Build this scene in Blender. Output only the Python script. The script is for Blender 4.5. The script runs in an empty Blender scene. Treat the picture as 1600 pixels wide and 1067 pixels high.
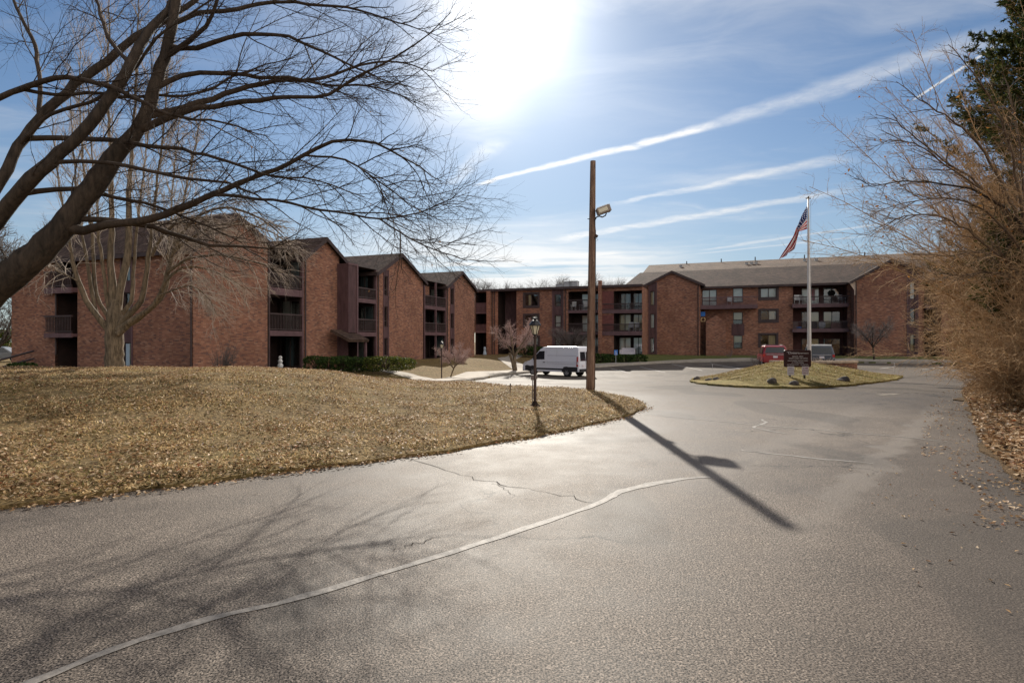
import bpy, math, random
import numpy as np
from mathutils import Vector, Matrix
from mathutils.geometry import delaunay_2d_cdt, tessellate_polygon

S = bpy.context.scene
COL = S.collection
R = math.radians
rng = np.random.default_rng(7)
random.seed(7)

# ------------------------------------------------------------------ camera
F, CX, CY, CH = 900.0, 800.0, 533.5, 1.65       # focal length in pixels of the 1600 px photograph, eye height
cam = bpy.data.cameras.new('camera'); camo = bpy.data.objects.new('camera', cam); COL.objects.link(camo)
cam.sensor_width = 36.0; cam.lens = 36.0 * F / 1600.0
cam.clip_start = 0.1; cam.clip_end = 4000
camo.location = (0, 0, CH); camo.rotation_euler = (R(90), 0, 0)
S.camera = camo

# ------------------------------------------------------------------ exposure, sky, sun
SUN_EL, SUN_AZ = R(28.9), R(0.7)                 # azimuth from +Y towards +X
S.view_settings.view_transform = 'Standard'; S.view_settings.look = 'None'
S.view_settings.exposure = 0.85; S.view_settings.gamma = 1.0
SUND = Vector((math.sin(SUN_AZ) * math.cos(SUN_EL), math.cos(SUN_AZ) * math.cos(SUN_EL), math.sin(SUN_EL)))
W = bpy.data.worlds.new('World'); S.world = W; W.use_nodes = True


class NT:
    """tiny node-tree writer"""
    def __init__(s, tree): s.t = tree; s.n = tree.nodes; s.l = tree.links
    def new(s, typ, **kw):
        n = s.n.new(typ)
        for k, v in kw.items(): setattr(n, k, v)
        return n
    def put(s, sock, v):
        if isinstance(v, bpy.types.NodeSocket): s.l.new(v, sock)
        elif v is not None:
            if hasattr(sock.default_value, '__len__') and not hasattr(v, '__len__'): v = [v] * len(sock.default_value)
            if hasattr(sock.default_value, '__len__') and len(sock.default_value) == 4 and len(v) == 3: v = (*v, 1)
            sock.default_value = v
    def math(s, op, a, b=None, c=None, clamp=False):
        n = s.new('ShaderNodeMath', operation=op, use_clamp=clamp)
        for i, v in enumerate((a, b, c)):
            if v is not None: s.put(n.inputs[i], v)
        return n.outputs[0]
    def vmath(s, op, a, b=None, scale=None):
        n = s.new('ShaderNodeVectorMath', operation=op)
        s.put(n.inputs[0], a)
        if b is not None: s.put(n.inputs[1], b)
        if scale is not None: s.put(n.inputs['Scale'], scale)
        return n.outputs['Value'] if op in ('DOT_PRODUCT', 'LENGTH', 'DISTANCE') else n.outputs['Vector']
    def mix(s, fac, a, b, blend='MIX'):
        n = s.new('ShaderNodeMix', data_type='RGBA', blend_type=blend)
        s.put(n.inputs[0], fac); s.put(n.inputs[6], a); s.put(n.inputs[7], b)
        return n.outputs[2]
    def noise(s, vec, scale, detail=4, rough=0.55, dist=0.0, col=False):
        n = s.new('ShaderNodeTexNoise'); s.put(n.inputs['Vector'], vec)
        s.put(n.inputs['Scale'], scale); s.put(n.inputs['Detail'], detail); s.put(n.inputs['Roughness'], rough); s.put(n.inputs['Distortion'], dist)
        return n.outputs['Color' if col else 0]
    def ramp(s, fac, stops, interp='LINEAR'):
        n = s.new('ShaderNodeValToRGB'); n.color_ramp.interpolation = interp
        e = n.color_ramp.elements
        while len(e) < len(stops): e.new(0.5)
        for i, (p, c) in enumerate(stops):
            e[i].position = p; e[i].color = (*c, 1) if hasattr(c, '__len__') else (c, c, c, 1)
        s.put(n.inputs[0], fac); return n.outputs[0]
    def smooth(s, v, lo, hi):
        n = s.new('ShaderNodeMapRange', interpolation_type='SMOOTHSTEP')
        s.put(n.inputs[0], v); s.put(n.inputs[1], lo); s.put(n.inputs[2], hi); s.put(n.inputs[3], 0.0); s.put(n.inputs[4], 1.0)
        return n.outputs[0]
    def sep(s, v):
        n = s.new('ShaderNodeSeparateXYZ'); s.put(n.inputs[0], v); return n.outputs
    def comb(s, x, y, z=0.0):
        n = s.new('ShaderNodeCombineXYZ'); s.put(n.inputs[0], x); s.put(n.inputs[1], y); s.put(n.inputs[2], z); return n.outputs[0]
    def mapping(s, v, scale=(1, 1, 1), loc=(0, 0, 0), rot=(0, 0, 0)):
        n = s.new('ShaderNodeMapping'); s.put(n.inputs[0], v); s.put(n.inputs['Scale'], scale); s.put(n.inputs['Location'], loc); s.put(n.inputs['Rotation'], rot)
        return n.outputs[0]


def build_world():
    t = NT(W.node_tree); t.n.clear()
    d = t.new('ShaderNodeTexCoord').outputs['Generated']
    sky = t.new('ShaderNodeTexSky', sky_type='NISHITA'); sky.sun_disc = False
    sky.sun_elevation = SUN_EL; sky.sun_rotation = SUN_AZ
    sky.altitude = 200; sky.air_density = 1.0; sky.dust_density = 0.4; sky.ozone_density = 2.2
    x, y, z = t.sep(d)
    zc = t.math('MAXIMUM', z, 0.02)
    p = t.comb(t.math('DIVIDE', x, zc), t.math('DIVIDE', y, zc))       # the cloud deck seen from below
    cosang = t.vmath('DOT_PRODUCT', d, tuple(SUND))
    ang = t.math('ARCCOSINE', t.math('MINIMUM', cosang, 0.99999))
    # forward scattering of the thin ice cloud and air round the sun
    g1 = t.math('MULTIPLY', t.math('POWER', 2.718, t.math('DIVIDE', ang, -0.043)), 25.0)
    g2 = t.math('MULTIPLY', t.math('POWER', 2.718, t.math('DIVIDE', ang, -0.14)), 2.3)
    aur = t.math('ADD', g1, g2)
    # cirrus: stretched streaky noise
    pw = t.vmath('ADD', p, t.vmath('SCALE', t.noise(p, 0.55, 3, col=True), scale=1.6))
    c1 = t.noise(t.mapping(pw, (0.42, 1.1, 1), (3.1, 0.4, 0), (0, 0, R(38))), 1.15, 7, 0.62)
    c2 = t.noise(t.mapping(p, (0.25, 0.25, 1), (1.7, 5.2, 0)), 1.0, 2, 0.5)
    cirrus = t.math('MULTIPLY', t.smooth(c1, 0.44, 0.76), t.smooth(c2, 0.36, 0.66))
    # a brighter bank of cirrus spread low over the far roofs and to the left of the sun
    low = t.math('MULTIPLY', t.smooth(z, 0.24, 0.05), t.smooth(t.math('ABSOLUTE', t.math('SUBTRACT', x, -0.02)), 0.42, 0.05))
    lown = t.noise(t.mapping(pw, (0.16, 0.62, 1), (0, 0, 0), (0, 0, R(8))), 1.0, 6, 0.6)
    cirrus = t.math('ADD', cirrus, t.math('MULTIPLY', low, t.math('MULTIPLY', t.smooth(lown, 0.34, 0.58), 2.6)))
    left = t.math('MULTIPLY', t.smooth(t.math('ABSOLUTE', t.math('SUBTRACT', x, -0.075)), 0.13, 0.01), t.smooth(z, 0.26, 0.40))
    cirrus = t.math('ADD', cirrus, t.math('MULTIPLY', left, t.math('ADD', 0.06, t.math('MULTIPLY', t.smooth(c1, 0.35, 0.65), 0.8))))

    def deck(px, py):
        dx, dz = (px - CX) / F, (CY - py) / F
        return np.array((dx / dz, 1.0 / dz))
    nwarp = t.math('SUBTRACT', t.noise(p, 2.2, 4), 0.5)
    nfine = t.noise(p, 9.0, 6, 0.65)
    trails = None
    #           from (px)    to (px)      w0     w1   strength  ragged
    for (A, B, w0, w1, st, rag) in (((735, 291), (1150, 186), 0.045, 0.085, 0.9, 0.16), ((1100, 200), (1590, 52), 0.08, 0.16, 0.36, 0.24),
                                    ((955, 320), (1340, 243), 0.05, 0.17, 0.45, 0.30), ((860, 376), (1350, 293), 0.16, 0.16, 0.52, 0.38),
                                    ((1422, 160), (1600, 43), 0.012, 0.014, 0.9, 0.0), ((1090, 392), (1420, 343), 0.10, 0.09, 0.4, 0.2),
                                    ((1080, 398), (1380, 366), 0.07, 0.07, 0.33, 0.1), ((700, 290), (790, 215), 0.06, 0.10, 0.25, 0.15)):
        a, b = deck(*A), deck(*B); L = np.linalg.norm(b - a); u = (b - a) / L; nn = np.array((-u[1], u[0]))
        along = t.math('DIVIDE', t.math('SUBTRACT', t.vmath('DOT_PRODUCT', p, (u[0], u[1], 0)), float(a @ u)), float(L))
        off = t.math('SUBTRACT', t.vmath('DOT_PRODUCT', p, (nn[0], nn[1], 0)), float(a @ nn))
        if rag: off = t.math('ADD', off, t.math('MULTIPLY', nwarp, rag))
        wid = t.math('MULTIPLY_ADD', along, w1 - w0, w0)
        prof = t.smooth(t.math('DIVIDE', t.math('ABSOLUTE', off), wid), 1.0, 0.1)
        ends = t.math('MULTIPLY', t.smooth(along, -0.02, 0.12), t.smooth(along, 1.02, 0.86))
        m = t.math('MULTIPLY', t.math('MULTIPLY', prof, ends), st)
        if rag: m = t.math('MULTIPLY', m, t.math('MULTIPLY_ADD', nfine, 2.4, -0.2))
        trails = m if trails is None else t.math('MAXIMUM', trails, m)
    cloud = t.math('MULTIPLY', t.math('MINIMUM', t.math('ADD', t.math('MULTIPLY', cirrus, 0.75), trails), 1.0), t.smooth(z, 0.0, 0.05))
    lit = t.math('ADD', 7.6, t.math('MULTIPLY', t.math('POWER', 2.718, t.math('DIVIDE', ang, -0.36)), 10.0))
    ccol = t.vmath('SCALE', t.comb(1.0, 0.99, 0.97), scale=lit)
    skyc = t.mix(1.0, sky.outputs[0], (0.67, 0.79, 0.885), 'MULTIPLY')
    skyc = t.mix(t.math('MULTIPLY', t.smooth(z, 0.38, 0.0), 0.55), skyc, (4.7, 5.5, 6.1))
    col = t.mix(t.math('MULTIPLY', cloud, 0.85), skyc, ccol)
    # unseen bright cloud added behind the camera to fill the shaded walls
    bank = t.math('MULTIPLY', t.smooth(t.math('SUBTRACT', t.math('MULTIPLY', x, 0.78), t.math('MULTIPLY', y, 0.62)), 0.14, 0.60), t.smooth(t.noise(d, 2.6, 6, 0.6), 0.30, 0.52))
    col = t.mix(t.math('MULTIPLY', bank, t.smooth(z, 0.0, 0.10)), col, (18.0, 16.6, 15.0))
    col = t.vmath('ADD', col, t.vmath('SCALE', t.comb(1.0, 0.98, 0.95), scale=aur))
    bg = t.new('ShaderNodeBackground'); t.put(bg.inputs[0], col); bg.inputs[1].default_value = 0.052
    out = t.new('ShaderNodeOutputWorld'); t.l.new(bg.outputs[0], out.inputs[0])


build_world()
sun = bpy.data.lights.new('sun', 'SUN'); sun.energy = 3.8; sun.angle = R(0.53); sun.color = (1.0, 0.93, 0.82)
suno = bpy.data.objects.new('sun', sun); COL.objects.link(suno)
suno.rotation_euler = (-SUND).to_track_quat('-Z', 'Y').to_euler(); suno.location = (0, 40, 60)


# ------------------------------------------------------------------ materials
def material(name, fn, **kw):
    m = bpy.data.materials.new(name); m.use_nodes = True
    t = NT(m.node_tree); b = t.n['Principled BSDF']
    def P(base=None, rough=None, spec=None, metal=None, height=None, bump=0.3, dist=0.02):
        if base is not None: t.put(b.inputs['Base Color'], base)
        if rough is not None: t.put(b.inputs['Roughness'], rough)
        if spec is not None: t.put(b.inputs['Specular IOR Level'], spec)
        if metal is not None: t.put(b.inputs['Metallic'], metal)
        if height is not None:
            n = t.new('ShaderNodeBump'); n.inputs['Strength'].default_value = bump; n.inputs['Distance'].default_value = dist
            t.put(n.inputs['Height'], height); t.l.new(n.outputs[0], b.inputs['Normal'])
    fn(t, P, b, **kw)
    return m


def obco(t): return t.new('ShaderNodeTexCoord').outputs['Object']
def uvco(t): return t.new('ShaderNodeTexCoord').outputs['UV']
def island(t): return t.new('ShaderNodeNewGeometry').outputs['Random Per Island']


def plain(name, col, rough=0.6, spec=0.4, var=0.25, scale=3.0, metal=0.0, bump=0.0):
    def fn(t, P, b):
        n = t.noise(obco(t), scale, 5, 0.6)
        lo = tuple(c * (1 - var) for c in col); hi = tuple(min(1, c * (1 + var)) for c in col)
        P(t.ramp(n, ((0.3, lo), (0.7, hi))), rough, spec, metal, n if bump else None, bump)
    return material(name, fn)


def mk_brick(t, P, b, tint=(1, 1, 1)):
    uv = uvco(t)
    br = t.new('ShaderNodeTexBrick'); t.put(br.inputs['Vector'], uv)
    br.offset = 0.5
    T = lambda c: tuple(a * k for a, k in zip(c, tint))
    for k, v in (('Color1', T((0.40, 0.165, 0.105))), ('Color2', T((0.285, 0.105, 0.07))), ('Mortar', (0.20, 0.125, 0.095))): t.put(br.inputs[k], v)
    for k, v in (('Scale', 1.0), ('Mortar Size', 0.006), ('Mortar Smooth', 0.2), ('Bias', -0.1), ('Brick Width', 0.21), ('Row Height', 0.075)): br.inputs[k].default_value = v
    u_, v_, _ = t.sep(uv)                                                 # one random value per brick
    row = t.math('FLOOR', t.math('DIVIDE', v_, 0.075))
    cx = t.math('FLOOR', t.math('ADD', t.math('DIVIDE', u_, 0.21), t.math('MULTIPLY', t.math('MODULO', row, 2.0), 0.5)))
    wn = t.new('ShaderNodeTexWhiteNoise', noise_dimensions='2D'); t.put(wn.inputs['Vector'], t.comb(cx, row))
    per = wn.outputs['Value']
    patch = t.noise(t.mapping(uv, (0.9, 2.2, 1)), 1.0, 3, 0.6)
    big = t.noise(t.mapping(uv, (0.5, 0.35, 1)), 1.0, 5, 0.6)
    bc = t.ramp(t.math('ADD', per, t.math('MULTIPLY', t.math('SUBTRACT', patch, 0.5), 0.35)), ((0.02, T((0.13, 0.066, 0.055))), (0.2, T((0.205, 0.090, 0.060))), (0.5, T((0.265, 0.114, 0.071))), (0.8, T((0.30, 0.140, 0.088))), (1.0, T((0.36, 0.195, 0.130)))))
    c = t.mix(br.outputs['Fac'], bc, (0.17, 0.125, 0.105))
    c = t.mix(1.0, c, t.ramp(big, ((0.3, 0.72), (0.7, 1.2))), 'MULTIPLY')
    zz = t.sep(uv)[1]
    stain = t.math('MULTIPLY', t.smooth(t.math('ADD', zz, t.math('MULTIPLY', big, 0.8)), 0.9, 0.2), 0.30)
    c = t.mix(stain, c, (0.10, 0.06, 0.045))
    P(c, 0.85, 0.25, height=br.outputs['Fac'], bump=0.25, dist=-0.01)
BRICK = material('brick', mk_brick)


def mk_wood(t, P, b, col=(0.080, 0.042, 0.045)):
    uv = uvco(t)
    w = t.sep(uv)[0]
    st = t.math('FRACT', t.math('MULTIPLY', w, 1.0 / 0.14))
    groove = t.smooth(t.math('ABSOLUTE', t.math('SUBTRACT', st, 0.5)), 0.44, 0.5)
    n = t.noise(t.mapping(obco(t), (2, 2, 0.5)), 2.0, 5)
    c = t.mix(1.0, col, t.ramp(n, ((0.3, 0.7), (0.7, 1.35))), 'MULTIPLY')
    c = t.mix(t.math('MULTIPLY', groove, 0.6), c, (0.015, 0.01, 0.01))
    P(c, 0.7, 0.3)
SIDING = material('stained_siding', mk_wood)
TRIM = plain('stained_trim', (0.112, 0.062, 0.068), 0.6, 0.35, 0.25, 2.5)
DARKTRIM = plain('dark_trim', (0.05, 0.032, 0.032), 0.6, 0.35, 0.3, 2.5)
INNER = plain('recess_shade_brown', (0.030, 0.018, 0.016), 0.8, 0.2, 0.3, 1.5)  # the shade inside recesses is put into this very dark brown


def mk_shingle(t, P, b, c1=(0.108, 0.070, 0.053), c2=(0.050, 0.032, 0.026)):
    uv = uvco(t)
    br = t.new('ShaderNodeTexBrick'); t.put(br.inputs['Vector'], uv)
    for k, v in (('Color1', c1), ('Color2', c2), ('Mortar', tuple(0.35 * c for c in c2))): t.put(br.inputs[k], v)
    for k, v in (('Scale', 1.0), ('Mortar Size', 0.012), ('Mortar Smooth', 0.4), ('Bias', 0.0), ('Brick Width', 0.33), ('Row Height', 0.16)): br.inputs[k].default_value = v
    big = t.noise(t.mapping(uv, (0.8, 0.5, 1)), 0.7, 6, 0.65)
    c = t.mix(1.0, br.outputs[0], t.ramp(big, ((0.3, 0.6), (0.7, 1.4))), 'MULTIPLY')
    P(c, 0.9, 0.2, height=br.outputs['Fac'], bump=0.5, dist=-0.015)
SHINGLE = material('roof_shingle', mk_shingle)
TANROOF = material('tan_shingle', mk_shingle, c1=(0.165, 0.112, 0.078), c2=(0.115, 0.078, 0.056))


def mk_glass(t, P, b):
    fr = t.new('ShaderNodeFresnel'); fr.inputs[0].default_value = 1.52
    tr = t.new('ShaderNodeBsdfTransparent'); tr.inputs[0].default_value = (0.86, 0.90, 0.90, 1)
    gl = t.new('ShaderNodeBsdfGlossy'); gl.inputs[1].default_value = 0.03
    mx = t.new('ShaderNodeMixShader')
    t.put(mx.inputs[0], t.math('ADD', t.math('MULTIPLY', fr.outputs[0], 1.6), 0.06, clamp=True))
    t.l.new(tr.outputs[0], mx.inputs[1]); t.l.new(gl.outputs[0], mx.inputs[2])
    t.l.new(mx.outputs[0], t.n['Material Output'].inputs[0])
GLASS = material('window_glass', mk_glass)


def mk_curtain(t, P, b, col=(0.80, 0.80, 0.76)):
    u = t.sep(uvco(t))[0]
    f = t.math('SINE', t.math('MULTIPLY', u, 55.0))
    P(t.mix(t.math('MULTIPLY_ADD', f, 0.25, 0.5), tuple(c * 0.72 for c in col), col), 0.9, 0.1)
CURTAIN = material('curtain_white', mk_curtain)
CURTAIN_TAN = material('curtain_tan', mk_curtain, col=(0.66, 0.54, 0.34))
CURTAIN_GREY = material('curtain_grey', mk_curtain, col=(0.20, 0.25, 0.27))


def mk_asphalt(t, P, b):
    o = obco(t); x, y, z = t.sep(o)
    big = t.noise(o, 0.22, 5, 0.6)
    mid = t.noise(o, 1.3, 5, 0.6)
    fine = t.noise(o, 85.0, 2, 0.6)
    v = t.new('ShaderNodeTexVoronoi'); t.put(v.inputs['Vector'], o); v.inputs['Scale'].default_value = 88.0
    agg = t.ramp(t.sep(v.outputs['Color'])[0], ((0.0, 0.45), (0.30, 0.85), (0.8, 1.15), (1.0, 1.9)))
    c = t.ramp(big, ((0.25, (0.108, 0.087, 0.070)), (0.5, (0.158, 0.129, 0.104)), (0.75, (0.212, 0.175, 0.142))))
    c = t.mix(0.85, c, agg, 'MULTIPLY')
    c = t.mix(1.0, c, t.ramp(fine, ((0.37, 0.04), (0.46, 0.45), (0.52, 1.12), (0.70, 1.55))), 'MULTIPLY')
    c = t.mix(1.0, c, t.ramp(mid, ((0.3, 0.80), (0.7, 1.18))), 'MULTIPLY')
    # worn pale wheel path curving along the right hand side of the drive
    px = t.math('MULTIPLY_ADD', y, 0.87, -1.85)
    px = t.math('ADD', px, t.math('MULTIPLY', t.math('SUBTRACT', mid, 0.5), 1.3))
    for off, w, st in ((0.0, 0.34, 0.34), (-1.9, 0.5, 0.18)):
        dx = t.math('ABSOLUTE', t.math('SUBTRACT', t.math('SUBTRACT', x, px), off))
        c = t.mix(t.math('MULTIPLY', t.math('MULTIPLY', t.smooth(dx, w, 0.1), t.math('MULTIPLY', t.smooth(y, 3.5, 8.0), t.smooth(y, 17.0, 12.0))), st), c, (0.29, 0.26, 0.225))
    # darker brown towards the right edge
    edge = t.math('SUBTRACT', x, t.math('MULTIPLY', y, 0.78))
    c = t.mix(t.math('MULTIPLY', t.smooth(t.math('ADD', edge, t.math('MULTIPLY', mid, 1.2)), -1.2, 1.3), 0.55), c, (0.066, 0.052, 0.043))
    # the lot beyond, mixed towards one even tone
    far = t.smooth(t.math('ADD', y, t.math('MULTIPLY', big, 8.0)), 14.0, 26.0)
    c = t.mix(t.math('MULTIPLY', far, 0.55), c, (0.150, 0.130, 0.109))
    # fine branching cracks, oil drips and a few darker repaired areas
    vc = t.new('ShaderNodeTexVoronoi', feature='DISTANCE_TO_EDGE'); t.put(vc.inputs['Vector'], t.vmath('ADD', o, t.vmath('SCALE', t.noise(o, 1.6, 5, 0.6, col=True), scale=0.9))); vc.inputs['Scale'].default_value = 0.34
    cm = t.smooth(t.noise(o, 0.30, 2), 0.50, 0.60)
    c = t.mix(t.math('MULTIPLY', t.math('MULTIPLY', t.smooth(vc.outputs['Distance'], 0.008, 0.001), cm), 0.9), c, (0.022, 0.018, 0.015))
    oil = t.smooth(t.noise(t.mapping(o, (1, 0.6, 1), (4, 9, 0)), 0.9, 4, 0.6), 0.62, 0.72)
    c = t.mix(t.math('MULTIPLY', oil, 0.5), c, (0.045, 0.038, 0.032))
    patch = t.smooth(t.noise(t.mapping(o, (0.5, 0.28, 1), (1, 2, 0), (0, 0, 0.7)), 0.8, 1), 0.56, 0.585)
    c = t.mix(t.math('MULTIPLY', patch, 0.34), c, (0.045, 0.040, 0.035))
    P(c, t.ramp(t.math('ADD', t.math('MULTIPLY', mid, 0.5), t.math('MULTIPLY', big, 0.5)), ((0.36, 0.56), (0.62, 0.70))), t.math('MULTIPLY_ADD', far, -0.10, 0.135), height=t.math('ADD', t.math('MULTIPLY', v.outputs['Distance'], -0.4), t.math('MULTIPLY', fine, 1.5)), bump=0.32, dist=0.008)
ASPHALT = material('asphalt', mk_asphalt)


def mk_lawn(t, P, b, a=(0.040, 0.026, 0.011), c=(0.29, 0.20, 0.088), green=(0.13, 0.125, 0.035), g=0.25, sc=14.0, backgreen=True):
    o = obco(t)
    n = t.noise(o, sc, 6, 0.7); n2 = t.noise(o, 0.45, 5, 0.6); n3 = t.noise(o, 60, 3, 0.7)
    k = t.ramp(n, ((0.30, a), (0.62, c), (0.8, tuple(min(1, q * 1.5) for q in c))))
    k = t.mix(t.math('MULTIPLY', t.smooth(n2, 0.48, 0.66), g), k, green)
    n4 = t.noise(o, 4.5, 5, 0.7)
    k = t.mix(1.0, k, t.ramp(n3, ((0.3, 0.6), (0.7, 1.35))), 'MULTIPLY')
    k = t.mix(1.0, k, t.ramp(n4, ((0.3, 0.55), (0.6, 1.1))), 'MULTIPLY')
    if backgreen:                                                         # a greener, darker strip in front of the far buildings
        x, y, z = t.sep(o)
        w = t.math('MULTIPLY', t.smooth(t.math('ADD', x, t.math('MULTIPLY', n2, 3.0)), 5.0, 9.0), t.smooth(y, 46.0, 52.0))
        k = t.mix(t.math('MULTIPLY', w, 0.85), k, t.ramp(n, ((0.3, (0.07, 0.085, 0.03)), (0.7, (0.15, 0.17, 0.06)))))
    P(k, 0.95, 0.1, height=n, bump=0.9, dist=0.05)
LAWN = material('dormant_lawn', mk_lawn)
LAWN_ISLE = material('island_lawn', mk_lawn, a=(0.12, 0.095, 0.035), c=(0.36, 0.27, 0.10), green=(0.20, 0.20, 0.05), g=0.5, backgreen=False)
LAWN_GREEN = material('green_lawn', mk_lawn, a=(0.05, 0.055, 0.022), c=(0.14, 0.14, 0.05), green=(0.06, 0.10, 0.025), g=0.6)
SOIL = material('leafy_bank', mk_lawn, a=(0.05, 0.034, 0.02), c=(0.19, 0.12, 0.06), green=(0.1, 0.07, 0.03), g=0.3, backgreen=False)
CONCRETE = plain('concrete', (0.36, 0.315, 0.26), 0.85, 0.2, 0.15, 2.0)
CURB = plain('curb_concrete', (0.33, 0.30, 0.26), 0.85, 0.2, 0.25, 3.0)


def blades(name, stops, trans=0.25, rough=0.7, patchy=False):
    def fn(t, P, b):
        c = t.ramp(island(t), stops)
        if patchy:                                                        # thin, matted and greener places in the turf
            o = obco(t)
            c = t.mix(1.0, c, t.ramp(t.noise(o, 1.1, 5, 0.65), ((0.32, 0.34), (0.47, 0.88), (0.66, 1.3))), 'MULTIPLY')
            c = t.mix(t.math('MULTIPLY', t.smooth(t.noise(o, 0.55, 4, 0.6), 0.54, 0.66), 0.5), c, (0.17, 0.155, 0.055))
        P(c, rough, 0.07)
        tl = t.new('ShaderNodeBsdfTranslucent'); t.put(tl.inputs[0], c)
        mx = t.new('ShaderNodeMixShader'); mx.inputs[0].default_value = trans
        t.l.new(b.outputs[0], mx.inputs[1]); t.l.new(tl.outputs[0], mx.inputs[2]); t.l.new(mx.outputs[0], t.n['Material Output'].inputs[0])
    return material(name, fn)
STRAW = blades('straw_grass', ((0.0, (0.03, 0.018, 0.008)), (0.22, (0.25, 0.16, 0.065)), (0.50, (0.62, 0.43, 0.205)), (0.82, (0.85, 0.68, 0.42)), (0.9, (0.14, 0.14, 0.045)), (1.0, (0.24, 0.20, 0.07))), 0.42, 0.8, patchy=True)
ISLE_GRASS = blades('island_grass', ((0.0, (0.16, 0.12, 0.04)), (0.4, (0.36, 0.28, 0.11)), (0.7, (0.46, 0.37, 0.17)), (1.0, (0.22, 0.22, 0.05))), patchy=True)
LEAF = blades('fallen_leaf', ((0.0, (0.07, 0.035, 0.018)), (0.3, (0.26, 0.14, 0.062)), (0.55, (0.44, 0.28, 0.15)), (0.8, (0.54, 0.38, 0.225)), (0.93, (0.66, 0.52, 0.36)), (1.0, (0.32, 0.08, 0.025))), 0.2, 0.55)
CEDAR = blades('cedar_foliage', ((0.0, (0.018, 0.026, 0.010)), (0.4, (0.038, 0.055, 0.016)), (0.75, (0.075, 0.085, 0.022)), (1.0, (0.14, 0.10, 0.03))), 0.3)
BOX = blades('boxwood_leaf', ((0.0, (0.018, 0.032, 0.010)), (0.5, (0.07, 0.09, 0.02)), (1.0, (0.20, 0.20, 0.045))), 0.25, 0.5)
YEW = blades('yew_leaf', ((0.0, (0.018, 0.034, 0.012)), (0.7, (0.045, 0.078, 0.022)), (1.0, (0.09, 0.12, 0.03))), 0.2, 0.5)


def mk_bark(t, P, b, lo=(0.016, 0.012, 0.009), hi=(0.065, 0.047, 0.035), sc=11.0):
    o = obco(t)
    n = t.noise(t.mapping(o, (1, 1, 0.25)), sc, 7, 0.65)
    n2 = t.noise(o, 1.2, 3)
    c = t.mix(1.0, t.ramp(n, ((0.3, lo), (0.65, hi))), t.ramp(n2, ((0.3, 0.75), (0.7, 1.2))), 'MULTIPLY')
    P(c, 0.85, 0.25, height=n, bump=0.9, dist=0.03)
BARK = material('dark_bark', mk_bark)
BARK_TWIG = material('dark_twig', mk_bark, lo=(0.025, 0.017, 0.012), hi=(0.065, 0.045, 0.032))
BARK_PALE = material('pale_bark', mk_bark, lo=(0.045, 0.034, 0.022), hi=(0.20, 0.15, 0.10), sc=14.0)
TWIG_PALE = material('pale_twig', mk_bark, lo=(0.26, 0.21, 0.17), hi=(0.52, 0.44, 0.37))
TWIG_BROWN = material('brown_twig', mk_bark, lo=(0.24, 0.14, 0.068), hi=(0.58, 0.385, 0.205))
TWIG_MID = material('mid_brown_twig', mk_bark, lo=(0.06, 0.038, 0.024), hi=(0.20, 0.135, 0.085))
TWIG_PINK = material('pinkish_twig', mk_bark, lo=(0.26, 0.17, 0.15), hi=(0.50, 0.35, 0.32))
TWIG_GREY = material('grey_twig', mk_bark, lo=(0.09, 0.075, 0.072), hi=(0.18, 0.15, 0.14))
TWIG_FAR = material('far_twig', mk_bark, lo=(0.10, 0.09, 0.09), hi=(0.20, 0.18, 0.17))


def mk_pole(t, P, b):
    o = obco(t)
    n = t.noise(t.mapping(o, (9, 9, 0.7)), 1.6, 7, 0.7); n2 = t.noise(t.mapping(o, (3, 3, 1.2)), 2.0, 4)
    c = t.ramp(n, ((0.28, (0.055, 0.030, 0.021)), (0.5, (0.185, 0.108, 0.073)), (0.72, (0.36, 0.25, 0.18))))
    c = t.mix(t.math('MULTIPLY', t.smooth(n2, 0.56, 0.70), 0.7), c, (0.035, 0.018, 0.014))
    P(c, 0.8, 0.3, height=n, bump=0.7, dist=0.02)
POLEWOOD = material('weathered_pole_wood', mk_pole)
BLACKMETAL = plain('black_metal', (0.018, 0.016, 0.016), 0.45, 0.5, 0.2)
RUSTMETAL = plain('brown_metal', (0.05, 0.028, 0.022), 0.55, 0.4, 0.3, 8)
WHITEMETAL = plain('pale_painted_metal', (0.62, 0.60, 0.60), 0.4, 0.5, 0.08, 1.0)
GREYMETAL = plain('grey_metal', (0.35, 0.35, 0.36), 0.45, 0.5, 0.15, 3.0)
WHITE = plain('white_paint', (0.72, 0.72, 0.72), 0.5, 0.4, 0.06, 2.0)
VANWHITE = plain('van_paint', (0.66, 0.67, 0.74), 0.28, 0.5, 0.03, 0.8)
REDPAINT = plain('red_paint', (0.26, 0.022, 0.028), 0.3, 0.5, 0.06, 0.8)
DARKPAINT = plain('dark_blue_paint', (0.05, 0.06, 0.085), 0.3, 0.5, 0.06, 0.8)
SILVER = plain('silver_paint', (0.14, 0.145, 0.155), 0.3, 0.5, 0.05, 0.8)
BLACKPLASTIC = plain('black_plastic', (0.022, 0.022, 0.026), 0.55, 0.4, 0.15, 2.0)
RUBBER = plain('tyre_rubber', (0.016, 0.016, 0.017), 0.8, 0.3, 0.2, 6.0)
RIM = plain('wheel_rim', (0.30, 0.30, 0.32), 0.4, 0.5, 0.2, 8.0, 0.5)
CARGLASS = plain('car_glass', (0.012, 0.016, 0.022), 0.06, 0.6, 0.1, 1.0)
TAILRED = plain('tail_light_red', (0.42, 0.02, 0.02), 0.2, 0.6, 0.1)
HEADLAMP = plain('headlight_glass', (0.55, 0.55, 0.58), 0.15, 0.6, 0.1)
SIGNBROWN = plain('sign_brown', (0.042, 0.014, 0.016), 0.5, 0.4, 0.12, 3.0)
SIGNWHITE = plain('sign_white', (0.66, 0.62, 0.66), 0.5, 0.4, 0.05, 3.0)
LETTERWHITE = plain('letter_white', (0.80, 0.76, 0.76), 0.5, 0.3, 0.03)
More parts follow.
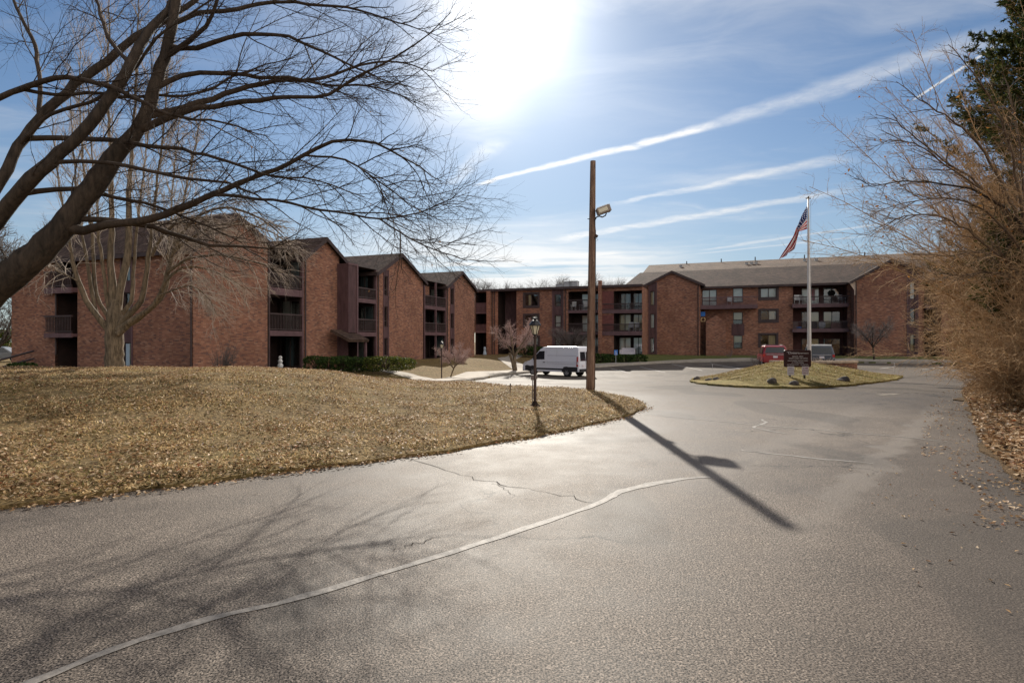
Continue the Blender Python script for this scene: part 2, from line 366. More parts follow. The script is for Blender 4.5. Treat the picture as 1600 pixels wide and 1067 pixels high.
LETTERRED = plain('letter_red', (0.32, 0.03, 0.05), 0.5, 0.3, 0.03)
LETTERGREY = plain('letter_grey', (0.30, 0.24, 0.33), 0.5, 0.3, 0.03)
SIGNBLUE = plain('sign_blue', (0.03, 0.16, 0.52), 0.5, 0.4, 0.05)
ROCK = plain('boulder_stone', (0.12, 0.105, 0.095), 0.9, 0.2, 0.45, 6.0, 0.0, 0.6)
STONEWALL = plain('planter_stone', (0.44, 0.35, 0.28), 0.9, 0.2, 0.3, 5.0, 0.0, 0.5)
LAMPGLASS = plain('frosted_lamp_glass', (0.62, 0.56, 0.42), 0.25, 0.5, 0.05)
MARKTAN = plain('worn_tan_paint', (0.20, 0.17, 0.135), 0.85, 0.2, 0.4, 5.0)
MARKWHITE = plain('worn_line_paint', (0.42, 0.40, 0.38), 0.8, 0.2, 0.35, 9.0)
SEAL = plain('crack_sealant', (0.215, 0.192, 0.168), 0.66, 0.28, 0.4, 14.0, 0.0, 0.4)
SEALPALE = plain('pale_crack_filler', (0.27, 0.25, 0.225), 0.7, 0.2, 0.3, 9.0)
CRACK = plain('crack_dark', (0.028, 0.024, 0.021), 0.9, 0.1, 0.3, 9.0)
PALEBLUE = plain('pale_blue_paint', (0.30, 0.38, 0.46), 0.5, 0.4, 0.1)
TANITEM = plain('tan_board', (0.52, 0.38, 0.20), 0.7, 0.3, 0.15)
BLUEITEM = plain('blue_plastic', (0.02, 0.14, 0.48), 0.5, 0.4, 0.1)


# ------------------------------------------------------------------ mesh helpers
def v3(*a): return np.array(a, float)


class MB:
    """collects faces, then links them as ONE mesh object"""
    def __init__(s): s.v = []; s.f = []; s.uv = []
    def face(s, pts, uv=None):
        i = len(s.v); s.v += [tuple(map(float, p)) for p in pts]; n = len(pts)
        s.f.append(tuple(range(i, i + n))); s.uv += [tuple(u) for u in uv] if uv else [(0.0, 0.0)] * n
    def quad(s, a, b, c, d):
        a, b, c, d = map(np.asarray, (a, b, c, d)); w = np.linalg.norm(b - a); h = np.linalg.norm(d - a)
        s.face((a, b, c, d), ((0, 0), (w, 0), (w, h), (0, h)))
    def box(s, o, ax, ay, az):
        """o corner, three edge vectors"""
        o, ax, ay, az = map(np.asarray, (o, ax, ay, az))
        if np.dot(np.cross(ax, ay), az) < 0: o = o + ax; ax = -ax
        p = [o, o + ax, o + ax + ay, o + ay]; q = [k + az for k in p]
        s.quad(p[3], p[2], p[1], p[0]); s.quad(*q)
        for i in range(4): s.quad(p[i], p[(i + 1) % 4], q[(i + 1) % 4], q[i])
    def cbox(s, c, size, rz=0.0, rx=0.0, ry=0.0):
        M = Matrix.Rotation(rz, 3, 'Z') @ Matrix.Rotation(ry, 3, 'Y') @ Matrix.Rotation(rx, 3, 'X')
        ax = [np.array(M @ Vector(e)) * k for e, k in zip(((1, 0, 0), (0, 1, 0), (0, 0, 1)), size)]
        s.box(np.array(c, float) - (ax[0] + ax[1] + ax[2]) / 2, *ax)
    def slab(s, q, th):
        """roof slab: quad q (counter-clockwise from above), thickness th downwards along its normal"""
        q = [np.asarray(p, float) for p in q]
        n = np.cross(q[1] - q[0], q[-1] - q[0]); n /= np.linalg.norm(n)
        if n[2] < 0: q = q[::-1]; n = -n
        lo = [p - n * th for p in q]; m = len(q)
        e = q[1] - q[0]; e = e / np.linalg.norm(e); g = np.cross(n, e)
        s.face(q, [(np.dot(p - q[0], e), np.dot(p - q[0], g)) for p in q]); s.face(lo[::-1])
        for i in range(m): s.quad(lo[i], lo[(i + 1) % m], q[(i + 1) % m], q[i])
    def tube(s, pts, rad, sides=8, cap=True):
        pts = [np.asarray(p, float) for p in pts]; n = len(pts)
        if not hasattr(rad, '__len__'): rad = [rad] * n
        T = [pts[min(i + 1, n - 1)] - pts[max(i - 1, 0)] for i in range(n)]
        T = [k / (np.linalg.norm(k) + 1e-9) for k in T]
        ref = np.array((0, 0, 1.0)) if abs(T[0][2]) < 0.8 else np.array((1.0, 0, 0))
        base = len(s.v)
        for i in range(n):
            a = np.cross(ref, T[i]); a /= np.linalg.norm(a) + 1e-9; b = np.cross(T[i], a)
            for k in range(sides):
                an = 2 * math.pi * k / sides
                s.v.append(tuple(pts[i] + rad[i] * (a * math.cos(an) + b * math.sin(an))))
        for i in range(n - 1):
            for k in range(sides):
                k2 = (k + 1) % sides
                s.f.append((base + i * sides + k, base + i * sides + k2, base + (i + 1) * sides + k2, base + (i + 1) * sides + k)); s.uv += [(0, 0)] * 4
        if cap:
            s.f.append(tuple(base + k for k in range(sides))[::-1]); s.uv += [(0, 0)] * sides
            s.f.append(tuple(base + (n - 1) * sides + k for k in range(sides))); s.uv += [(0, 0)] * sides
    def lathe(s, c, prof, sides=16):
        """prof: list of (radius, z)"""
        s.tube([(c[0], c[1], c[2] + z) for r, z in prof], [max(r, 1e-4) for r, z in prof], sides)
    def build(s, name, mat, parent=None, smooth=False):
        m = bpy.data.meshes.new(name); m.from_pydata(s.v, [], s.f)
        l = m.uv_layers.new(name='UVMap'); l.data.foreach_set('uv', np.array(s.uv, np.float32).ravel())
        if smooth: m.polygons.foreach_set('use_smooth', [True] * len(m.polygons))
        m.materials.append(mat); m.update()
        o = bpy.data.objects.new(name, m); COL.objects.link(o)
        if parent: o.parent = parent
        return o


def raw(name, V, Fc, nper, mat, parent=None, smooth=False):
    """fast numpy mesh: V (N,3), faces (M,nper)"""
    V = np.asarray(V, np.float32); Fc = np.asarray(Fc, np.int32)
    m = bpy.data.meshes.new(name); m.vertices.add(len(V)); m.vertices.foreach_set('co', V.ravel())
    m.loops.add(Fc.size); m.loops.foreach_set('vertex_index', Fc.ravel())
    m.polygons.add(len(Fc)); m.polygons.foreach_set('loop_start', np.arange(len(Fc), dtype=np.int32) * nper)
    if smooth: m.polygons.foreach_set('use_smooth', np.ones(len(Fc), bool))
    m.materials.append(mat); m.update(calc_edges=True); m.validate()
    o = bpy.data.objects.new(name, m); COL.objects.link(o)
    if parent: o.parent = parent
    return o


def tag(o, label, cat=None, group=None, kind=None):
    o['label'] = label
    if cat: o['category'] = cat
    if group: o['group'] = group
    if kind: o['kind'] = kind
    return o


def empty(name, loc, label, cat, group=None):
    o = bpy.data.objects.new(name, None); o.empty_display_size = 0.3; o.location = loc; COL.objects.link(o)
    return tag(o, label, cat, group)


def settle(root):
    """children were written in world coordinates: keep them there under an Empty that stands elsewhere"""
    bpy.context.view_layer.update()
    inv = root.matrix_world.inverted()
    for c in root.children: c.matrix_parent_inverse = inv


def structure(o, label): o['label'] = label; o['kind'] = 'structure'; return o


def px_x(px, Y): return (px - CX) / F * Y
def pt(px, py, Y): return v3(px_x(px, Y), Y, CH + (CY - py) / F * Y)
def sstep(a, b, x): t = np.clip((np.asarray(x, float) - a) / (b - a), 0, 1); return t * t * (3 - 2 * t)


# ------------------------------------------------------------------ ground
def z_lot(x, y):
    x = np.asarray(x, float); y = np.asarray(y, float)
    A = np.interp(y, (19, 23, 40, 47, 58, 80), (0, 0.13, 1.0, 1.02, 0.85, 0.6))
    k = np.clip(1 - 0.03 * (x - 5), 0.4, 1.0)
    return -A * k


def ground_pt(px, py):
    """the point of the paved ground seen in this direction"""
    lo, hi = 1.5, 75.0
    for _ in range(50):
        Y = (lo + hi) / 2; z = CH + (CY - py) / F * Y
        if z > z_lot(px_x(px, Y), Y): lo = Y
        else: hi = Y
    return px_x(px, Y), Y


def seg_dist(P, poly, closed=False):
    P = np.asarray(P, float); d = np.full(len(P), 1e9); n = len(poly)
    for i in range(n if closed else n - 1):
        a = np.array(poly[i], float); b = np.array(poly[(i + 1) % n], float); ab = b - a
        t = np.clip(((P - a) @ ab) / (ab @ ab + 1e-12), 0, 1)
        d = np.minimum(d, np.linalg.norm(P - (a + t[:, None] * ab), axis=1))
    return d


def inside(P, poly):
    P = np.asarray(P, float); c = np.zeros(len(P), bool); n = len(poly)
    for i in range(n):
        (x1, y1), (x2, y2) = poly[i], poly[(i + 1) % n]
        m = (y1 > P[:, 1]) != (y2 > P[:, 1])
        with np.errstate(divide='ignore', invalid='ignore'): xi = (x2 - x1) * (P[:, 1] - y1) / (y2 - y1) + x1
        c ^= m & (P[:, 0] < xi)
    return c


def densify(poly, step, closed=True):
    out = []; n = len(poly)
    for i in range(n if closed else n - 1):
        a = np.array(poly[i], float); b = np.array(poly[(i + 1) % n], float); k = max(1, int(np.linalg.norm(b - a) / step))
        out += [tuple(a + (b - a) * j / k) for j in range(k)]
    if not closed: out.append(tuple(poly[-1]))
    return out


def smooth_poly(pts, it=2):
    for _ in range(it):
        q = [pts[0]]
        for a, b in zip(pts[:-1], pts[1:]):
            a, b = np.array(a), np.array(b); q += [tuple(a * .75 + b * .25), tuple(a * .25 + b * .75)]
        q.append(pts[-1]); pts = q
    return pts


def sheet(name, poly, zf, mat, step=0.8, edge=0.6, skirt=0.25, jag=0.0):
    """a ground sheet inside a plan outline, its height from zf, with a skirt so that its edge is a real step"""
    b = densify(poly, edge)
    if jag: b = [(x + rng.normal() * jag, y + rng.normal() * jag) for x, y in b]
    bx = np.array(b); g = []
    x0, y0 = bx.min(0); x1, y1 = bx.max(0)
    yy = y0
    while yy < y1:
        st = step if yy < 48 else step * 2
        xs = np.arange(x0, x1, st if True else 1) + rng.uniform(0, .3)
        g.append(np.stack([xs, np.full_like(xs, yy)], 1)); yy += st
    g = np.concatenate(g) if g else np.zeros((0, 2))
    if len(g): g = g[inside(g, b)]
    if len(g): g = g[seg_dist(g, b, True) > edge * 0.45]
    pts = [Vector(p) for p in b] + [Vector(p) for p in g]
    n = len(b)
    vs, es, fs, _, _, _ = delaunay_2d_cdt(pts, [], [list(range(n))], 1, 1e-5)
    P = np.array([(v.x, v.y) for v in vs]); Z = zf(P[:, 0], P[:, 1])
    V = [(x, y, z) for (x, y), z in zip(P, Z)]; Fc = [tuple(f) for f in fs]
    m = MB(); m.v = V; m.f = Fc; m.uv = [(0, 0)] * sum(len(f) for f in Fc)
    zb = zf(np.array([p[0] for p in b]), np.array([p[1] for p in b]))
    for i in range(n):
        j = (i + 1) % n; (ax, ay), (cx, cy) = b[i], b[j]
        m.face(((ax, ay, zb[i]), (ax, ay, zb[i] - skirt), (cx, cy, zb[j] - skirt), (cx, cy, zb[j])))
    o = m.build(name, mat); me = o.data
    import bmesh
    bm = bmesh.new(); bm.from_mesh(me); bmesh.ops.recalc_face_normals(bm, faces=bm.faces)
    s = [f for f in bm.faces if abs(f.normal.z) > .5]
    if s and sum(f.normal.z for f in s) < 0: bmesh.ops.reverse_faces(bm, faces=bm.faces)
    for f in s: f.smooth = True
    bm.to_mesh(me); bm.free()
    return o


# terrain far and wide
m = MB(); n = 24
for i in range(n):
    for j in range(n):
        c = [(-1500 + 3000 * (i + a) / n, -200 + 2200 * (j + b_) / n, -2.2) for a, b_ in ((0, 0), (1, 0), (1, 1), (0, 1))]
        m.face(c)
structure(m.build('terrain', LAWN), 'wide dormant ground reaching to the horizon')
# paved sheet
xs = np.arange(-75, 96, 1.5); ys = np.arange(-14, 80, 1.5)
XX, YY = np.meshgrid(xs, ys); ZZ = z_lot(XX, YY)
V = np.stack([XX, YY, ZZ], -1).reshape(-1, 3); w = len(xs)
idx = np.arange(len(V)).reshape(len(ys), w)
Fq = np.stack([idx[:-1, :-1], idx[:-1, 1:], idx[1:, 1:], idx[1:, :-1]], -1).reshape(-1, 4)
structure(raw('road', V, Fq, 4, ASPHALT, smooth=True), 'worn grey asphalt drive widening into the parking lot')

# ---- left lawn
G = lambda px, py: ground_pt(px, py)
front_edge = [(-14, 3.2), (-8.5, 4.8)] + [G(*p) for p in ((0, 793), (130, 779), (297, 758), (448, 738), (560, 724), (624, 715), (702, 706), (803, 688), (897, 671), (978, 651), (1008, 639), (1012, 633), (982, 622), (931, 613))]
lot_edge = [(1.9, 20.2), (-0.2, 22.3), (-1.7, 25.3), (-2.4, 29.6), (-2.45, 34), (-2.3, 39), (-1.4, 43.6), (0.6, 47.3), (3.0, 50.2), (6.5, 53.6), (10.6, 56.2), (16, 59.3), (24.8, 58.6), (32, 54.2), (39.3, 51.2), (48, 48.4), (62, 44)]
lawn_poly = front_edge + lot_edge + [(75, 75), (-75, 75), (-75, 3.2)]
road_side = front_edge + lot_edge
CTRL = np.array([(-5, 6, 0.02), (-8, 10, 0), (2.5, 19, .0), (-14, 20, 0), (-25, 20, 0), (-17, 31, -.25), (-14, 38, -.42), (-12.5, 41, -.38), (-4.4, 29, -.45), (-3.6, 36, -.72), (0, 48.5, -.8),
                 (-9, 46, -.1), (-8, 50, .10), (-5, 56, .05), (-3, 63, 0), (2, 67, .15), (5, 57, -.55), (12, 60, -.5), (14, 68, .15), (30, 60, .1), (42, 55, .15), (60, 52, .1), (-40, 35, -.6), (-60, 60, -1.5), (-30, 42, -.5), (-40, 75, -1.2), (20, 75, .2)])


def z_left(x, y):
    x = np.atleast_1d(np.asarray(x, float)); y = np.atleast_1d(np.asarray(y, float))
    d = np.hypot(x[:, None] - CTRL[:, 0], y[:, None] - CTRL[:, 1]) + 0.3
    w = d ** -3.2; base = (w * CTRL[:, 2]).sum(1) / w.sum(1)
    e = seg_dist(np.stack([x, y], 1), road_side)
    near = z_lot(x, y) + np.where(y > 24, 0.13, 0.045)
    z = near + (base - near) * sstep(0, 4.0, e)
    bump = 0.66 * sstep(0, 9, e) * sstep(1.0, 7.5, -x) * (1 - sstep(21.5, 33, y)) * sstep(2, 14, y)
    z = np.maximum(z, z_lot(x, y) + 0.06 * sstep(0, .4, e) + 0.03)
    return z + bump + 0.02 * np.sin(x * 1.7 + y * .6) * sstep(0, 3, e) + 0.015 * np.sin(y * 2.3 - x) * sstep(0, 3, e)


structure(sheet('lawn', lawn_poly, z_left, LAWN, 0.75, 0.4, 0.3, 0.05), 'dormant straw coloured lawn mounding up left of the drive')


# ---- right bank
bank_edge = [(4.2, 3.0), (5.1, 5.2), (5.75, 6.4), (6.35, 7.4), (7.1, 8.6), (8.6, 10.7), (10.9, 13.7), (14.2, 18.2), (17.6, 22.2), (22.4, 27.0), (27.2, 32.2), (34.5, 40.5), (43, 50)]
bank_poly = bank_edge + [(62, 43.5), (80, 40), (80, 3)]


def z_bank(x, y):
    x = np.atleast_1d(np.asarray(x, float)); y = np.atleast_1d(np.asarray(y, float))
    e = seg_dist(np.stack([x, y], 1), bank_edge)
    return z_lot(x, y) + 0.03 + 1.1 * sstep(0, 7, e) + 0.05 * np.sin(x * 2.1 + y) * sstep(0, 1.5, e)


structure(sheet('bank_ground', bank_poly, z_bank, SOIL, 0.8, 0.5, 0.3, 0.09), 'leaf strewn bank rising right of the drive')

# ---- island
isle_front = [G(*p) for p in ((1078, 597), (1092, 600.5), (1120, 603.5), (1160, 606), (1200, 607.5), (1240, 608), (1285, 606.5), (1330, 603), (1370, 598.5), (1398, 594))]
isle_poly = isle_front + [(21.2, 31.2), (20.8, 33.5), (19, 35.6), (16.3, 36.8), (13.4, 36.4), (11, 34.6)]


def z_isle(x, y):
    x = np.atleast_1d(np.asarray(x, float)); y = np.atleast_1d(np.asarray(y, float))
    e = seg_dist(np.stack([x, y], 1), isle_poly, True)
    return z_lot(x, y) + 0.05 + 0.98 * sstep(-0.6, 5.6, e)


structure(sheet('island_mound', isle_poly, z_isle, LAWN_ISLE, 0.45, 0.3, 0.25, 0.07), 'grassy mound in the middle of the turning circle')


# ---- walks and kerbs
def strip(name, path, width, zf, mat, lift=0.03, th=0.08, left=0.5, step=0.4):
    """a paved ribbon draped over zf along a plan path"""
    P = np.array(densify(path, step, False)); T = np.gradient(P, axis=0); T /= np.linalg.norm(T, axis=1)[:, None]
    N = np.stack([-T[:, 1], T[:, 0]], 1); A = P + N * width * left; B = P - N * width * (1 - left)
    k = max(2, int(width / 0.5)); rows = [A + (B - A) * j / k for j in range(k + 1)]
    Z = [zf(r[:, 0], r[:, 1]) + lift for r in rows]
    m = MB(); n = len(P)
    pv = lambda r, i, dz=0: (rows[r][i][0], rows[r][i][1], Z[r][i] + dz)
    for i in range(n - 1):
        for j in range(k): m.quad(pv(j, i), pv(j + 1, i), pv(j + 1, i + 1), pv(j, i + 1))
        m.quad(pv(0, i, -th), pv(0, i), pv(0, i + 1), pv(0, i + 1, -th)); m.quad(pv(k, i), pv(k, i, -th), pv(k, i + 1, -th), pv(k, i + 1))
    for i in (0, n - 1):
        for j in range(k): m.quad(pv(j, i, -th), pv(j + 1, i, -th), pv(j + 1, i), pv(j, i))
    return m.build(name, mat)


arc = smooth_poly([(-2.75, 27.6), (-2.4, 29.6), (-2.45, 34), (-2.3, 39), (-1.4, 43.6), (0.6, 47.3), (3.0, 50.2), (6.5, 53.6), (10.6, 56.2), (16, 59.3), (24.8, 58.6), (32, 54.2), (39.3, 51.2), (48, 48.4), (60, 44.6)], 2)
structure(strip('kerb', arc, 0.16, lambda x, y: z_lot(x, y), CURB, 0.15, 0.25, 0.6), 'concrete kerb round the parking lot')
walk_arc = smooth_poly([(-3.9, 27.6), (-3.5, 30), (-3.4, 34), (-3.2, 39.3), (-2.2, 44.4), (0, 48.2), (2.4, 51), (5.9, 54.4), (10.2, 57.1), (15.8, 60.3), (25.2, 59.5), (32.4, 55.1), (39.6, 52.1), (48.3, 49.3), (60, 45.6)], 2)
structure(strip('sidewalk', walk_arc, 1.75, z_left, CONCRETE, 0.05, 0.12), 'pale concrete walk following the kerb')
structure(strip('path', smooth_poly([(-4.3, 33), (-6.2, 37), (-8.4, 39.5), (-10.2, 40.8), (-12.2, 41.3)]), 1.3, z_left, CONCRETE, 0.045, 0.1), 'narrow concrete path to the entry between the gabled blocks')
structure(strip('path', smooth_poly([(1.2, 49.8), (-0.2, 54), (-0.8, 58), (0.2, 62), (0.5, 66)]), 1.6, z_left, CONCRETE, 0.04, 0.1), 'concrete path to the shaded corner entry')

# ---- marks on the paving (sheets 4 mm above it)
def ribbon(name, pix, wid, mat, label, lift=0.004, wob=0.0):
    g = smooth_poly([G(*p) for p in pix], 2); g = densify(g, 0.16, False)
    P = np.array(g); T = np.gradient(P, axis=0); T /= np.linalg.norm(T, axis=1)[:, None]; N = np.stack([-T[:, 1], T[:, 0]], 1)
    m = MB(); P = P + N * rng.normal(size=(len(P), 1)) * wob
    w = np.interp(np.linspace(0, 1, len(P)), np.linspace(0, 1, len(wid)), wid) * (1 + rng.normal(size=len(P)) * 0.16)
    A = P + N * w[:, None] / 2; B = P - N * w[:, None] / 2
    for i in range(len(P) - 1):
        m.quad(*[(q[0], q[1], float(z_lot(q[0], q[1])) + lift) for q in (A[i], B[i], B[i + 1], A[i + 1])])
    return structure(m.build(name, mat), label)


ribbon('crack_seal', ((30, 1075), (160, 1020), (300, 972), (450, 940), (600, 895), (760, 845), (900, 800), (948, 781), (960, 772), (972, 767), (1020, 755), (1075, 747), (1110, 745)), (0.07, 0.06, 0.07, 0.07, 0.08, 0.08, 0.10, 0.13, 0.08, 0.04), SEAL, 'pale sealed crack running across the drive', 0.004, 0.005)
ribbon('road_crack', ((632, 716), (680, 729), (730, 744), (775, 756), (830, 765), (885, 776), (925, 786)), (0.004, 0.014, 0.007, 0.016, 0.006, 0.012, 0.004), CRACK, 'thin dark crack in the asphalt', 0.005, 0.03)
ribbon('road_crack', ((772, 755), (790, 763), (796, 772), (812, 776)), (0.008, 0.006, 0.003), CRACK, 'short dark crack branching off', 0.005, 0.02)
ribbon('road_crack', ((612, 862), (640, 852), (662, 846), (690, 840)), (0.004, 0.012, 0.004), CRACK, 'short dark crack beside the pale seal', 0.005, 0.02)
ribbon('road_crack', ((1010, 648), (1090, 655), (1180, 664), (1330, 676), (1480, 690)), (0.02, 0.05, 0.03), SEALPALE, 'hairline sealed joint across the drive', 0.004, 0.03)
ribbon('road_crack', ((1158, 703), (1230, 712), (1300, 718), (1365, 724)), (0.03, 0.06, 0.02), SEALPALE, 'short pale sealed crack', 0.004, 0.02)
ribbon('road_crack', ((1190, 655), (1200, 662), (1170, 667), (1230, 678)), (0.04, 0.06, 0.03), SEALPALE, 'short bent pale sealed crack', 0.004, 0.03)
for a, b_ in (((1050, 569), (1098, 579)), ((1110, 568), (1160, 577)), ((1000, 573), (1040, 582)), ((1375, 576), (1400, 572.5)), ((1438, 577.5), (1475, 573)), ((1500, 577), (1548, 573.6)), ((955, 576), (985, 583))):
    ribbon('parking_line', (a, b_), (0.11, 0.11), MARKWHITE, 'worn white parking stall line', 0.006)
ribbon('parking_line', ((1372, 617.3), (1386, 616.4), (1402, 615.2)), (0.2, 0.5, 0.15), MARKTAN, 'pale worn patch of paint on the drive', 0.006)


# ------------------------------------------------------------------ buildings
UX = np.array((0.353, 0.9356)); VX = np.array((0.9356, -0.353))     # the two directions every wall follows


class Pl:
    """a vertical plane through a plan point; s runs along it, n points outwards"""
    def __init__(s, o, a, n): s.o = np.array(o, float); s.a = np.array(a, float); s.n = np.array(n, float)
    def s_at(s, px): r = (px - CX) / F; return (r * s.o[1] - s.o[0]) / (s.a[0] - r * s.a[1])
    def z_at(s, st, py): return CH + (CY - py) / F * (s.o[1] + s.a[1] * st)
    def P(s, st, z, d=0.0): q = s.o + s.a * st + s.n * d; return v3(q[0], q[1], z)
    def xy(s, st, d=0.0): return s.o + s.a * st + s.n * d
    def rect(s, x0, x1, yt, yb):
        """(s0, s1, zbottom, ztop) of a rectangle seen between these columns and rows"""
        a, b = sorted((s.s_at(x0), s.s_at(x1))); m = (a + b) / 2
        return a, b, s.z_at(m, yb), s.z_at(m, yt)
    def back(s, d): return Pl(s.o - s.n * d, s.a, s.n)


A3 = lambda q: v3(q[0], q[1], 0)


def facing(m, pl, s0, s1, z0, z1, d):
    """a single sheet on a plane that looks outwards"""
    q = [pl.P(a, b, d) for a, b in ((s0, z0), (s1, z0), (s1, z1), (s0, z1))]
    nn = np.cross(q[1] - q[0], q[3] - q[0])
    m.quad(*(q if np.dot(nn[:2], pl.n) > 0 else q[::-1]))


def wall_into(m, pl, outline, holes=(), reveal=0.16):
    """a brick face with openings; outline [(s,z)...], holes [(s0,s1,z0,z1)...]"""
    P2 = [Vector(p) for p in outline]; E = [(k, (k + 1) % len(outline)) for k in range(len(outline))]
    for (a, b, c, d) in holes:
        k = len(P2); P2 += [Vector(p) for p in ((a, c), (b, c), (b, d), (a, d))]; E += [(k, k + 1), (k + 1, k + 2), (k + 2, k + 3), (k + 3, k)]
    vs, _, fs, _, _, _ = delaunay_2d_cdt(P2, E, [], 0, 1e-6)
    for f in fs:
        q = [vs[k] for k in f]; cx = sum(p.x for p in q) / len(q); cz = sum(p.y for p in q) / len(q)
        if not inside(np.array([[cx, cz]]), list(outline))[0] or any(a < cx < b and c < cz < d for (a, b, c, d) in holes): continue
        pts = [pl.P(p.x, p.y) for p in q]; nn = np.cross(pts[1] - pts[0], pts[2] - pts[0])
        if np.dot(nn[:2], pl.n) < 0: q = q[::-1]; pts = pts[::-1]
        m.face(pts, [(p.x, p.y) for p in q])
    for (a, b, c, d) in holes:
        for (s0, z0, s1, z1) in ((a, c, a, d), (a, d, b, d), (b, d, b, c), (b, c, a, c)):
            m.face((pl.P(s0, z0), pl.P(s1, z1), pl.P(s1, z1, -reveal), pl.P(s0, z0, -reveal)), ((0, z0), (0, z1), (reveal, z1), (reveal, z0)))


def pbox(m, pl, s0, s1, z0, z1, d0, d1):
    """box on a plane between s0..s1, z0..z1, standing from d0 to d1 outwards"""
    m.box(pl.P(s0, z0, d0), A3(pl.a) * (s1 - s0), A3(pl.n) * (d1 - d0), (0, 0, z1 - z0))


def window(pl, rc, root, curtain=None, frac=(0, 1), mull=1, d=-0.10, fw=0.07, rail=False, fmat=None, panel=True, low=0.0):
    s0, s1, z0, z1 = rc
    m = MB()
    pbox(m, pl, s0, s0 + fw, z0, z1, d - .06, d + .04); pbox(m, pl, s1 - fw, s1, z0, z1, d - .06, d + .04)
    pbox(m, pl, s0 + fw, s1 - fw, z0, z0 + fw, d - .06, d + .04); pbox(m, pl, s0 + fw, s1 - fw, z1 - fw, z1, d - .06, d + .04)
    for k in range(1, mull + 1):
        c = s0 + (s1 - s0) * k / (mull + 1); pbox(m, pl, c - .035, c + .035, z0 + fw, z1 - fw, d - .05, d + .03)
    if rail: zc = z0 + (z1 - z0) * rail; pbox(m, pl, s0 + fw, s1 - fw, zc - .035, zc + .035, d - .052, d + .028)
    w = m.build('window', fmat or DARKTRIM, root)
    g = MB(); facing(g, pl, s0, s1, z0, z1, d - .02); g.build('pane', GLASS, w)
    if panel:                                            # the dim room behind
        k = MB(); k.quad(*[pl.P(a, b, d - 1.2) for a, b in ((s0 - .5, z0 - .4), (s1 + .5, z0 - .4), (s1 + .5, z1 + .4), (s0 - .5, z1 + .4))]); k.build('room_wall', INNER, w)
    if curtain is not None:
        a, b = s0 + (s1 - s0) * frac[0], s0 + (s1 - s0) * frac[1]; zl = z0 + (z1 - z0) * low
        c = MB(); n = max(4, int((b - a) / 0.07)); sx = [a + (b - a) * i / n for i in range(n + 1)]
        for i in range(n):
            da, db = d - .14 - .025 * (i % 2), d - .14 - .025 * ((i + 1) % 2)
            c.face((pl.P(sx[i], zl, da), pl.P(sx[i + 1], zl, db), pl.P(sx[i + 1], z1, db), pl.P(sx[i], z1, da)), ((sx[i], zl), (sx[i + 1], zl), (sx[i + 1], z1), (sx[i], z1)))
        c.build('curtain', curtain, w)
    return w


def boarded(pl, s0, s1, z0, z1, root, holes=(), name='siding_panel', d=0.03, mat=None, edge=True):
    """a vertical strip of stained boards standing just proud of the brick"""
    m = MB(); wall_into(m, Pl(pl.o + pl.n * d, pl.a, pl.n), [(s0, z0), (s1, z0), (s1, z1), (s0, z1)], holes, 0.2)
    for a in (s0, s1): m.quad(pl.P(a, z0, d), pl.P(a, z0, 0), pl.P(a, z1, 0), pl.P(a, z1, d))
    m.quad(pl.P(s0, z1, d), pl.P(s1, z1, d), pl.P(s1, z1, 0), pl.P(s0, z1, 0))
    o = m.build(name, mat or SIDING, root)
    if edge:
        t = MB()
        for a in (s0 - .05, s1 - .03): pbox(t, pl, a, a + .08, z0, z1, 0.002, d + .035)
        t.build('trim', TRIM, o)
    return o


def railing_into(m, pl, s0, s1, z0, zt, d=0.0, step=0.13):
    pbox(m, pl, s0, s1, zt - .10, zt, d - .07, d + .05)
    pbox(m, pl, s0, s1, z0 + .06, z0 + .12, d - .04, d + .02)
    n = max(2, int((s1 - s0) / step))
    for i in range(1, n):
        c = s0 + (s1 - s0) * i / n; pbox(m, pl, c - .018, c + .018, z0 + .12, zt - .10, d - .03, d + .01)


def balcony(pl, s0, s1, zf0, zf1, zr, depth, root, solid=False, overhang=0.0, rail_mat=None, fascia_mat=None):
    """slab with a deep fascia, railing on its front edge"""
    m = MB(); pbox(m, pl, s0, s1, zf0, zf1, overhang - .08, overhang)
    pbox(m, pl, s0, s1, zf0 + .05, zf1 - .03, -depth, overhang - .08)
    b = m.build('balcony', fascia_mat or TRIM, root)
    r = MB()
    if solid: pbox(r, pl, s0, s1, zf1, zr - .08, overhang - .06, overhang - .02); pbox(r, pl, s0, s1, zr - .08, zr, overhang - .1, overhang + .02)
    else: railing_into(r, pl, s0, s1, zf1, zr, overhang - .04)
    r.build('railing', rail_mat or DARKTRIM, b)
    return b


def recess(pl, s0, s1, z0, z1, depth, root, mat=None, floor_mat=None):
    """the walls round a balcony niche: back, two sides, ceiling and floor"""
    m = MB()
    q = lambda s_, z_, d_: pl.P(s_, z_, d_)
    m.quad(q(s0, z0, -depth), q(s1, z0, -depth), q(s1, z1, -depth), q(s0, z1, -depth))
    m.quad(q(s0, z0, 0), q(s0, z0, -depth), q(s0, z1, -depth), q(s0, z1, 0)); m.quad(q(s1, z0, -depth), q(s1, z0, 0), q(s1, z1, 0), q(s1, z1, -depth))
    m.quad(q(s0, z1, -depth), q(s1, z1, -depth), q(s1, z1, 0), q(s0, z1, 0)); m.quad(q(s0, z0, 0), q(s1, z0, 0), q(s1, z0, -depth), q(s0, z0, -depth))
    return m.build('recess_wall', mat or INNER, root)


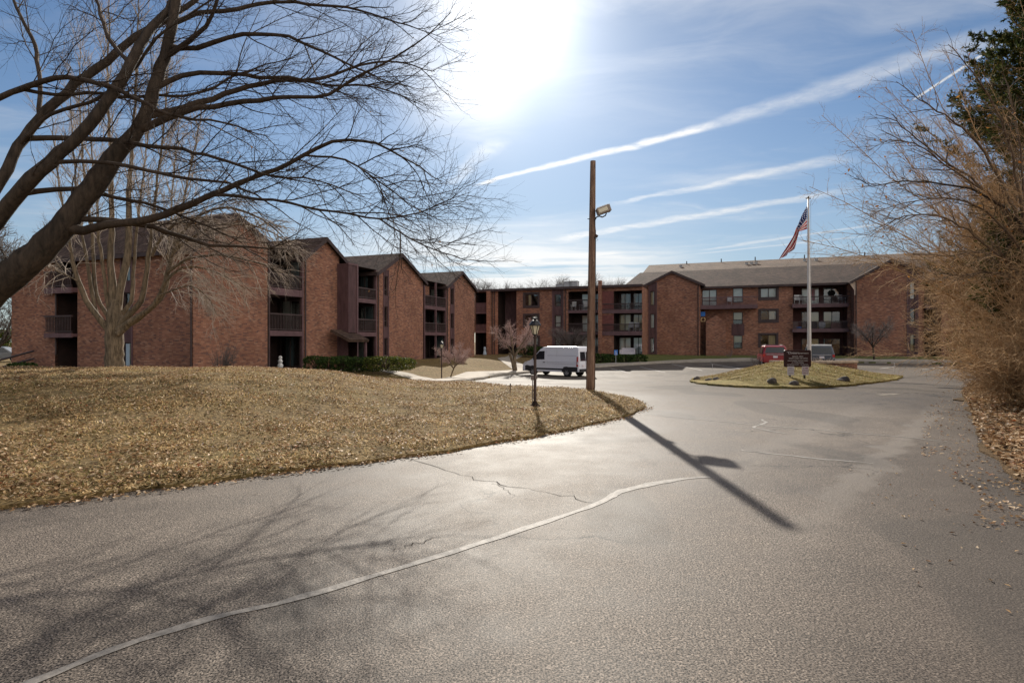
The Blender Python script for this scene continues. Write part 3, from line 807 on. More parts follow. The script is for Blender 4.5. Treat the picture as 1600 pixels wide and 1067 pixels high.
def glass_door(pl, s0, s1, z0, z1, root, curtain=None, frac=(0, 1), mull=1, d=0.05):
    """sliding door standing on a recess's back wall"""
    m = MB(); fw = .07
    pbox(m, pl, s0, s0 + fw, z0, z1, 0.004, d); pbox(m, pl, s1 - fw, s1, z0, z1, 0.004, d); pbox(m, pl, s0 + fw, s1 - fw, z1 - fw, z1, 0.004, d); pbox(m, pl, s0 + fw, s1 - fw, z0, z0 + fw, 0.004, d)
    for k in range(1, mull + 1): c = s0 + (s1 - s0) * k / (mull + 1); pbox(m, pl, c - .035, c + .035, z0 + fw, z1 - fw, 0.004, d)
    w = m.build('sliding_door', DARKTRIM, root)
    g = MB(); facing(g, pl, s0 + fw, s1 - fw, z0 + fw, z1 - fw, d - .015); g.build('pane', GLASS, w)
    if curtain is not None:
        a, b = s0 + (s1 - s0) * frac[0], s0 + (s1 - s0) * frac[1]
        c = MB(); c.face([pl.P(x, y, .012) for x, y in ((a, z0 + fw), (b, z0 + fw), (b, z1 - fw), (a, z1 - fw))], ((a, z0), (b, z0), (b, z1), (a, z1))); c.build('curtain', curtain, w)
    return w


def downspout(pl, s_, z0, z1, root, d=0.06, r=0.05, kick=0.0):
    m = MB(); pts = [pl.P(s_, z1, d), pl.P(s_, z0 + .3, d)] + ([pl.P(s_ + kick, z0 + .05, d + .35)] if kick else [pl.P(s_, z0, d)])
    m.tube(pts, r, 6); return m.build('downspout', DARKTRIM, root)


def gable(name, label, group, pl, sl, zl, sp, zp, sr, zr, zb, depth, front_holes=(), left_holes=(), right_holes=(), ovf=0.30, ovs=0.30, roof_mat=None, fascia_mat=None, right_ext=0.0):
    """a brick block with its gable on plane pl: eaves (sl,zl) and (sr,zr), ridge (sp,zp)"""
    c = pl.xy((sl + sr) / 2, -depth / 2)
    root = empty(name, (c[0], c[1], zb), label, 'building', group); bpy.context.view_layer.update()
    m = MB()
    wall_into(m, pl, [(sl, zb), (sr, zb), (sr, zr), (sp, zp), (sl, zl)], front_holes)
    L = Pl(pl.xy(sl), -pl.n, -pl.a); Rr = Pl(pl.xy(sr), -pl.n, pl.a); B = Pl(pl.xy(0, -depth), pl.a, -pl.n)
    wall_into(m, L, [(0, zb), (depth, zb), (depth, zl), (0, zl)], left_holes)
    wall_into(m, Rr, [(0, zb), (depth, zb), (depth, zr), (0, zr)], right_holes)
    wall_into(m, B, [(sl, zb), (sr, zb), (sr, zr), (sp, zp), (sl, zl)])
    m.build('wall', BRICK, root)
    r = MB(); th = .14; up = .06
    kl = (zp - zl) / (sp - sl); kr = (zp - zr) / (sr - sp)
    for (se, ze, k, sg, ov) in ((sl, zl, kl, -1, ovs), (sr, zr, kr, 1, ovs + right_ext)):
        a, b = se + sg * ov, ze - k * ov
        q = [pl.P(a, b + up, ovf), pl.P(sp, zp + up, ovf), pl.P(sp, zp + up, -depth - .2), pl.P(a, b + up, -depth - .2)]
        r.slab(q, th)
    rf = r.build('roof', roof_mat or SHINGLE, root)
    f = MB()
    for (se, ze, k, sg, ov) in ((sl, zl, kl, -1, ovs), (sr, zr, kr, 1, ovs + right_ext)):
        a, b = se + sg * ov, ze - k * ov
        for (e0, e1) in (((a, b), (sp, zp)),):
            p0, p1 = pl.P(e0[0], e0[1] + up, ovf + .004), pl.P(e1[0], e1[1] + up, ovf + .004)
            f.box(p0 - v3(0, 0, .30), p1 - p0, A3(pl.n) * .03, (0, 0, .28))
        p = pl.P(a + sg * .005, b + up - .26, ovf); f.box(p, A3(pl.a) * sg * .1, -A3(pl.n) * (depth + .4), (0, 0, .22))
    f.build('fascia', fascia_mat or DARKTRIM, rf)
    return root, L, Rr


def notch(root, pl, s0, s1, zb, z_top, depth, floors, ridge=True, post=True, doors=True, mid=None, solid=None, seed=0):
    """a stack of balconies between two blocks; floors: [(fascia bottom, fascia top, rail top)]"""
    recess(pl, s0, s1 - .02, zb, z_top, depth, root)
    for i, (a, b, r) in enumerate(floors): balcony(pl, s0, s1, a, b, r, depth - .01, root)
    m = MB()
    for p in [s0, s1 - .14] + ([mid] if mid else []): pbox(m, pl, p, p + .14, zb, z_top - .02, -.15, .012)
    m.build('post', TRIM, root)
    bk = pl.back(depth); w = s1 - s0
    lev = [zb + .05] + [f[1] for f in floors]
    for i, z in enumerate(lev):
        glass_door(bk, s0 + w * .12, s0 + w * .72, z + .03, z + 2.1, root, (CURTAIN_GREY, CURTAIN, CURTAIN_GREY)[i % 3], ((0.45, .8), (.3, .75), (.1, .5))[i % 3])
        sd = Pl(pl.xy(s1 - .024), -pl.n, -pl.a)                       # the door in the side wall that faces the street
        glass_door(sd, .25, depth - .3, z + .03, z + 2.1, root, (CURTAIN_GREY, CURTAIN, CURTAIN_GREY)[(i + seed) % 3], ((.35, .75), (.45, .9), (.05, .6))[(i + seed) % 3])
    return bk


def back_roof(root, pl, s0, s1, zE, depth, zR, run, mat=None):
    """the main body's roof behind the notch, eave along the facade direction, sloping up into the building"""
    r = MB(); r.slab([pl.P(s0, zE, -depth + .35), pl.P(s1, zE, -depth + .35), pl.P(s1, zR, -depth - run), pl.P(s0, zR, -depth - run)], .14)
    r.slab([pl.P(s1, zR - .002, -depth - run), pl.P(s1, zE, -depth - 2 * run), pl.P(s0, zE, -depth - 2 * run), pl.P(s0, zR - .002, -depth - run)], .14)
    w = MB(); w.quad(pl.P(s0, -1, -depth - .05), pl.P(s1, -1, -depth - .05), pl.P(s1, zE, -depth - .05), pl.P(s0, zE, -depth - .05))
    w.build('rear_wall', INNER, root); w = MB()
    w.quad(pl.P(s1, -1, -depth - 2 * run + .3), pl.P(s0, -1, -depth - 2 * run + .3), pl.P(s0, zE, -depth - 2 * run + .3), pl.P(s1, zE, -depth - 2 * run + .3))
    w.build('rear_wall', INNER, root)
    return r.build('rear_roof', mat or SHINGLE, root)


GRP = 'three storey brick apartment blocks'


def front_plane(pkx, Y): return Pl((px_x(pkx, Y), Y), UX, VX)


# ---- first block, nearest on the left: gable on plane p1, long side wall facing the street
p1 = front_plane(366, 33.0)
s1l, s1r = p1.s_at(302), p1.s_at(418)
z1l = p1.z_at(s1l, 384); z1p = p1.z_at(0, 335); z1r = p1.z_at(s1r, 380); zb1 = -0.75
L1 = Pl(p1.xy(s1l), -VX, -UX)
dep1 = L1.s_at(18)
hb = L1.rect(86, 121, 404, 582); hb = (hb[0], hb[1], zb1 + .1, hb[3])
st = L1.rect(190, 207, 400, 583)
wins1 = [L1.rect(x0, x1, yt, yb) for (x0, x1, yt, yb) in ((192, 204, 415, 440), (192, 204, 457, 488), (192, 206, 535, 583))]
wins1[2] = (*wins1[2][:2], zb1 + .12, wins1[2][3])
B1, L1, R1 = gable('apartment_building', 'nearest brick block on the left, its long side wall behind the pale forked tree', GRP, p1, s1l, z1l, 0, z1p, s1r, z1r, zb1, dep1, (), [hb] + wins1)
recess(L1, hb[0], hb[1], hb[2], hb[3], 1.9, B1)
for (yt, yb, yr, ov) in ((450, 459, 424, .35), (520.5, 527.5, 493, .35)):
    a = L1.rect(86, 121, yt, yb); balcony(L1, hb[0] - .02, hb[1] + .45, a[2], a[3], L1.z_at((hb[0] + hb[1]) / 2, yr), 1.8, B1, overhang=ov)
bk = L1.back(1.9); w = hb[1] - hb[0]
for k, py in enumerate((582, 520, 450)):
    z = L1.z_at((hb[0] + hb[1]) / 2, py); glass_door(bk, hb[0] + w * .1, hb[0] + w * .75, max(z, hb[2] + .02) + .04, z + 2.05, B1, CURTAIN_GREY, (.1, .4))
wins = wins1
boarded(L1, st[0], st[1], zb1, z1l - .25, B1, wins)
for i, r in enumerate(wins): window(L1, r, B1, CURTAIN_GREY if i < 2 else CURTAIN, ((.2, .9), (.1, .6), (.2, .55))[i], 0)
pb = MB(); pbox(pb, L1, L1.s_at(204.5), L1.s_at(199.5), zb1, L1.z_at(L1.s_at(202), 537), .04, .10); pb.build('door_edge', PALEBLUE, B1)
downspout(L1, 0.08, zb1, z1l, B1, kick=0); downspout(L1, L1.s_at(89), zb1 + 1.6, z1l, B1)
# entry ramp rail by the far corner of the long wall
rl = MB(); sA, sB = L1.s_at(88), L1.s_at(24)
for dz in (0.9, 0.45): rl.tube([L1.P(sA, 0.75 + dz - .9 + .35, 1.2), L1.P(sB, -.45 + dz - .9 + .85, 1.2)], .06, 6)
for k in range(9): s_ = sA + (sB - sA) * k / 8; rl.tube([L1.P(s_, -1.2, 1.2), L1.P(s_, 0.2 + .0 - .02 * k, 1.2)], .05, 6)
rl.build('entry_rail', DARKTRIM, B1)
settle(B1)

# ---- second block
p2 = front_plane(506, 40.5)
s2l, s2r = p2.s_at(474.5), p2.s_at(530)
z2p, z2l, z2r, zb2 = p2.z_at(0, 372), p2.z_at(s2l, 399), p2.z_at(s2r, 400), -0.62
B2, L2, R2 = gable('apartment_building', 'second brick gabled block from the left, behind the long dark hedge', GRP, p2, s2l, z2l, 0, z2p, s2r, z2r, zb2, 12, right_ext=0.55)
n0 = p2.s_at(419)
fl = [(p2.z_at(p2.s_at(447), a), p2.z_at(p2.s_at(447), b), p2.z_at(p2.s_at(447), c)) for a, b, c in ((462, 451, 428), (525, 517, 490))]
fl = fl[::-1]
notch(B2, p2, n0, s2l, p2.z_at(n0, 579), z2l + .15, 2.2, fl)
back_roof(B2, p2, n0 - 1.5, 0.2, z2l + .25, 2.2, z2p + .1, 4.5)
pf = MB(); pbox(pf, p2, n0 - .05, s2l + .2, p2.z_at(n0, 579) - .3, p2.z_at(n0, 579), -2.2, .7); pf.build('patio_slab', CONCRETE, B2)
downspout(p2, s2l + .1, zb2, z2l, B2, .07); downspout(p2, n0 - .02, zb2 + .3, z2l, B2, .07)
dp = MB(); dp.tube([p2.P(n0, zb2 + .55, .1), p2.P(n0 + .6, zb2 + .4, .8), p2.P(s2l - .1, zb2 + .05, 1.3)], .06, 6); dp.build('drain_pipe', DARKTRIM, B2)
settle(B2)

# ---- third block with the board clad stair tower and entry
p3 = front_plane(624.5, 48.0)
s3l, s3r = p3.s_at(589), p3.s_at(661)
z3p, z3l, z3r, zb3 = p3.z_at(0, 397), p3.z_at(s3l, 424), p3.z_at(s3r, 439), -0.35
wins3 = [p3.rect(600, 605.3, yt_, yb_) for yt_, yb_ in ((431.5, 462), (479, 511), (528, 555.5))]
B3, L3, R3 = gable('apartment_building', 'third brick gabled block from the left, beside the board clad stair tower and entry', GRP, p3, s3l, z3l, 0, z3p, s3r, z3r, zb3, 12, wins3)
m0, m1 = p3.s_at(532), p3.s_at(558)
sm = p3.s_at(573)
fl = [tuple(p3.z_at(sm, q) for q in t_) for t_ in ((525.5, 519, 498.5), (473.5, 467, 450))]
notch(B3, p3, m1, s3l, zb3 + .2, z3l + .1, 2.2, fl, seed=1)
tw = MB(); zt = p3.z_at(m1, 414); zt0 = p3.z_at(m1, 520)
wall_into(tw, p3, [(m0 + .9, zt0), (m1, zt0), (m1, zt), (m0 + .9, zt)]); tl = Pl(p3.xy(m0 + .9), -VX, -UX)
wall_into(tw, tl, [(0, zb3), (4, zb3), (4, zt), (0, zt)]); tr_ = Pl(p3.xy(m1), -VX, UX); wall_into(tw, tr_, [(0, zb3), (4, zb3), (4, zt), (0, zt)])
tw.quad(p3.P(m0 + .9, zt, 0), p3.P(m1, zt, 0), p3.P(m1, zt, -4), p3.P(m0 + .9, zt, -4))
tw.build('stair_tower', SIDING, B3)
tt = MB(); pbox(tt, p3, m1 - .1, m1 + .06, zt0 - .1, zt + .05, .002, .06); pbox(tt, p3, m0 + .85, m1 - .1, zt - .1, zt + .05, .002, .05); tt.build('trim', TRIM, B3)
rc = MB(); bkp = p3.back(2.0)
rc.quad(*[bkp.P(a, b) for a, b in ((m0 - .6, zb3), (m1, zb3), (m1, zt0), (m0 - .6, zt0))]); rc.quad(*[bkp.P(a, b) for a, b in ((m0 - 1.2, zt0), (m0 + .9, zt0), (m0 + .9, zt), (m0 - 1.2, zt))])
rc.build('entry_wall', INNER, B3)
glass_door(bkp, m0 + .3, m0 + 1.3, zb3 + .05, zb3 + 2.1, B3, None, mull=0)
er = MB(); ye, yt = p3.z_at((m0 + m1) / 2, 530.5), p3.z_at((m0 + m1) / 2, 515)
er.slab([p3.P(m0 - .3, ye, 1.0), p3.P(m1 + .1, ye, 1.0), p3.P(m1 + .1, yt, -.6), p3.P(m0 - .3, yt, -.6)], .2); ent = er.build('entry_roof', SHINGLE, B3)
ep = MB(); pbox(ep, p3, m1 - .08, m1 + .08, zb3, ye, .65, .8); ep.build('post', TRIM, B3)
back_roof(B3, p3, m0 - 2.2, 0.2, z3l + .35, 2.2, z3p + .05, 4.5)
st = p3.rect(599, 606.5, 420, 556); wins = wins3
boarded(p3, st[0], st[1], zb3, p3.z_at(st[0], 421), B3, wins)
for i, r in enumerate(wins): window(p3, r, B3, CURTAIN if i == 2 else CURTAIN_GREY, (0, .7) if i == 2 else (0, .35), 0, rail=.3 if i < 2 else False)
downspout(p3, s3l + .1, zb3, z3l, B3, .07)
ft = MB(); pbox(ft, p3, s3l, s3r, zb3 - .4, zb3 + .28, .002, .05); ft.build('foundation', CONCRETE, B3)
settle(B3)

# ---- fourth block
p4 = front_plane(719.6, 60.0)
s4l, s4r = p4.s_at(697.5), p4.s_at(741.5)
z4p, z4l, z4r, zb4 = p4.z_at(0, 424.7), p4.z_at(s4l, 446), p4.z_at(s4r, 452), -0.1
wins4 = [p4.rect(704.2, 708.4, yt_, yb_) for yt_, yb_ in ((451, 476), (489.5, 513), (529, 553))]
B4, L4, R4 = gable('apartment_building', 'fourth and farthest of the brick gabled blocks on the left, behind the small pinkish tree', GRP, p4, s4l, z4l, 0, z4p, s4r, z4r, zb4, 12, wins4)
k0 = p4.s_at(663); sm = p4.s_at(680)
fl = [tuple(p4.z_at(sm, q) for q in t_) for t_ in ((524, 519, 504.5), (484, 478.5, 463))]
notch(B4, p4, k0, s4l, zb4 + .15, z4l + .1, 2.2, fl, mid=(k0 + s4l) / 2, seed=2)
ub = MB(); pbox(ub, p4, k0, (k0 + s4l) / 2, p4.z_at(k0, 461), p4.z_at(k0, 444), -.9, -.7); ub.build('upper_wall', BRICK, B4)
back_roof(B4, p4, k0 - 2.8, 0.2, z4l + .3, 2.2, z4p + .05, 4.5)
st = p4.rect(703.5, 709, 443, 556); wins = wins4
boarded(p4, st[0], st[1], zb4, p4.z_at(st[0], 443), B4, wins)
for i, r in enumerate(wins): window(p4, r, B4, CURTAIN_GREY, (0, .35), 0)
downspout(p4, s4l + .1, zb4, z4l, B4, .07)
settle(B4)

# ---- flat roofed middle building
pc = Pl((px_x(835, 68.5), 68.5), VX, -UX)
zc = lambda px, py: pc.z_at(pc.s_at(px), py)
zbc = zc(835, 554) - .1; ztc = zc(835, 450)
cl, cr = pc.s_at(742.5), pc.s_at(1004)
c0 = pc.xy((cl + cr) / 2, -6)
BC = empty('apartment_building', (c0[0], c0[1], zbc), 'flat roofed brick building across the back, behind the van', 'building', GRP); bpy.context.view_layer.update()
holes = []
rec = {}
for key, (x0, x1, yt, yb) in dict(corner=(743, 762, 457, 555), entry=(778, 807, 451, 555), chairs=(888, 935, 455, 556), porch=(959, 1003, 454, 556)).items():
    r = pc.rect(x0, x1, yt, yb); r = (r[0], r[1], zbc + .05, r[3]); rec[key] = r; holes.append(r)
wl = [(820, 840.5, 459.5, 478), (820, 840.5, 492.5, 508.5), (820.5, 841, 526.5, 539)]
wr = [pc.rect(*a) for a in wl]
stc = pc.rect(863.5, 880, 452, 556); sw = [pc.rect(866.5, 876.5, a, b) for a, b in ((460, 479), (492.5, 511), (527, 540))]
m = MB(); wall_into(m, pc, [(cl, zbc - .4), (cr, zbc - .4), (cr, ztc), (cl, ztc)], holes + wr + sw)
for (pp, dd) in ((Pl(pc.xy(cl), UX, -VX), 12), (Pl(pc.xy(cr), UX, VX), 12)): wall_into(m, pp, [(0, zbc), (dd, zbc), (dd, ztc), (0, ztc)])
wall_into(m, Pl(pc.xy(0, -12), VX, UX), [(cl, zbc), (cr, zbc), (cr, ztc), (cl, ztc)])
pbox(m, pc, pc.s_at(762.5), pc.s_at(768.5), zbc, zc(765, 455), .003, .5)
pbox(m, pc, pc.s_at(936), pc.s_at(941), zbc, zc(938, 439), .003, .55)
m.build('wall', BRICK, BC)
for i, r in enumerate(wr):
    w_ = window(pc, r, BC, (CURTAIN_TAN, CURTAIN, CURTAIN)[i], ((.25, .5), (.55, .95), (.05, .95))[i], 1)
    t_ = MB()
    for (a, b, c, d) in ((r[0] - .22, r[1] + .22, r[3], r[3] + .2), (r[0] - .22, r[1] + .22, r[2] - .25, r[2]), (r[0] - .22, r[0], r[2], r[3]), (r[1], r[1] + .22, r[2], r[3])): pbox(t_, pc, a, b, c, d, .002, .05)
    t_.build('trim', DARKTRIM, w_)
boarded(pc, stc[0], stc[1], zbc, ztc - .1, BC, sw)
for i, r in enumerate(sw): window(pc, r, BC, CURTAIN_GREY if i == 0 else CURTAIN, (.15, .9), 0, rail=.35, panel=True)
for key, r in rec.items(): recess(pc, r[0], r[1], r[2], r[3], 2.4 if key != 'entry' else 3.5, BC)
r = rec['corner']
for (yb_, yt_, yr_) in ((490, 488, 473), (520, 517, 506.5)):
    balcony(pc, r[0], r[1], zc(755, yb_), zc(755, yt_), zc(755, yr_), 2.3, BC, solid=True, rail_mat=SIDING)
bk = pc.back(2.4)
for z in (zbc + .1, zc(755, 518), zc(755, 488.5)): glass_door(bk, r[0] + .5, r[1] - .4, z + .05, z + 1.95, BC, CURTAIN_GREY, (.6, .9))
r = rec['chairs']
for (yb_, yt_, yr_) in ((489, 484.5, 468), (523, 519, 505)): balcony(pc, r[0] - .02, r[1], zc(910, yb_), zc(910, yt_), zc(910, yr_), 2.3, BC)
for i, z in enumerate((zbc + .1, zc(910, 519), zc(910, 484.5))): glass_door(bk, r[0] + 1.0, r[0] + 2.0, z + .05, z + 2.1, BC, CURTAIN, (.1, .9), 0); glass_door(bk, r[0] + 2.3, r[1] - .2, z + .05, z + 2.1, BC, CURTAIN_GREY, (.2, .9))
r = rec['porch']
s941 = pc.s_at(941)
for (yb_, yt_, yr_, sol) in ((489.5, 484, 474, False), (524, 517.5, 506, False)): balcony(pc, s941, r[1] + .05, zc(970, yb_), zc(970, yt_), zc(970, yr_), 2.3, BC, overhang=.12)
pn = MB(); pbox(pn, pc, s941, r[0], zc(950, 484), zc(950, 455), .003, .09); pbox(pn, pc, s941, r[0], zc(950, 517), zc(950, 492), .003, .06); pn.build('siding_panel', plain('red_stained_boards', (0.14, 0.05, 0.045), 0.75, 0.3, 0.25), BC)
for i, z in enumerate((zbc + .1, zc(970, 517.5), zc(970, 484))):
    w_ = (r[1] - r[0])
    for (a, b) in ((.06, .50), (.58, .97)): glass_door(bk, r[0] + w_ * a, r[0] + w_ * b, z + .05, z + 2.05, BC, (CURTAIN, CURTAIN_TAN, CURTAIN_GREY)[i], (.05, .95) if i < 2 else (.2, .8))
r = rec['entry']
glass_door(pc.back(3.5), r[0] + .4, r[1] - .4, zbc + .1, zbc + 2.2, BC, None)
eb = MB(); pbox(eb, pc, r[0], r[1], zc(790, 524), zc(790, 452), -2.6, -2.4); eb.build('siding_panel', SIDING, BC)
for px_ in (769.5, 773): downspout(pc, pc.s_at(px_), zbc, ztc, BC, .08)
for px_ in (879, 884): downspout(pc, pc.s_at(px_), zbc, ztc, BC, .08)
rf = MB(); rf.slab([pc.P(cl, ztc, .45), pc.P(cr, ztc, .45), pc.P(cr, ztc + .1, -12.4), pc.P(cl, ztc + .1, -12.4)], .28); rr = rf.build('roof', DARKTRIM, BC)
r2 = MB(); zr2 = ztc + 1.05; r2.slab([pc.P(cl - 4, ztc + .3, -9), pc.P(cr + 6, ztc + .3, -9), pc.P(cr + 6, zr2 + .25, -15), pc.P(cl - 4, zr2 + .25, -15)], .2); r2.slab([pc.P(cr + 6, zr2 + .248, -15), pc.P(cr + 6, ztc, -21), pc.P(cl - 4, ztc, -21), pc.P(cl - 4, zr2 + .248, -15)], .2); r2.build('rear_roof', TANROOF, BC)
for (px_, w_, h_) in ((866, .9, .5), (879, 1.0, .75), (888, 1.0, .8)):
    ac = MB(); s_ = pc.s_at(px_); pbox(ac, pc, s_ - w_ / 2, s_ + w_ / 2, ztc + .06, ztc + .06 + h_, -3.2, -2.2); pbox(ac, pc, s_ - w_ / 2 - .03, s_ + w_ / 2 + .03, ztc + .06 + h_, ztc + .1 + h_, -3.25, -2.15); ac.build('rooftop_unit', GREYMETAL, rr)
settle(BC)

# ---- right building: two gables, long shingled roof between
pg = Pl((px_x(1019, 68.0), 68.0), VX, -UX)                # plane of the two gables
zg = lambda px, py: pg.z_at(pg.s_at(px), py)
zbg = zg(1019, 555) - .12
GL = [pg.rect(1016, 1022.5, a, b) for a, b in ((455, 477), (490.5, 513), (527.5, 551))]
BR, LR, RR = gable('apartment_building', 'long brick building on the right with a shingled roof between two gables', GRP, pg, pg.s_at(1005), zg(1005, 447), pg.s_at(1050), zg(1050, 424), pg.s_at(1094), zg(1094, 442), zbg, 9, GL, right_ext=.1)
st = pg.rect(1014, 1026, 438, 553); boarded(pg, st[0], st[1], zbg, zg(1014, 441), BR, GL)
for i, r in enumerate(GL): window(pg, r, BR, CURTAIN if i else CURTAIN_TAN, ((0, .9), (0, 1), (.1, .6))[i], 0, panel=True)
downspout(pg, pg.s_at(1091), zbg, zg(1094, 444), BR, .07)
# second gable, same building
g2l, g2r, g2p = pg.s_at(1335), pg.s_at(1441), pg.s_at(1392)
m = MB(); zz = lambda px, py: zg(px, py)
G2 = [pg.rect(1421.5, 1430, a, b) for a, b in ((440.5, 467.5), (482, 508), (523, 549))]
out = [(g2l, zbg), (g2r, zbg), (g2r, zz(1441, 423)), (g2p, zz(1392, 406)), (g2l, zz(1335, 437.5))]
wall_into(m, pg, out, G2); wall_into(m, Pl(pg.xy(g2l), UX, -VX), [(0, zbg), (9, zbg), (9, zz(1335, 437.5)), (0, zz(1335, 437.5))]); wall_into(m, Pl(pg.xy(g2r), UX, VX), [(0, zbg), (9, zbg), (9, zz(1441, 423)), (0, zz(1441, 423))])
# main wall, set back
SB = 2.0
pm = pg.back(SB); zm = lambda px, py: pm.z_at(pm.s_at(px), py)
ml, mr = pm.s_at(1090), pm.s_at(1700)
zeL = pm.z_at(pm.s_at(1200), 446); zbm = zbg
wset = [pm.rect(*a) for a in ((1188, 1213.5, 450, 465), (1188, 1213.5, 485, 500), (1188, 1213, 523, 539))]
wtall = [pm.rect(*a) for a in ((1145, 1161, 450, 473), (1145.5, 1160.5, 487.5, 507), (1146, 1160, 524, 545))]
wsl = [pm.rect(1097, 1120, 452.5, 478)]
rb = pm.rect(1239, 1324, 447, 557); rb = (rb[0], rb[1], zbm + .05, zeL - .12)
rd = pm.rect(1444, 1462, 440, 557); rd = (rd[0], rd[1], zbm + .05, zeL - .3)
rightw = [pm.rect(*a) for a in ((1497, 1505, 482, 500), (1497, 1505, 520, 546))]
wall_into(m, pm, [(ml, zbm), (mr, zbm), (mr, zeL), (ml, zeL)], wset + wtall + wsl + [rb, rd] + rightw)
# small gabled brick annexe in front of the wall
an0, an1, anp = pg.s_at(1103), pg.s_at(1134), pg.s_at(1119)
wall_into(m, pg, [(an0, zbg), (an1, zbg), (an1, zz(1134, 504)), (anp, zz(1119, 492.5)), (an0, zz(1103, 502))])
for s_, nrm, zt_ in ((an0, -VX, zz(1103, 502)), (an1, VX, zz(1134, 504))): wall_into(m, Pl(pg.xy(s_), UX, nrm), [(0, zbg), (SB, zbg), (SB, zt_), (0, zt_)])
for a, b in (((an0, zz(1103, 502)), (anp, zz(1119, 492.5))), ((anp, zz(1119, 492.5)), (an1, zz(1134, 504)))): m.quad(pg.P(a[0], a[1]), pg.P(b[0], b[1]), pg.P(b[0], b[1], -SB), pg.P(a[0], a[1], -SB))
# brick bays towards the right, half hidden by the thicket
for (x0, x1, ytop, dd) in ((1463, 1490, 474, 1.6), (1508, 1528, 486, 1.6)):
    a, b = pm.s_at(x0), pm.s_at(x1); pbox(m, pm, a, b, zbm, zm((x0 + x1) / 2, ytop), .004, dd)
wall_into(m, Pl(pm.xy(0, -13), VX, UX), [(ml - 5, zbm), (mr, zbm), (mr, zeL), (ml - 5, zeL)])
m.build('wall', BRICK, BR)
r = MB(); up = .06; dp_ = 9.0
for (a, b) in (((g2l - .45, zz(1335, 437.5) - .22), (g2p, zz(1392, 406))), ((g2r + .3, zz(1441, 423) - .12), (g2p, zz(1392, 406)))):
    r.slab([pg.P(a[0], a[1] + up, .3), pg.P(b[0], b[1] + up, .3), pg.P(b[0], b[1] + up, -dp_), pg.P(a[0], a[1] + up, -dp_)], .14)
rf2 = r.build('gable_roof', SHINGLE, BR)
f = MB()
for (a, b) in (((g2l - .45, zz(1335, 437.5) - .22), (g2p, zz(1392, 406))), ((g2r + .3, zz(1441, 423) - .12), (g2p, zz(1392, 406)))):
    p0, p1 = pg.P(a[0], a[1] + up, .304), pg.P(b[0], b[1] + up, .304); f.box(p0 - v3(0, 0, .3), p1 - p0, A3(pg.n) * .03, (0, 0, .28))
f.build('fascia', DARKTRIM, rf2)
wt = MB(); a0 = pg.s_at(1324); wt.face([pg.P(g2l - .55, zz(1335, 440), .01), pg.P(g2l + .05, zz(1335, 455), .01), pg.P(g2l + .05, zz(1335, 438), .01)]); pbox(wt, pg, g2l - .02, g2l + .1, zz(1335, 461), zz(1335, 438), .004, .03); wt.build('sunlit_corner', plain('sunlit_cream', (0.55, 0.42, 0.33), 0.7, 0.3, 0.08), rf2)  # pale triangle and strip paint sunlight onto the gable's left corner
st = pg.rect(1418, 1434, 416, 553); boarded(pg, st[0], st[1], zbg, zz(1430, 419), BR, G2)
for i, q in enumerate(G2): window(pg, q, BR, (CURTAIN, CURTAIN_GREY, CURTAIN_TAN)[i], ((.2, .9), (.0, .25), (.3, .7))[i], 0, rail=.33 if i == 0 else False)
downspout(pg, g2l + .15, zbg, zz(1335, 440), BR, .07, kick=.9)
# windows of the main wall
for i, q in enumerate(wset):
    w_ = window(pm, q, BR, CURTAIN if i != 2 else CURTAIN_TAN, ((.02, .98), (.55, .98), (.5, .95))[i], 1)
    t_ = MB()
    for (a, b, c, d) in ((q[0] - .22, q[1] + .22, q[3], q[3] + .2), (q[0] - .22, q[1] + .22, q[2] - .3, q[2]), (q[0] - .22, q[0], q[2], q[3]), (q[1], q[1] + .22, q[2], q[3])): pbox(t_, pm, a, b, c, d, .002, .05)
    t_.build('trim', DARKTRIM, w_)
for i, q in enumerate(wtall): window(pm, q, BR, (CURTAIN, CURTAIN_TAN, CURTAIN_TAN)[i], (.05, .95), 0, rail=.38, low=(0.1, .4, .5)[i])
window(pm, wsl[0], BR, CURTAIN, (.02, .98), 1, rail=.3)
for q in rightw: window(pm, q, BR, CURTAIN, (.1, .6), 0)
q = pm.rect(1143, 1163, 506, 524); boarded(pm, q[0], q[1], q[2], q[3], BR, edge=False)
q = pm.rect(1493, 1508, 470, 557); boarded(pm, q[0], q[1], zbm, zm(1500, 470), BR, rightw, edge=True)
balcony(pm, pm.s_at(1094), pm.s_at(1183), zm(1140, 483.5), zm(1140, 477.5), zm(1140, 465), .1, BR, overhang=1.5, rail_mat=TRIM)
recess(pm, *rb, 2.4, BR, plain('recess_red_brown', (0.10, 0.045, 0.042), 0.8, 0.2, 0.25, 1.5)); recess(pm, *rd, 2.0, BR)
for (yb_, yt_, yr_) in ((480.5, 474.5, 463), (519, 513.5, 502)): balcony(pm, rb[0] - .1, rb[1] + .05, zm(1282, yb_), zm(1282, yt_), zm(1282, yr_), 2.3, BR, overhang=.5)
for (yb_, yt_, yr_) in ((483, 477, 465), (517, 512, 500)): balcony(pm, rd[0], rd[1] + .3, zm(1452, yb_), zm(1452, yt_), zm(1452, yr_), 1.9, BR, overhang=.4)
bk = pm.back(2.4); sb = lambda px: bk.s_at(px)
for i, py in enumerate((557, 513.5, 474.5)):
    z = max(zm(1282, py), zbm + .1)
    glass_door(bk, sb(1252), sb(1280), z + .04, z + 2.0, BR, (CURTAIN_TAN, CURTAIN_TAN, CURTAIN)[i], ((.45, .95), (.5, 1), (.0, 1))[i])  # ground floor tan curtain colour stands in for a yellow lit window
    glass_door(bk, sb(1286), sb(1313), z + .04, z + 2.0, BR, (CURTAIN_GREY, CURTAIN_TAN, CURTAIN_GREY)[i], ((0, .1), (.0, .5), (.05, .5))[i])
bk2 = pm.back(2.0)
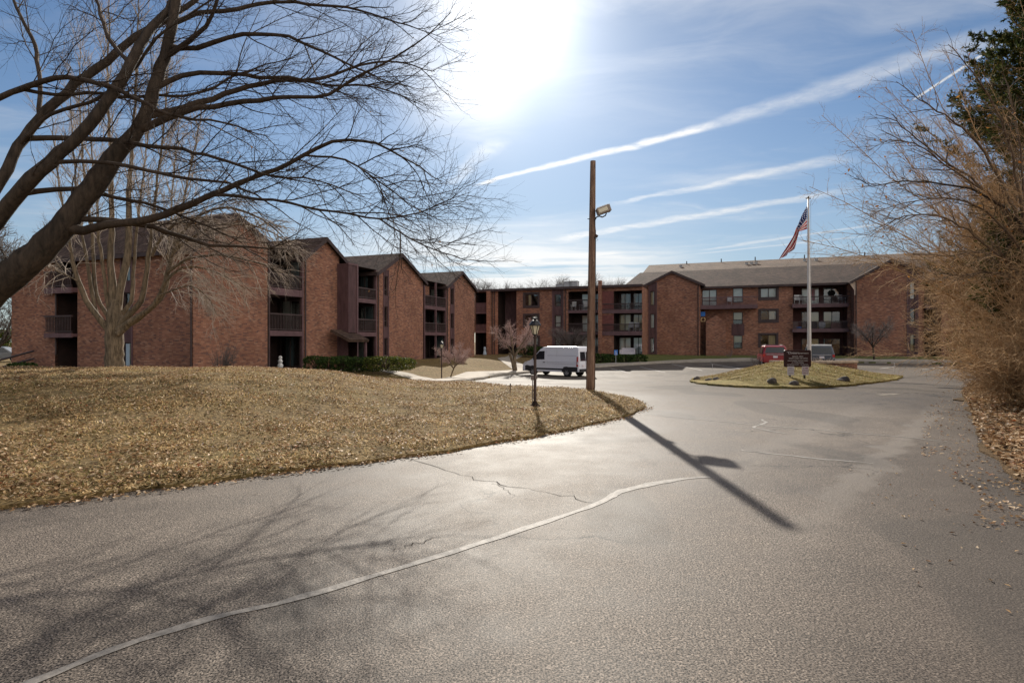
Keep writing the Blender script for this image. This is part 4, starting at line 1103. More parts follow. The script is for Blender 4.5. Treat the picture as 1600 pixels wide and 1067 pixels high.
for i, py in enumerate((557, 512, 477)): z = max(zm(1452, py), zbm + .1); glass_door(bk2, rd[0] + .2, rd[1] - .2, z + .04, z + 2.0, BR, CURTAIN_TAN, (0, .3))
# roofs
lr = MB(); zE = pm.z_at(pm.s_at(1200), 445.5); o0, o1 = ml - 7.2, mr
run1 = 6.4; zR = zE + 2.75
lr.slab([pm.P(pm.s_at(966) + .2, zE, .45), pm.P(o1, zE, .45), pm.P(o1, zR, -run1), pm.P(pm.s_at(1005) - 1.3, zR, -run1)], .16); lr.build('roof', SHINGLE, BR)
ur = MB(); run2 = 12.5; zT = zR + 1.75; ur.slab([pm.P(pm.s_at(1005) - .9, zR + .004, -run1 - .01), pm.P(o1, zR + .004, -run1 - .01), pm.P(o1, zT, -run2), pm.P(pm.s_at(1005) - .9, zT, -run2)], .16)
ur.slab([pm.P(o1, zT - .002, -run2), pm.P(o1, zE, -run2 - 7), pm.P(pm.s_at(1005) - .9, zE, -run2 - 7), pm.P(pm.s_at(1005) - .9, zT - .002, -run2)], .16); uro = ur.build('upper_roof', TANROOF, BR)
eg = MB(); pbox(eg, pm, pm.s_at(1094), pm.s_at(1334), zE - .24, zE - .03, .36, .48); eg.build('gutter', DARKTRIM, BR)
for (px_, dd, hh, kind) in ((1065, 9.5, .35, 0), (1073, 11.9, .4, 1), (1127, 12.3, .45, 1), (1168, 9.2, .35, 0), (1176, 9.3, .35, 0), (1183, 9.4, .35, 0), (1180, 12.2, .5, 1), (1257, 12.0, .5, 1), (1259, 9.8, .35, 0), (1277, 9.8, .35, 0), (1351, 12.1, .45, 1), (1366, 9.9, .4, 0)):
    pp = pm.back(dd); s_ = pp.s_at(px_); zz_ = zR + (zT - zR) * (dd - run1) / (run2 - run1); v = MB()
    if kind: v.tube([pp.P(s_, zz_ - .05), pp.P(s_, zz_ + hh)], .07, 8); v.build('vent_pipe', BLACKMETAL, uro)
    else: v.box(pp.P(s_ - .28, zz_ + .0), A3(VX) * .34, A3(UX) * .34, (0, 0, .26)); v.box(pp.P(s_ - .32, zz_ + .261, .05), A3(VX) * .42, A3(UX) * .44, (0, 0, .05)); v.build('roof_vent', GREYMETAL, uro)
settle(BR)


# ------------------------------------------------------------------ vehicles
def place(root, xy, heading, z=None):
    root.location = (xy[0], xy[1], float(z_lot(xy[0], xy[1])) if z is None else z); root.rotation_euler = (0, 0, heading)


class Body:
    """car shell from a side outline (x forward, z up); W full width, belt height above which the sides lean in"""
    def __init__(s, outline, W_, belt, H, lean, round_=0.07):
        s.o = outline; s.W = W_; s.belt = belt; s.H = H; s.lean = lean; s.r = round_
    def half(s, z): return s.W / 2 - s.lean * max(0.0, (z - s.belt) / (s.H - s.belt)) ** 1.5
    def shell(s):
        o = np.array(s.o, float); n = len(o); c = np.array((0.5 * (o[:, 0].min() + o[:, 0].max()), 0.55 * s.H))
        T = np.roll(o, -1, 0) - np.roll(o, 1, 0); N = np.stack([T[:, 1], -T[:, 0]], 1); N /= np.linalg.norm(N, axis=1)[:, None]
        if np.dot(N[0], o[0] - c) < 0: N = -N
        m = MB(); layers = []
        for dy, ins in ((0, s.r), (-0.03, 0.02), (-0.10, 0.0)):
            p = o - N * ins; layers.append([(x, s.half(z) + dy, z) for x, z in p])
        full = [[(x, y, z) for x, y, z in l] for l in layers] + [[(x, -y, z) for x, y, z in l] for l in layers[::-1]]
        m.face(full[0]); m.face(full[-1][::-1])
        for a, b in zip(full[:-1], full[1:]):
            for i in range(n): j = (i + 1) % n; m.quad(a[j], a[i], b[i], b[j])
        return m
    def side(s, m, poly, sg, off=0.008):
        p = [(x, sg * (s.half(z) + off), z) for x, z in poly]; m.face(p if sg < 0 else p[::-1])


def wheel(root, x, y, r, w):
    t = MB(); sg = 1 if y > 0 else -1
    t.tube([(x, y - sg * w, r), (x, y - sg * .03, r), (x, y, r)], [r, r, r * .93], 22); o = t.build('wheel', RUBBER, root)
    k = MB(); k.tube([(x, y - sg * .01, r), (x, y + sg * .012, r)], [r * .62, r * .56], 18); k.tube([(x, y + sg * .012, r), (x, y + sg * .03, r)], [r * .2, r * .16], 10)
    for i in range(6):
        an = i * math.pi / 3; k.cbox((x + math.cos(an) * r * .36, y + sg * .014, r + math.sin(an) * r * .36), (r * .34, .02, r * .13), 0, 0, -an)
    k.build('rim', RIM, o)


def white_van():
    v = empty('cargo_van', (0, 0, 0), 'white cargo van with a raised roof parked by the kerb behind the wooden pole', 'van')
    H, W_ = 2.42, 2.02
    out = [(2.86, .42), (2.93, .62), (2.90, .92), (2.72, 1.10), (2.10, 1.27), (1.86, 1.42), (1.12, 2.20), (0.86, 2.34), (.45, 2.41), (-2.4, 2.41), (-2.62, 2.36), (-2.70, 2.2), (-2.80, 1.0), (-2.82, .48), (-2.75, .40), (2.75, .36)]
    b = Body(out, W_, 1.25, H, .17)
    body = b.shell().build('body', VANWHITE, v)
    for sg in (1, -1):
        c = MB(); b.side(c, [(2.62, .42), (2.62, .80), (2.42, .86), (1.35, .66), (-1.25, .66), (-1.36, .80), (-2.66, .80), (-2.66, .44)], sg, .006); c.build('lower_cladding', BLACKPLASTIC, v)
        c = MB(); b.side(c, [(1.35, .38), (1.35, .52), (-1.25, .52), (-1.25, .38)], sg, .010); c.build('sill', VANWHITE, v)
        a = MB()
        for wx in (1.82, -1.62):
            b.side(a, [(wx + .46 * math.cos(t), .36 + .47 * math.sin(t)) for t in np.linspace(0, math.pi, 14)], sg, .012)
        a.build('wheel_arch', BLACKPLASTIC, v)
        g = MB(); b.side(g, [(1.80, 1.38), (1.72, 1.47), (1.16, 2.02), (.62, 2.04), (.58, 1.36), (1.3, 1.33)], sg); g.build('door_window', CARGLASS, v)
        s_ = MB()
        for z in (1.02, 1.16, 1.68): b.side(s_, [(.35, z), (.35, z + .022), (-2.55, z + .022), (-2.55, z)], sg, .005)
        for x in (.47, -.62): b.side(s_, [(x, .7), (x + .015, .7), (x + .015, 2.1), (x, 2.1)], sg, .006)
        s_.build('body_crease', plain('van_seam', (0.34, 0.34, 0.40), 0.5, 0.4, 0.05), v)
        h = MB(); y = sg * (b.half(1.1) + .02); h.cbox((.62, y, 1.12), (.2, .035, .05)); h.build('handle', BLACKPLASTIC, v)
        t = MB(); b.side(t, [(-2.74, .84), (-2.71, 1.62), (-2.58, 1.62), (-2.56, .84)], sg, .010)
        t.quad(*[(-2.70 - .105 * (1.9 - z) / 1.2 - .012, sg * yy, z) for yy, z in ((.96, .84), (.86, .84), (.84, 1.6), (.94, 1.6))]); t.build('tail_light', TAILRED, v)
        t = MB(); b.side(t, [(-2.73, 1.0), (-2.72, 1.22), (-2.62, 1.22), (-2.62, 1.0)], sg, .014); t.build('reverse_light', HEADLAMP, v)
        t = MB(); b.side(t, [(2.78, .98), (2.66, 1.10), (2.30, 1.17), (2.48, .98)], sg, .010); t.build('headlight', HEADLAMP, v)
        mi = MB(); y = sg * (b.half(1.5) + .14); mi.cbox((1.52, y, 1.50), (.12, .22, .36)); mi.cbox((1.52, sg * (b.half(1.5) + .02), 1.42), (.06, .14, .05)); mi.build('wing_mirror', BLACKPLASTIC, v)
        for wx in (1.82, -1.62): wheel(v, wx, sg * 1.0, .36, .24)
    r = MB()
    for y0, y1 in ((-.78, -.06), (.06, .78)): r.quad(*[(-2.70 - .10 * (2.2 - z) / 1.2 - .014, y, z) for y, z in ((y0, 1.28), (y1, 1.28), (y1 * .96, 2.0), (y0 * .96, 2.0))])
    r.build('rear_window', CARGLASS, v)
    w = MB(); nn = 6
    w.quad((1.83 + .03, .82, 1.46), (1.83 + .03, -.82, 1.46), (1.16 + .03, -.74, 2.16), (1.16 + .03, .74, 2.16)); w.build('windscreen', CARGLASS, v)
    bp = MB(); bp.cbox((-2.84, 0, .55), (.16, 1.9, .22)); bp.build('rear_bumper', BLACKPLASTIC, v)
    bp = MB(); bp.cbox((2.86, 0, .52), (.2, 1.84, .32)); bp.build('front_bumper', BLACKPLASTIC, v)
    d = MB(); d.cbox((-2.80, 0, 1.1), (.03, .03, 1.7)); d.build('door_seam', BLACKPLASTIC, v)
    pl_ = MB(); pl_.cbox((-2.845, .45, .93), (.02, .32, .16)); pl_.build('number_plate', SIGNWHITE, v)
    return v


v = white_van(); ang = math.atan2(2.35, -2.75)
place(v, (3.55, 45.0), ang); v.scale = (.945, .945, .945)


def suv(name, label, paint, roofpaint=None, scale=1.0):
    v = empty(name, (0, 0, 0), label, 'car')
    H, W_ = 1.74, 1.90
    out = [(2.28, .35), (2.34, .6), (2.25, .92), (1.25, 1.06), (.42, 1.64), (.1, 1.72), (-1.75, 1.72), (-2.05, 1.66), (-2.30, 1.05), (-2.34, .6), (-2.30, .34)]
    b = Body(out, W_, .98, H, .19); b.shell().build('body', paint, v)
    for sg in (1, -1):
        g = MB(); b.side(g, [(1.02, 1.04), (.42, 1.52), (-1.72, 1.58), (-1.98, 1.06)], sg); g.build('side_window', CARGLASS, v)
        p = MB()
        for x in (.05, -.95): b.side(p, [(x - .05, 1.03), (x - .05, 1.58), (x + .05, 1.58), (x + .05, 1.03)], sg, .013)
        p.build('pillar', BLACKPLASTIC, v)
        t = MB(); t.quad(*[(-2.30 + .25 * max(0, z - 1.05) / .6 - .02, sg * y, z) for y, z in ((.93, .80), (.76, .80), (.76, 1.02), (.93, 1.02))]); b.side(t, [(-2.32, .8), (-2.30, 1.02), (-2.16, 1.02), (-2.16, .8)], sg, .01); t.build('tail_light', TAILRED, v)
        for wx in (1.42, -1.40): wheel(v, wx, sg * .93, .35, .22)
    g = MB(); g.quad(*[(-2.30 + .25 * (z - 1.05) / .61 - .012, y, z) for y, z in ((.76, 1.10), (-.76, 1.10), (-.66, 1.58), (.66, 1.58))]); g.build('rear_window', CARGLASS, v)
    bp = MB(); bp.cbox((-2.36, 0, .5), (.14, 1.78, .24)); bp.build('rear_bumper', paint if not roofpaint else BLACKPLASTIC, v)
    bb = MB(); bb.cbox((-2.325, 0, .99), (.03, 1.35, .05)); bb.build('chrome_strip', GREYMETAL, v)
    n = MB(); n.cbox((-2.345, 0, .80), (.02, .34, .17)); n.build('number_plate', SIGNWHITE, v)
    if roofpaint:
        r = MB(); r.cbox((-.8, 0, 1.765), (2.3, 1.5, .10)); r.build('roof_panel', roofpaint, v)
    else:
        for sg in (1, -1): r = MB(); r.tube([(.1, sg * .62, 1.77), (-1.8, sg * .62, 1.77)], .025, 6); r.build('roof_rail', BLACKPLASTIC, v)
    return v


v = suv('parked_car', 'dark red estate car parked tail out behind the grassy island', REDPAINT); place(v, (px_x(1206, 49), 49.0), math.atan2(.9356, .30), -0.40)
v = suv('parked_car', 'dark car with a white roof parked beyond the flagpole', DARKPAINT, WHITE); place(v, (px_x(1277, 48.5), 48.5), math.atan2(.9356, .34), -0.42)
v = suv('parked_car', 'silver car far off past the left end of the long brick wall', SILVER); place(v, (px_x(4, 66), 66), 0.3, float(z_left(px_x(4, 66), 66)[0]) + .02)

# ------------------------------------------------------------------ pole, lamps, flag, signs
PX, PY = px_x(922.5, 18.7), 18.7
zp0 = float(z_left(PX, PY)[0]); top = pt(926.5, 252, 18.7)
m = MB(); hs = np.linspace(0, 1, 12); m.tube([(PX + (top[0] - PX) * h, PY, zp0 - .2 + (top[2] - zp0 + .2) * h) for h in hs], [0.15 - .062 * h for h in hs], 16)
for h in np.linspace(.08, .9, 9): pass
pole = tag(m.build('utility_pole', POLEWOOD, smooth=True), 'tall weathered bare wooden pole at the tip of the lawn', 'pole')
m = MB(); x9 = PX - .02 + (top[0] - PX) * .35
m.tube([(PX + .135, PY - .07, zp0 + .1), (PX + .10 + (top[0] - PX) * .75, PY - .06, zp0 + 5.2)], .011, 5)
m.build('conduit', RUSTMETAL, pole)
m = MB()
for z_, l in ((zp0 + 5.55, -.16), (zp0 + 3.3, -.03)): m.tube([(PX + .06, PY - .02, z_), (PX + .06 + l, PY - .08, z_ + .01)], .014, 5)
m.build('bolt', BLACKMETAL, pole)

lz = pt(941, 332, 18.7)
fl = empty('floodlight', tuple(pt(930, 340, 18.7)), 'grey box shaped floodlight bracketed near the top of the wooden pole', 'floodlight'); bpy.context.view_layer.update()
m = MB(); m.cbox((lz[0] + .0, 18.55, lz[2] + .03), (.40, .30, .19), 0, 0, R(-20)); m.cbox((lz[0] + .19, 18.55, lz[2] + .10), (.06, .32, .21), 0, 0, R(-20)); m.build('housing', plain('lamp_housing', (0.30, 0.24, 0.20), 0.5, 0.4, 0.1), fl)
m = MB(); m.cbox((lz[0] - .035, 18.55, lz[2] + .135), (.36, .28, .025), 0, 0, R(-20)); m.build('lid', WHITEMETAL, fl)
m = MB(); m.cbox((lz[0] - .02, 18.39, lz[2] + .02), (.30, .012, .12), 0, 0, R(-20)); m.build('lens', LAMPGLASS, fl)
m = MB(); m.tube([pt(929, 345, 18.62), pt(932, 339.5, 18.58), pt(937, 338, 18.56), pt(941, 339.5, 18.55), pt(946, 337, 18.55), pt(947.5, 333, 18.55)], .022, 6); m.build('bracket', BLACKMETAL, fl)
m = MB(); m.tube([pt(929.5, 346, 18.6), pt(930.5, 358, 18.58), pt(931, 366, 18.57)], .008, 5); m.cbox(pt(932, 369, 18.56), (.09, .08, .09), 0, .3, .5); m.tube([pt(931, 372, 18.56), pt(934.5, 375, 18.56), pt(932, 377, 18.56)], .007, 5); m.build('wiring', RUSTMETAL, fl)
settle(fl)


def yard_lamp(x, y, z, h, label, s=1.0, box=True):
    r = empty('lamp_post', (x, y, z), label, 'street lamp')
    m = MB(); m.lathe((0, 0, -.1), [(.042 * s, 0), (.042 * s, .12), (.036 * s, .14), (.033 * s, h * .55), (.031 * s, h - .46 * s), (.05 * s, h - .45 * s), (.05 * s, h - .42 * s), (.028 * s, h - .41 * s), (.03 * s, h - .36 * s)], 12); m.build('post', RUSTMETAL, r)
    zt = h - .10 - .36 * s
    g = MB()
    pr = [(.055, 0), (.115, .20)]
    for k in range(6):
        a0, a1 = k * math.pi / 3, (k + 1) * math.pi / 3
        P_ = [(pr[0][0] * s * math.cos(a), pr[0][0] * s * math.sin(a), zt) for a in (a0, a1)] + [(pr[1][0] * s * math.cos(a), pr[1][0] * s * math.sin(a), zt + .20 * s) for a in (a1, a0)]
        g.face(P_)
    g.build('lamp_glass', LAMPGLASS, r)
    f = MB()
    for k in range(6):
        a = k * math.pi / 3; f.tube([(.057 * s * math.cos(a), .057 * s * math.sin(a), zt), (.118 * s * math.cos(a), .118 * s * math.sin(a), zt + .2 * s)], .009 * s, 5)
    f.lathe((0, 0, zt), [(.06 * s, -.03 * s), (.062 * s, .0)], 6); f.build('lamp_frame', BLACKMETAL, r)
    c = MB(); c.lathe((0, 0, zt + .2 * s), [(.145 * s, 0), (.145 * s, .02 * s), (.12 * s, .06 * s), (.075 * s, .12 * s), (.03 * s, .14 * s), (.03 * s, .16 * s), (.045 * s, .17 * s), (.045 * s, .185 * s), (.015 * s, .2 * s)], 12); c.build('lamp_cap', BLACKMETAL, r)
    if box:
        b_ = MB(); b_.cbox((-.06, -.01, .69), (.07, .06, .13)); b_.tube([(-.06, 0, .62), (-.06, 0, -.05)], .012, 5); b_.cbox((.025, -.03, .70), (.06, .05, .09)); b_.build('outlet_box', plain('outlet_grey', (0.14, 0.11, 0.10), 0.6, 0.3, 0.2), r)
        dd = MB(); dd.lathe((0, 0, -.04), [(.15, -.1), (.13, .05), (.07, .10), (.04, .16)], 9); dd.build('earth_mound', plain('dark_soil', (0.03, 0.02, 0.015), 0.95, 0.1, 0.4, 12), r)
    return r


lx, ly = px_x(836, 13.9), 13.9
yard_lamp(lx, ly, float(z_left(lx, ly)[0]), 2.2, 'black lantern lamp post standing on the leafy lawn in front of the white van', 1.02)
l2y = 36.5; l2x = px_x(690, l2y); zl2 = float(z_left(l2x, l2y)[0])
yard_lamp(l2x, l2y, zl2, CH + (CY - 534) / F * l2y - zl2 + .1, 'small dark lantern lamp post beside the pinkish tree and walk', 1.1, False)

# thin marker stakes
for px_, y_, yb, yt in ((797, 17.4, 612, 600), (1228, 40, 577, 568), (1397, 40, 577, 567), (1113, 45.5, 582, 570)):
    x_ = px_x(px_, y_); z_ = float(z_left(x_, y_)[0]) if y_ < 20 else float(z_lot(x_, y_)); zt_ = CH + (CY - yt) / F * y_
    m = MB(); m.tube([(x_, y_, z_ - .1), (x_ + .01, y_, zt_)], .012, 5); m.lathe((x_ + .01, y_, zt_), [(.02, -.05), (.02, .02)], 5)
    lab = {797: 'thin marker stake in the lawn left of the lamp post', 1228: 'thin stake standing in front of the sign and island', 1397: 'thin pale stake right of the grassy island', 1113: 'thin pale stake left of the grassy island by the stall lines'}[px_]
    if px_ == 1228: continue
    tag(m.build('marker_stake', RUSTMETAL if px_ == 797 else WHITEMETAL), lab, 'stake')

# flagpole and flag
FY = 33.0; fx = px_x(1263, FY); fz0 = float(z_isle(fx, FY)[0]); fzt = CH + (CY - 311) / F * FY
fp = empty('flagpole', (fx, FY, fz0), 'tall pale tapered flagpole rising behind the brown sign on the island', 'flagpole'); bpy.context.view_layer.update()
m = MB(); hs = np.linspace(0, 1, 10); m.tube([(fx + .06 * (1 - h), FY, fz0 - .1 + (fzt - fz0 + .1) * h) for h in hs], [.115 - .065 * h for h in hs], 14); m.build('pole', WHITEMETAL, fp, smooth=True)
m = MB(); m.lathe((fx, FY, fzt), [(.05, 0), (.055, .03), (.03, .05), (.05, .09), (.05, .12), (.01, .16)], 10); m.cbox((fx, FY, fzt + .03), (.28, .05, .05)); m.build('truck', BLACKMETAL, fp)
m = MB(); m.lathe((fx + .06, FY, fz0), [(.2, -.1), (.18, .06), (.13, .12)], 12); m.build('base_collar', GREYMETAL, fp)
m = MB(); m.tube([(fx + .14, FY - .06, fz0 + 1.2), (fx + .11, FY - .05, fzt - .1)], .008, 4); m.build('halyard', GREYMETAL, fp)
settle(fp)


def mk_flag(t, P, b):
    u, v_, _ = t.sep(uvco(t))
    st = t.math('FLOOR', t.math('MULTIPLY', v_, 13.0)); odd = t.math('MODULO', st, 2.0)
    c = t.mix(odd, (0.34, 0.018, 0.028), (0.50, 0.48, 0.49))
    inc = t.math('MULTIPLY', t.math('LESS_THAN', u, 0.4), t.math('GREATER_THAN', v_, 6 / 13))
    su = t.math('MULTIPLY', u, 6 / 0.4); sv = t.math('MULTIPLY', t.math('SUBTRACT', v_, 6 / 13), 9 / (7 / 13) / 1.8)
    du = t.math('SUBTRACT', t.math('FRACT', su), .5); dv = t.math('SUBTRACT', t.math('FRACT', sv), .5)
    star = t.math('LESS_THAN', t.math('ADD', t.math('MULTIPLY', du, du), t.math('MULTIPLY', dv, dv)), 0.055)
    c = t.mix(inc, c, t.mix(star, (0.012, 0.02, 0.10), (0.66, 0.66, 0.68)))
    P(c, 0.85, 0.15)
    tl = t.new('ShaderNodeBsdfTranslucent'); t.put(tl.inputs[0], c); mx = t.new('ShaderNodeMixShader'); mx.inputs[0].default_value = .22
    t.l.new(b.outputs[0], mx.inputs[1]); t.l.new(tl.outputs[0], mx.inputs[2]); t.l.new(mx.outputs[0], t.n['Material Output'].inputs[0])
FLAGM = material('flag_cloth', mk_flag)
m = MB(); nu, nv = 36, 14; grid = []
hz1, hz0 = CH + (CY - 322) / F * FY, CH + (CY - 358) / F * FY
ctop = [(0, 0), (-.28, -.55), (-.52, -1.15), (-.72, -1.75), (-.95, -2.3), (-1.30, -2.98)]      # upper edge, falling away from the pole
cbot = [(0, 0), (-.10, -.02), (-.36, -.10), (-.44, -.62), (-.60, -1.1), (-.72, -1.18)]
for i in range(nu + 1):
    u = i / nu; row = []
    a = [np.interp(u, np.linspace(0, 1, 6), [q[k] for q in ctop]) for k in (0, 1)]; c = [np.interp(u, np.linspace(0, 1, 6), [q[k] for q in cbot]) for k in (0, 1)]
    for j in range(nv + 1):
        w_ = j / nv; x_ = c[0] + (a[0] - c[0]) * w_; z_ = hz0 + c[1] + (hz1 + a[1] - hz0 - c[1]) * w_
        y_ = FY + u * .5 + .20 * u ** .6 * math.sin(w_ * 9 + u * 5) + .08 * u * math.sin(w_ * 21 - u * 3)
        row.append((fx - .07 + x_ + .03 * math.sin(w_ * 11 + u * 7) * u, y_, z_))
    grid.append(row)
for i in range(nu):
    for j in range(nv):
        m.face((grid[i][j], grid[i + 1][j], grid[i + 1][j + 1], grid[i][j + 1]), ((i / nu, j / nv), ((i + 1) / nu, j / nv), ((i + 1) / nu, (j + 1) / nv), (i / nu, (j + 1) / nv)))
tag(m.build('flag', FLAGM, smooth=True), 'American flag drooping from the tall pale flagpole', 'flag')


def lettering(text, size, loc, parent, mat, rz=0.0, name='lettering', shear=0.0, align='CENTER', sx=1.0):
    c = bpy.data.curves.new(name, 'FONT'); c.body = text; c.size = size; c.align_x = align; c.align_y = 'CENTER'; c.extrude = .002; c.shear = shear; c.materials.append(mat)
    tmp = bpy.data.objects.new(name, c); COL.objects.link(tmp); bpy.context.view_layer.update()
    me = bpy.data.meshes.new_from_object(tmp.evaluated_get(bpy.context.evaluated_depsgraph_get())); bpy.data.objects.remove(tmp)
    o = bpy.data.objects.new(name, me); COL.objects.link(o); o.location = loc; o.rotation_euler = (R(90), 0, rz); o.scale = (sx, 1, 1); o.parent = parent
    return o


SY = 22.9; sc = SY / F
sx_ = px_x(1246, SY); zt_, zb_ = CH + (CY - 546.8) / F * SY, CH + (CY - 573.3) / F * SY
sg = empty('notice_sign', (sx_, SY, zb_), 'dark brown notice board on two posts with white lettering at the island edge', 'sign')
hw = 21 * sc; hh = (zt_ - zb_)
m = MB()
out = []
for (cx, cz, a0) in ((hw - .06, hh - .06, 0), (-hw + .06, hh - .06, 90), (-hw + .06, .06, 180), (hw - .06, .06, 270)):
    for k in range(5): a = R(a0 + k * 22.5); out.append((cx + .06 * math.cos(a), cz + .06 * math.sin(a)))
m.face([(x, -.02, z) for x, z in out]); m.face([(x, .03, z) for x, z in out][::-1])
for i in range(len(out)): j = (i + 1) % len(out); m.quad((out[i][0], .03, out[i][1]), (out[j][0], .03, out[j][1]), (out[j][0], -.02, out[j][1]), (out[i][0], -.02, out[i][1]))
m.build('board', SIGNBROWN, sg)
for px_, yb in ((1235, 600), (1258, 602)):
    m = MB(); x_ = px_x(px_, SY) - sx_; m.cbox((x_, .055, (hh * .8 + (CH + (CY - yb) / F * SY - zb_) - .2) / 2 - .0), (.065, .05, hh * .8 - (CH + (CY - yb) / F * SY - zb_) + .2)); m.build('post', BLACKMETAL, sg)
Z = lambda py: CH + (CY - py) / F * SY - zb_
for txt, py, size, dx, shr, sx in (('THE', 549.9, .05, -.40, 0, 1), ('Cloisters', 551.4, .13, -.17, .25, .9), ('APARTMENTS', 552.1, .068, .24, 0, .92), ('PRIVATE  DRIVE', 557, .062, 0, 0, 1), ('RESIDENTS, GUESTS  AND  SERVICE', 559.9, .055, .02, 0, .86), ('UNAUTHORIZED VEHICLES TOWED', 563.6, .055, .0, 0, .9), ("AT OWNER'S EXPENSE", 566.6, .052, .0, 0, .9), ('NO THROUGH TRAFFIC  -  NO SOLICITING', 569.7, .05, .0, 0, .86)):
    lettering(txt, size * 1.0, (dx, -.024, Z(py)), sg, LETTERWHITE, 0, 'lettering', shr, 'CENTER', sx)
for k, (px0, px1, lines, mt, lab) in enumerate(((1229.6, 1240.3, (('NO', .085), ('PRIVATE', .058), ('TRESPASS', .052)), LETTERGREY, 'small white sign with grey lettering under the left of the brown board'), (1252.3, 1263, (('2 HR', .105), ('PARKING', .066), ('ONLY', .085)), LETTERRED, 'small white parking sign with red lettering under the right of the brown board'))):
    yt_, yb_ = 572.2, 585.8
    x_ = px_x((px0 + px1) / 2, SY); w_ = (px1 - px0) * sc; z0, z1 = CH + (CY - yb_) / F * SY, CH + (CY - yt_) / F * SY
    r = empty('parking_sign' if k else 'small_sign', (x_, SY - .01, z0), lab, 'sign')
    m = MB(); m.cbox((0, -.022, (z1 - z0) / 2), (w_, .008, z1 - z0)); m.build('plate', SIGNWHITE, r)
    for i, (tx, sz) in enumerate(lines): lettering(tx, sz, (0, -.029, (z1 - z0) * (.78 - .28 * i)), r, mt, 0, 'lettering', 0, 'CENTER', .95)

# blue accessible parking sign by the clipped hedge
ay = 56.5; ax = px_x(962.3, ay)
r = empty('accessible_parking_sign', (ax, ay, float(z_left(ax, ay)[0])), 'blue and white accessible parking sign in front of the far clipped hedge', 'sign')
z0 = CH + (CY - 554.6) / F * ay - r.location.z; z1 = CH + (CY - 546.8) / F * ay - r.location.z
m = MB(); m.cbox((0, 0, (z0 + z1) / 2), (.34, .02, z1 - z0)); m.build('plate', SIGNBLUE, r)
m = MB(); m.tube([(0, .03, -.1), (0, .03, z1)], .03, 6); m.build('post', GREYMETAL, r)
m = MB(); zc_ = (z0 + z1) / 2 + .03
m.lathe((0, -.014, zc_ + .10), [(.035, -.03), (.035, .03)], 8); m.cbox((0, -.014, zc_ + .01), (.03, .006, .12)); m.cbox((.04, -.014, zc_ - .05), (.1, .006, .028)); m.cbox((.09, -.014, zc_ - .09), (.03, .006, .1))
m.cbox((0, -.0145, z0 + .05), (.28, .006, .035))
m.tube([(.0 + .085 * math.cos(a), -.014, zc_ - .07 + .085 * math.sin(a)) for a in np.linspace(R(100), R(350), 12)], .012, 5); m.build('wheelchair_symbol', SIGNWHITE, r)

# planter wall on the island top, boulders, drain
ctr = (17.3, 33.4); pw = []
for a in np.linspace(R(200), R(338), 22): pw.append((ctr[0] + 2.7 * math.cos(a), ctr[1] + 1.0 * math.sin(a)))
m = MB(); zt_ = CH + (CY - 563.6) / F * 32.6
for (x0, y0), (x1, y1) in zip(pw[:-1], pw[1:]):
    d = np.array((x1 - x0, y1 - y0)); n_ = np.array((-d[1], d[0])) / np.linalg.norm(d) * .28
    zb = float(z_isle((x0 + x1) / 2, (y0 + y1) / 2)[0]) - .3
    m.box((x0, y0, zb), (d[0], d[1], 0), (n_[0], n_[1], 0), (0, 0, zt_ - .13 - zb))
w_ = m.build('planter_wall', BRICK); tag(w_, 'low curved brick planter wall with a pale cap on top of the island', 'planter wall')
m = MB()
for i, ((x0, y0), (x1, y1)) in enumerate(zip(pw[:-1], pw[1:])):
    d = np.array((x1 - x0, y1 - y0)) * 1.0; n_ = np.array((-d[1], d[0])) / np.linalg.norm(d)
    m.box((x0 - n_[0] * .05, y0 - n_[1] * .05, zt_ - .13 + .004 * (i % 2)), (d[0], d[1], 0), (n_[0] * .38, n_[1] * .38, 0), (0, 0, .13))
m.build('cap', STONEWALL, w_)


def boulder(x, y, z, sx, sy, sz, label, seed):
    import bmesh
    bm = bmesh.new(); bmesh.ops.create_icosphere(bm, subdivisions=3, radius=1.0); rr = np.random.default_rng(seed); k = rr.normal(size=(5, 3)); ph = rr.uniform(0, 6, 5)
    for v_ in bm.verts:
        p = np.array(v_.co); s_ = 1 + sum(.09 * math.sin(2.0 * float(k[i] @ p) + ph[i]) for i in range(5)) + rr.normal() * .012
        v_.co = Vector((p[0] * sx * s_, p[1] * sy * s_, max(-.35, p[2]) * sz * s_))
    me = bpy.data.meshes.new('boulder'); bm.to_mesh(me); bm.free(); me.materials.append(ROCK)
    o = bpy.data.objects.new('boulder', me); COL.objects.link(o); o.location = (x, y, z); o.rotation_euler = (0, 0, rr.uniform(0, 6)); tag(o, label, 'boulder', 'boulders round the island')


for i, (px_, py, w, h, lab) in enumerate(((1089, 594.5, .2, .2, 'small round grey boulder at the left tip of the island'), (1107, 597, .20, .13, 'low dark stone second from the left tip of the island'), (1119.5, 597.5, .20, .14, 'low dark stone third from the left tip of the island'), (1207, 604, .27, .2, 'pale topped boulder at the island front left of the sign'), (1239, 604.5, .26, .21, 'boulder right in front of the left sign post'), (1317, 599, .30, .24, 'dark boulder at the island edge right of the sign'))):
    x_, y_ = G(px_, py + 2.5); y_ += .35; x_ = px_x(px_, y_); boulder(x_, y_, float(z_isle(x_, y_)[0]) + .02, w * .78, w * .6, h * .68, lab, i + 3)
x_, y_ = G(977, 578.5); m = MB(); z_ = float(z_lot(x_, y_)) + .006
for k in range(6): m.cbox((x_ - .5 + k * .2, y_, z_ + .01), (.06, .9, .03))
m.cbox((x_, y_ - .45, z_ + .012), (1.2, .06, .03)); m.cbox((x_, y_ + .45, z_ + .012), (1.2, .06, .03)); tag(m.build('drain_grate', BLACKMETAL), 'dark storm drain grate in the lot near the wooden pole', 'drain')


